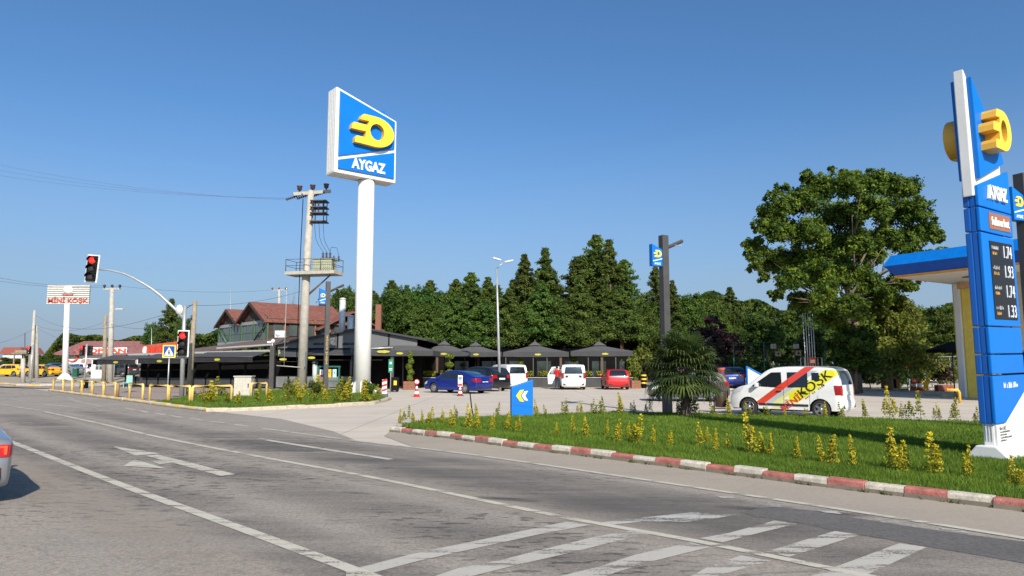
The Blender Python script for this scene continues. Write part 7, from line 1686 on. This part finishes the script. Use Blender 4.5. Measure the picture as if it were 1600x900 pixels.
mb = MB(); mb.lathe([(.001, 0), (.11, 0), (.11, .02), (.001, .02)], 20, mat=Matrix.Translation((0, -.03, .86)) @ RX); mb.build('sign_centre', m_ltr, sg)
mb = MB(); mb.box((.0, -.055, .86), (.03, .008, .14)); mb.build('sign_mark', m_blk, sg)
r, b = cone(719, 618.5, .5, 'white banded cone with an upright white sign in front of the blue sedan', sign=False)
mb = MB(); mb.box((0, 0, .88), (.27, .04, .66)); sg = mb.build('upright_sign', m_ltr, r, bevel=.01)
mb = MB(); mb.lathe([(.08, 0), (.11, 0), (.11, .01), (.08, .01)], 18, mat=Matrix.Translation((0, -.025, 1.05)) @ RX); mb.build('sign_ring', M('ring_grey', (.2, .22, .26), .6), sg); mb = MB(); mb.box((0, -.026, .66), (.24, .012, .14)); mb.build('sign_band', m_bw, sg)
# leaning black rod
b = G(741, 657); r = thing('leaning_rod', b, 'thin black leaning rod left of the blue direction board', 'post'); t = V(734.5, 615, b.y) - b; mb = MB(); mb.tube([(0, 0, 0), (t.x * .6, 0, t.z * .45), t], .022, 6); mb.build('rod', m_blk, r)
# litter bin
b = G(1127, 645); r = thing('litter_bin', b, 'brown cylindrical litter bin hung in a bent tube frame', 'litter bin'); s = b.y / F; h = 34 * s
mb = MB(); mb.lathe([(.20, .22), (.22, .24), (.225, h - .06), (.21, h - .03), (.19, h - .05), (.17, .3)], 24); mb.build('bucket', M('bin_brown', (.05, .025, .018), .45, var=.15), r)
mb = MB()
for sx in (-1, 1): mb.tube([(sx * .26, 0, .0), (sx * .26, 0, h)], .022, 6); mb.tube([(sx * .26, 0, .17), (sx * .26 * .4, -.1, .17)], .018, 6)
mb.tube([(-.26, 0, .17), (.26, 0, .17)], .02, 6); mb.tube([(-.26, 0, .05), (-.1, 0, .03), (0, 0, .0)], .02, 6); mb.tube([(-.26, 0, h - .1), (.26, 0, h - .1)], .015, 6); mb.build('frame', m_blk, r)
# dark sprinkler / stone on the lawn by the palm
b = G(1010, 652.5); r = thing('stone', b, 'dark rough stone on the lawn left of the lamp post', 'stone'); bmx = bmesh.new(); bmesh.ops.create_icosphere(bmx, subdivisions=2, radius=.16)
for v in bmx.verts: v.co *= 1 + .25 * math.sin(v.co.x * 40 + v.co.y * 23) * .6; v.co.z = v.co.z * .6 + .08
me = bpy.data.meshes.new('rock'); bmx.to_mesh(me); bmx.free(); me.materials.append(M('stone_dark', (.03, .025, .02), .9)); o = bpy.data.objects.new('rock', me); COL.objects.link(o); o.parent = r
# ---------------------------------------------------------------- right background
m_gp = M('green_post', (.03, .12, .08), .5)
m_mesh = None
def mesh_fence(name, a, b, h, label, step=2.6, wires=14, mat=m_gp, vert=.5):
    r = thing(name, a, label, 'fence', rz=math.atan2((b - a).y, (b - a).x)); L_ = (b - a).length; n = max(1, round(L_ / step))
    for k in range(n + 1): mb = MB(); mb.tube([(L_ * k / n, 0, 0), (L_ * k / n, 0, h)], .035, 6); mb.build('post', mat, r)
    mb = MB()
    for k in range(wires): mb.tube([(0, 0, .1 + (h - .15) * k / (wires - 1)), (L_, 0, .1 + (h - .15) * k / (wires - 1))], .007, 3, cap=False)
    x = 0
    while x < L_: mb.tube([(x, 0, .1), (x, 0, h - .05)], .006, 3, cap=False); x += vert
    mb.build('wire_mesh', mat, r); return r
Yf = 55.; a = gx(1148, Yf); b = gx(1340, Yf); mesh_fence('mesh_fence', a, b, V(1180, 534, Yf).z, 'tall green wire mesh fence behind the parked vans', 2.4, 16)
a = gx(1340, Yf); b = gx(1425, 57); mesh_fence('mesh_fence', a, b, V(1370, 560, Yf).z, 'lower green wire mesh fence beside the little dog house', 2.4, 12)
for px, py, lb in ((1208.5, 541, 'floodlight on the green fence, the left one'), (1244, 541, 'floodlight on the green fence, the right one')):
    p = V(px, py, Yf - .1); r = thing('floodlight', p, lb, 'floodlight'); mb = MB(); mb.box((0, 0, 0), (.42, .08, .36)); mb.build('housing', M('flood', (.5, .48, .42), .5), r, bevel=.02); mb = MB(); mb.box((0, -.045, 0), (.34, .01, .28)); mb.build('glass', M('flood_glass', (.3, .3, .28), .2), r)
    mb = MB(); mb.tube([(0, .05, -.3), (0, .05, .1)], .02, 5); mb.build('bracket', m_dk, r)
for px, py, lb in ((1215.5, 553, 'wooden nest box with a round hole, the left one'), (1247, 552, 'wooden nest box with a round hole, the right one')):
    p = V(px, py, Yf - .15); r = thing('nest_box', p, lb, 'nest box'); mb = MB(); mb.box((0, 0, 0), (.38, .25, .36)); mb.build('box', M('nest_wood', (.38, .27, .18), .8), r); mb = MB(); mb.box((0, -.02, .2), (.5, .36, .05)); mb.build('roof', m_wood, r)
    mb = MB(); mb.lathe([(.001, 0), (.08, 0), (.08, .01), (.001, .01)], 14, mat=Matrix.Translation((0, -.126, 0)) @ RX); mb.build('entrance_hole', m_blk, r)
# five white poles in a rack
b = gx(1266, 46); r = thing('flagpole_rack', b, 'rack of five tall bare white poles behind the lettered van', 'flagpoles'); 
for k, (px0, px1) in enumerate(((1260, 1254), (1264.5, 1259), (1269, 1264), (1274, 1269), (1279, 1273.5))):
    p = V(px0, 571, 46) - b; q = V(px1, 489, 46) - b; mb = MB(); mb.tube([(p.x, .1 * k, 0), (q.x, .1 * k, q.z)], [.035, .022], 8); mb.build('pole', M('pole_pale', (.5, .5, .48), .6), r)
mb = MB(); z = V(1266, 559, 46).z; x0 = V(1256, 560, 46).x - b.x; x1 = V(1283, 560, 46).x - b.x
mb.tube([(x0, -.1, 0), (x0, -.1, z), (x1, -.1, z), (x1, -.1, 0)], .03, 6, smooth=False); mb.tube([(x0, .5, 0), (x0, .5, z), (x1, .5, z), (x1, .5, 0)], .03, 6, smooth=False); mb.build('rack_frame', m_gal, r)
p = V(1270.5, 564, 45.7) - b; mb = MB(); mb.box((p.x, -.2, p.z), (.45, .03, .42)); sg = mb.build('red_sign', m_bw, r); mb = MB(); mb.box((p.x, -.22, p.z - .02), (.3, .02, .2)); mb.build('sign_picture', M('sign_cream', (.75, .6, .35), .6), sg)
# grey gate frame, playground, planter, dog house
Yg = 56.; a = gx(1422, Yg); r = thing('gate_frame', a, 'grey steel gate frame with mesh sides at the playground', 'gate'); s = Yg / F; h = V(1422, 558.5, Yg).z; w1 = 24 * s
mb = MB(); mb.tube([(0, 0, 0), (0, 0, h), (w1, 0, h), (w1, 0, 0)], .05, 6, smooth=False); mb.build('frame', m_gal, r)
mb = MB(); mb.tube([(w1, .2, h), (w1 + 3.6, 1.0, h + .1)], .04, 6)
for k in range(3): mb.tube([(w1 + 1.2 * (k + 1), .4 + .2 * k, 0), (w1 + 1.2 * (k + 1), .4 + .2 * k, h)], .03, 6)
for k in range(10): mb.tube([(0, 0, .1 + k * h / 10), (w1 + 3.6, .9, .1 + k * h / 10)], .008, 3)
mb.build('side_mesh', M('mesh_grey', (.2, .21, .2), .5), r)
p = gx(1464, 66); r = thing('play_house', p, 'dull red hipped roof of a small open pavilion beyond the gate', 'pavilion'); s = 66 / F; z0 = V(1464, 575, 66).z; z1 = V(1464, 567, 66).z; wd = 46 * s / 2
mb = MB(); q = [(-wd, 0, z0), (wd, 0, z0), (wd, 4, z0), (-wd, 4, z0), (-wd * .55, 2, z1 + .15), (wd * .55, 2, z1 + .15)]; mb.add(q, [(0, 1, 5, 4), (1, 2, 5), (2, 3, 4, 5), (3, 0, 4), (0, 3, 2, 1)]); mb.build('roof', m_maroon, r)
for sx in (-1, 1):
    for y in (.3, 3.7): mb = MB(); mb.box((sx * wd * .85, y, z0 / 2), (.12, .12, z0)); mb.build('post', m_wood, r)
p = gx(1396, 53.5); r = thing('dog_house', p, 'small brown wooden dog house with a green ball on its roof', 'dog house'); mb = MB(); mb.prism([(-.5, 0), (.5, 0), (.5, .8), (0, 1.2), (-.5, .8)], .8, mat=Matrix.Translation((0, .8, 0)) @ RX); mb.build('walls', M('kennel_wood', (.3, .13, .06), .8), r)
mb = MB(); mb.box((.0, -.012, .42), (.45, .02, .75)); mb.build('opening', m_blk, r)
for sg in (-1, 1): mb = MB(); mb.box((sg * .3, .4, 1.02), (.82, 1.0, .05), mat=Matrix.Translation((sg * .0, 0, 0)) @ Matrix.Translation((sg * .3, 0, 1.02)) @ Matrix.Rotation(sg * .67, 4, 'Y') @ Matrix.Translation((-sg * .3, 0, -1.02))); mb.build('roof_board', M('kennel_roof', (.05, .035, .03), .8), r)
p = gx(1403, 53); p.z = 1.05; r = thing('ball', p, 'green ball lying on the dog house roof', 'ball'); mb = MB(); mb.lathe([(.22 * math.sin(t) + .001, -.22 * math.cos(t) + .22) for t in np.linspace(0, math.pi, 10)], 16); mb.build('shell', M('ball_green', (.02, .3, .2), .5), r)
p = gx(1476, 50); r = thing('shrub_planter', p, 'long brick red planter with a dark reddish shrub near the station column', 'planter'); mb = MB(); mb.box((0, 0, .22), (1.15, .5, .44)); mb.build('box', M('planter_brick', (.25, .06, .04), .7), r, bevel=.03)
o = bpy.data.objects.new('foliage', crown_broad('foliage', 77, .75, 1.5, .35, 2500, lm['purple'], .06, lobes=8)[0]); COL.objects.link(o); o.parent = r
p = gx(1437.5, 50.5); r = thing('striped_barrel', p, 'red and white striped traffic cone by the gate frame', 'traffic cone'); mb = MB(); mb.box((0, 0, .03), (.5, .5, .06)); mb.lathe([(.2, .05), (.17, .28), (.165, .3), (.13, .52), (.125, .54), (.08, .85), (.05, .95)], 14); o = mb.build('cone', [m_bw, m_ltr], r)
for p_ in o.data.polygons:
    if .29 < p_.center.z < .53: p_.material_index = 1
p = gx(1426, 51.5); r = thing('ride_toy', p, 'small red and grey striped barrier board at the gate', 'barrier'); mb = MB(); mb.prism([(-.2, 0), (.2, 0), (.15, 1.0), (-.1, 1.0)], .15, mat=RX); mb.build('panel', M('barrier_dull', (.35, .06, .05), .7), r); mb = MB(); mb.box((0, -.16, .4), (.34, .02, .16)); mb.build('white_band', m_ltr, r)
p = gx(1446, 51.2); r = thing('yellow_rocker', p, 'yellow playground rocker beside the striped cone', 'play equipment'); mb = MB(); mb.prism([(-.1, 0), (.12, 0), (.2, .5), (.3, .55), (.25, .9), (.1, .75), (-.35, .65), (-.35, .5), (-.1, .4)], .12, mat=RX); mb.build('body', m_yel, r, bevel=.02); mb = MB(); mb.lathe([(.14, 0), (.1, .08), (.1, .12)], 10); mb.build('spring', m_dk, r)
p = gx(1457, 60); r = thing('red_poster', p, 'small white and red poster board beyond the gate', 'sign'); mb = MB(); mb.box((0, 0, .9), (.65, .04, .75)); s_ = mb.build('board', m_ltr, r); mb = MB(); mb.prism([(-.25, -.15), (.2, -.1), (.25, .12), (-.1, .2)], .01, mat=Matrix.Translation((0, -.022, .92)) @ RX); mb.build('print', m_bw, s_); mb = MB(); mb.box((0, .03, .4), (.06, .04, .8)); mb.build('leg', m_dk, r)
p = V(1418, 570, 55); r = thing('fire_box', p, 'bright red box hung on a post left of the gate frame', 'box'); mb = MB(); mb.box((0, 0, 0), (.26, .2, .55)); mb.build('case', m_bw, r, bevel=.03); mb = MB(); mb.box((0, .14, -.9 + .2), (.06, .06, 2.2)); mb.build('post', m_gp, r)
p = V(1127, 579, 48); p.z -= .18; r = thing('red_tub', p, 'faded red tub on a stand between the palm and the blue off-roader', 'tub'); mb = MB(); mb.lathe([(.18, .05), (.25, .35), (.27, .36), (.26, .33), (.17, .08)], 16); mb.build('tub', M('tub_red', (.5, .12, .09), .6), r); mb = MB(); mb.box((0, 0, -.65), (.3, .3, 1.38)); mb.build('stand', m_dk, r)
# black umbrella corner and pump things behind the column
p = gx(1492, 47); r = thing('parasol', p, 'black parasol edge showing left of the yellow station column', 'parasol'); z = V(1492, 545, 47).z
mb = MB(); vs = [(-1.1, -1.1, z - .05), (1.1, -1.1, z - .05), (1.1, 1.1, z - .05), (-1.1, 1.1, z - .05), (0, 0, z + .5)]; mb.add(vs, [(0, 1, 4), (1, 2, 4), (2, 3, 4), (3, 0, 4)]); mb.add([(q[0], q[1], q[2]) for q in vs[:4]] + [(q[0], q[1], q[2] - .2) for q in vs[:4]], [(k, (k + 1) % 4, 4 + (k + 1) % 4, 4 + k) for k in range(4)]); mb.build('canopy', m_blk, r, fixn=False); mb = MB(); mb.tube([(0, 0, 0), (0, 0, z + .4)], .04, 8); mb.build('pole', m_dk, r)
# yellow pipe guard by the pump island
a = G(1500, 630); r = thing('pipe_guard', a, 'orange bent pipe guard beside the station column', 'guard rail', rz=math.pi); h = 20 * a.y / F
mb = MB(); mb.tube([(0, 0, 0), (0, 0, h - .12), (.04, 0, h - .03), (.13, 0, h), (.62, 0, h + .02)], .065, 10); mb.build('pipe', M('pipe_orange', (.80, .40, .02), .45), r)
p = G(1500, 619); p2 = p + Vector((12, -2, 0)); r = thing('pump_island', Vector((p.x - 1.6, p.y - .8, 0)), 'low concrete pump island under the station column', 'pump island'); mb = MB(); mb.box((5, .8, .08), (10, 1.9, .16)); mb.build('slab', m_kc, r, bevel=.03)
# low kerb line at the back of the forecourt on the right
r = struct(MB().box((0, 0, .07), (26, .25, .14)).build('kerb_back_right', m_kc)); r.location = (gx(1400, 52.3).x - 4, 52.3, 0)
# ---------------------------------------------------------------- left background poles, signals, wires
def upole(px0, px1, top, Y, r0, r1, mat, label, name='utility_pole'):
    b = gx(px0, Y); b.z = rise(b.x, b.y); t = V(px1, top, Y) - b; r = thing(name, b, label, 'utility pole'); mb = MB(); mb.tube([(0, 0, 0), (t.x * .5, 0, t.z * .5), (t.x, 0, t.z)], [r0, (r0 + r1) / 2, r1], 10); mb.build('pole', mat, r); return r, b, t
r, b, t = upole(172, 175, 450, 72, .30, .20, m_conc, 'pale concrete utility pole with three dark insulators and a street lamp arm')
mb = MB(); mb.box((t.x, 0, t.z - .1), (1.7, .14, .14)); mb.build('crossarm', m_conc, r)
for px in (163.5, 175.5, 187.5):
    q = V(px, 447, 72) - b; mb = MB(); mb.lathe([(.06, -.3), (.06, -.15), (.13, -.1), (.12, .02), (.16, .06), (.05, .16)], 10, mat=Matrix.Translation((q.x, -.02, q.z))); mb.build('insulator', m_ins, r)
q = V(182, 483, 72) - b; q2_ = V(192, 482, 72) - b; mb = MB(); mb.tube([(t.x * .8, 0, q.z - .1), q], .03, 6); mb.build('lamp_arm', m_gal, r); mb = MB(); mb.box(((q.x + q2_.x) / 2, 0, q.z), (.75, .25, .12)); mb.build('lamp_head', M('lamp_head', ()), r, bevel=.04)
upole(162, 165, 493, 76, .24, .18, m_wood, 'leaning wooden utility pole beside the concrete pole with insulators')
r, b, t = upole(48, 54, 485, 84, .3, .12, m_conc, 'tall tapering half of the twin concrete pole at the far left'); r2, b2, t2 = upole(57, 56, 508, 84.5, .28, .22, m_conc, 'shorter half of the twin concrete pole at the far left')
upole(38, 39, 520, 95, .07, .05, m_dk, 'thin dark pole left of the twin concrete pole'); upole(36, 36, 560, 74, .22, .2, m_conc, 'stubby concrete post at the far left kerb')
r, b, t = upole(437, 436, 452, 95, .22, .16, m_conc, 'distant concrete pole with three insulators above the red roof'); mb = MB(); mb.box((t.x, 0, t.z - .1), (2.2, .12, .12)); mb.build('crossarm', m_conc, r)
for k in (-1, 0, 1): mb = MB(); mb.lathe([(.05, -.1), (.14, 0), (.13, .12), (.04, .25)], 8, mat=Matrix.Translation((t.x + k * .9, 0, t.z))); mb.build('insulator', m_ins, r)
upole(360, 360, 432, 110, .03, .02, m_gal, 'hair-thin radio mast above the red tiled roof', 'radio_mast'); upole(236, 237, 512, 88, .05, .04, m_gal, 'thin pole in front of the dark trees left of the banner', 'thin_pole')
def small_signal(px, Y, pxh, label, both=False):
    b = gx(px, Y); b.z = rise(b.x, b.y); r = thing('traffic_light', b, label, 'traffic light'); z = V(px, 545, Y).z - b.z
    mb = MB(); mb.tube([(0, 0, 0), (0, 0, z + .4)], .07, 8); mb.build('mast', m_gal, r)
    for sg, rz_ in ((-1, -.25), (1, 1.35)) if both else ((-1, 0),):
        mb = MB(); m4 = Matrix.Translation((sg * .32, -.05, z - .15)) @ Matrix.Rotation(rz_, 4, 'Z'); mb.box((0, 0, 0), (.32, .24, .8), mat=m4); hd = mb.build('housing', m_blk, r, bevel=.02)
        for k in range(3): mb = MB(); mb.lathe([(.14, 0), (.12, .03), (.001, .05)], 16, mat=m4 @ Matrix.Translation((0, -.12, .25 - k * .25)) @ RX); mb.build('lens', m_red if k == 0 and sg < 0 else m_off, hd)
small_signal(47, 70, 0, 'small red traffic light on a thin post at the far left'); small_signal(131.5, 58, 0, 'twin headed traffic light showing red left of the kiosk', True)
def wire(name, pts, label, rad=.012, sag=.6):
    a, b = Vector(pts[0]), Vector(pts[1]); r = thing(name, a, label, 'wire'); n = 16; q = [(b - a) * (k / n) - Vector((0, 0, sag * 4 * (k / n) * (1 - k / n))) for k in range(n + 1)]; mb = MB(); mb.tube(q, rad, 4, cap=False); mb.build('strand', M('cable_grey', (.09, .09, .10), .7), r)
for k, (e, px0, py0) in enumerate(zip(pole_ends, (-40, -40, -40), (249, 259, 268))):
    wire('power_line', (V(px0, py0, 47), e), ['upper', 'middle', 'lowest'][k] + ' of three overhead wires running left from the transformer pole', .006, .5)
for k, (pa, pb, Ya, Yb_, sg) in enumerate([((-20, 430), (163, 446), 60, 72, .4), ((-20, 436), (187, 447), 60, 72, .4), ((187, 447), (437, 452), 72, 95, .5), ((56, 493), (296, 477), 84, 41, 1.5), ((56, 508), (163, 503), 84, 76, .8), ((165, 503), (296, 505), 76, 41, .5), ((57, 512), (283, 525), 84, 60, 1.6), ((-20, 540), (56, 512), 70, 84, .3), ((296, 477), (470, 455), 41, 48, .3)]):
    wire('cable', (V(*pa, Ya), V(*pb, Yb_)), ['faint cable crossing behind the billboard top', 'second faint cable crossing behind the billboard top', 'long thin cable between the two insulator poles', 'sagging cable from the twin pole to the wooden pole', 'short cable between twin pole and leaning wooden pole', 'cable between the two wooden poles', 'low pale cable in front of the wooded ridge', 'cable leaving the picture at the far left', 'cable from the wooden pole to the transformer pole'][k], .012, sg)
# restaurant terrace stuff: people-height clutter near the kiosk
p = gx(199, 56); r = thing('chair', p, 'pale green plastic chair beside the low end of the restaurant', 'chair'); mb = MB(); mb.box((0, 0, .45), (.5, .5, .05)); mb.build('seat', M('chair_green', (.25, .45, .40), .5), r); mb = MB(); mb.box((0, .24, .75), (.48, .04, .55)); mb.build('backrest', M('chair_green', ()), r)
for sx in (-.2, .2):
    for sy in (-.2, .2): mb = MB(); mb.box((sx, sy, .22), (.05, .05, .45)); mb.build('leg', M('chair_green', ()), r)
p = gx(131, 55); r = thing('cable_box', p, 'black and yellow hazard box beneath the twin headed signal', 'box'); mb = MB(); mb.box((0, 0, .35), (.45, .4, .7)); mb.build('case', m_blk, r, bevel=.03); mb = MB(); mb.box((0, -.21, .42), (.3, .02, .14)); mb.build('yellow_band', m_yel, r)
p = gx(617, 49); r = thing('service_cart', p, 'black service cart with a yellow panel behind the green sign', 'cart'); mb = MB(); mb.box((0, 0, .55), (.5, .45, .9)); mb.build('body', m_blk, r, bevel=.03); mb = MB(); mb.box((.05, -.24, .62), (.2, .02, .3)); mb.build('panel', m_yel, r)
mb = MB()
for sx in (-.18, .18): mb.lathe([(.09, -.03), (.09, .03)], 12, mat=Matrix.Translation((sx, -.1, .09)) @ RX)
mb.build('wheels', m_tyre, r)
p = gx(1006, 57); r = thing('hazard_bollard', p, 'black and yellow banded bollard at the right end of the terrace', 'bollard'); mb = MB(); mb.lathe([(.22, 0), (.22, 1.25), (.15, 1.32)], 14); o = mb.build('body', [m_blk, m_yel], r, bevel=0)
mb = MB()
for z in (.35, .65, .95): mb.lathe([(.225, z), (.225, z + .12)], 14)
mb.build('bands', m_yel, r)

# ---------------------------------------------------------------- people
def person(loc, rz, label, shirt, trouser, hair, pose):
    """one continuous skinned figure, 1.75 m tall, facing -y before rotation"""
    J = dict(pelvis=(0, 0, .95), spine=(0, .01, 1.15), chest=(0, .01, 1.36), neck=(0, .0, 1.50), head=(0, -.02, 1.60), crown=(0, .0, 1.71))
    for s, sd in ((-1, 'l'), (1, 'r')):
        J['hip' + sd] = (.10 * s, 0, .90); J['knee' + sd] = (.11 * s, -.03 - .03 * s, .50); J['ank' + sd] = (.11 * s, .02 + .05 * s, .09); J['toe' + sd] = (.12 * s, -.13 + .05 * s, .04)
        J['sho' + sd] = (.18 * s, .01, 1.41)
    J.update(pose)
    E_ = [('pelvis', 'spine'), ('spine', 'chest'), ('chest', 'neck'), ('neck', 'head'), ('head', 'crown')]
    for sd in 'lr': E_ += [('pelvis', 'hip' + sd), ('hip' + sd, 'knee' + sd), ('knee' + sd, 'ank' + sd), ('ank' + sd, 'toe' + sd), ('chest', 'sho' + sd), ('sho' + sd, 'elb' + sd), ('elb' + sd, 'wri' + sd), ('wri' + sd, 'palm' + sd)]
    R_ = dict(pelvis=.135, spine=.12, chest=.15, neck=.055, head=.088, crown=.06, hip=.095, knee=.06, ank=.042, toe=.035, sho=.062, elb=.042, wri=.028, palm=.033)
    names = list(J); co = [Vector(J[n_]) for n_ in names]; rad = [R_.get(n_, R_.get(n_[:-1], .01)) for n_ in names]; ed = [(names.index(a), names.index(b_)) for a, b_ in E_]
    for sd, s in (('l', -1), ('r', 1)):
        p = Vector(J['palm' + sd]); w_ = Vector(J['wri' + sd]); d = (p - w_).normalized(); si = d.cross(Vector((0, 1, .2))).normalized(); pi_ = names.index('palm' + sd)
        for k, (o_, L_) in enumerate(((-.03, .065), (-.01, .08), (.012, .075), (.032, .058), (-.045, .045))):
            i0 = len(co); b0 = p + si * o_ + d * (.0 if k == 4 else .03); dd = (d * .6 - si * .9).normalized() if k == 4 else d
            co += [b0, b0 + dd * L_ * .55, b0 + dd * L_ * .95 + Vector((0, -.012, 0))]; rad += [.010, .009, .008]; ed += [(pi_, i0), (i0, i0 + 1), (i0 + 1, i0 + 2)]
    me = bpy.data.meshes.new('body'); me.from_pydata(co, ed, []); o = bpy.data.objects.new('body', me); COL.objects.link(o)
    md = o.modifiers.new('s', 'SKIN'); 
    for i, v in enumerate(me.skin_vertices[0].data): v.radius = (rad[i], rad[i] * (.78 if names[i:i + 1] and names[i][:4] in ('pelv', 'spin', 'ches') else 1)); v.use_root = (i == 0)
    sb_ = o.modifiers.new('u', 'SUBSURF'); sb_.levels = 2; sb_.render_levels = 2
    dg = bpy.context.evaluated_depsgraph_get(); dg.update(); m2 = bpy.data.meshes.new_from_object(o.evaluated_get(dg)); bpy.data.objects.remove(o)
    r = thing('person', loc, label, 'person', rz=rz); m2.name = 'body'; m2.materials.clear()
    for q in (M('skin', (.42, .24, .16), .6), shirt, trouser, M('shoe', (.02, .02, .02), .6)): m2.materials.append(q)
    for p_ in m2.polygons:
        c = p_.center; p_.use_smooth = True
        arm = abs(c.x) > .205 and c.z > .7
        dl = min((c - Vector(J['sho' + sd])).length for sd in 'lr'); hand = min((c - (Vector(J['elb' + sd]))).length for sd in 'lr')
        p_.material_index = 3 if c.z < .075 else 2 if c.z < .95 and min((c - Vector(J['palm' + sd])).length for sd in 'lr') > .16 and not (abs(c.x) > .23) else 1 if c.z < 1.47 and (not arm or dl < .27) else 0
    b_ = bpy.data.objects.new('body', m2); COL.objects.link(b_); b_.parent = r
    hd = Vector(J['head']); mb = MB(); mb.lathe([(.001, .105), (.05, .10), (.085, .06), (.098, .01), (.09, -.03), (.07, -.06)][::-1], 16, mat=Matrix.Translation(hd + Vector((0, .02, .05)))); mb.build('hair', hair, r)
    mb = MB(); mb.tube([hd + Vector((0, -.085, .01)), hd + Vector((0, -.112, -.022)), hd + Vector((0, -.088, -.032))], [.008, .014, .010], 6)
    for s in (-1, 1):
        mb.tube([hd + Vector((s * .085, .0, -.02)), hd + Vector((s * .098, .01, .02))], .014, 6)
    mb.build('nose_and_ears', MATS['skin'], b_)
    mb = MB()
    for s in (-1, 1): mb.box(hd + Vector((s * .032, -.086, .018)), (.022, .006, .01))
    mb.box(hd + Vector((0, -.084, -.05)), (.04, .006, .008)); mb.build('eyes_and_mouth', M('face_dark', (.06, .03, .03), .5), b_)
    return r
poseA = dict(elbl=(-.24, .0, 1.15), wril=(-.22, -.20, 1.08), palml=(-.2, -.28, 1.08), elbr=(.25, -.02, 1.14), wrir=(.26, -.24, 1.16), palmr=(.26, -.32, 1.18))
person(gx(870.5, 53.5), math.radians(150), 'person in red shirt and dark trousers at the open door of the panel van', M('shirt_red', (.50, .012, .012), .8), M('trouser_dark', (.02, .022, .03), .8), M('hair_dark', (.015, .012, .01), .7), poseA)
poseB = dict(elbl=(-.25, .03, 1.15), wril=(-.26, -.06, .93), palml=(-.26, -.08, .84), elbr=(.25, .03, 1.15), wrir=(.27, -.04, .93), palmr=(.27, -.06, .84))
p = gx(31, 86); p.z = rise(p.x, p.y)
person(p, math.radians(-60), 'person in a white shirt and dark trousers beside the leftmost yellow taxi', M('shirt_white', (.6, .58, .58), .8), M('trouser_dark', ()), M('cap_red', (.35, .03, .03), .8), poseB)
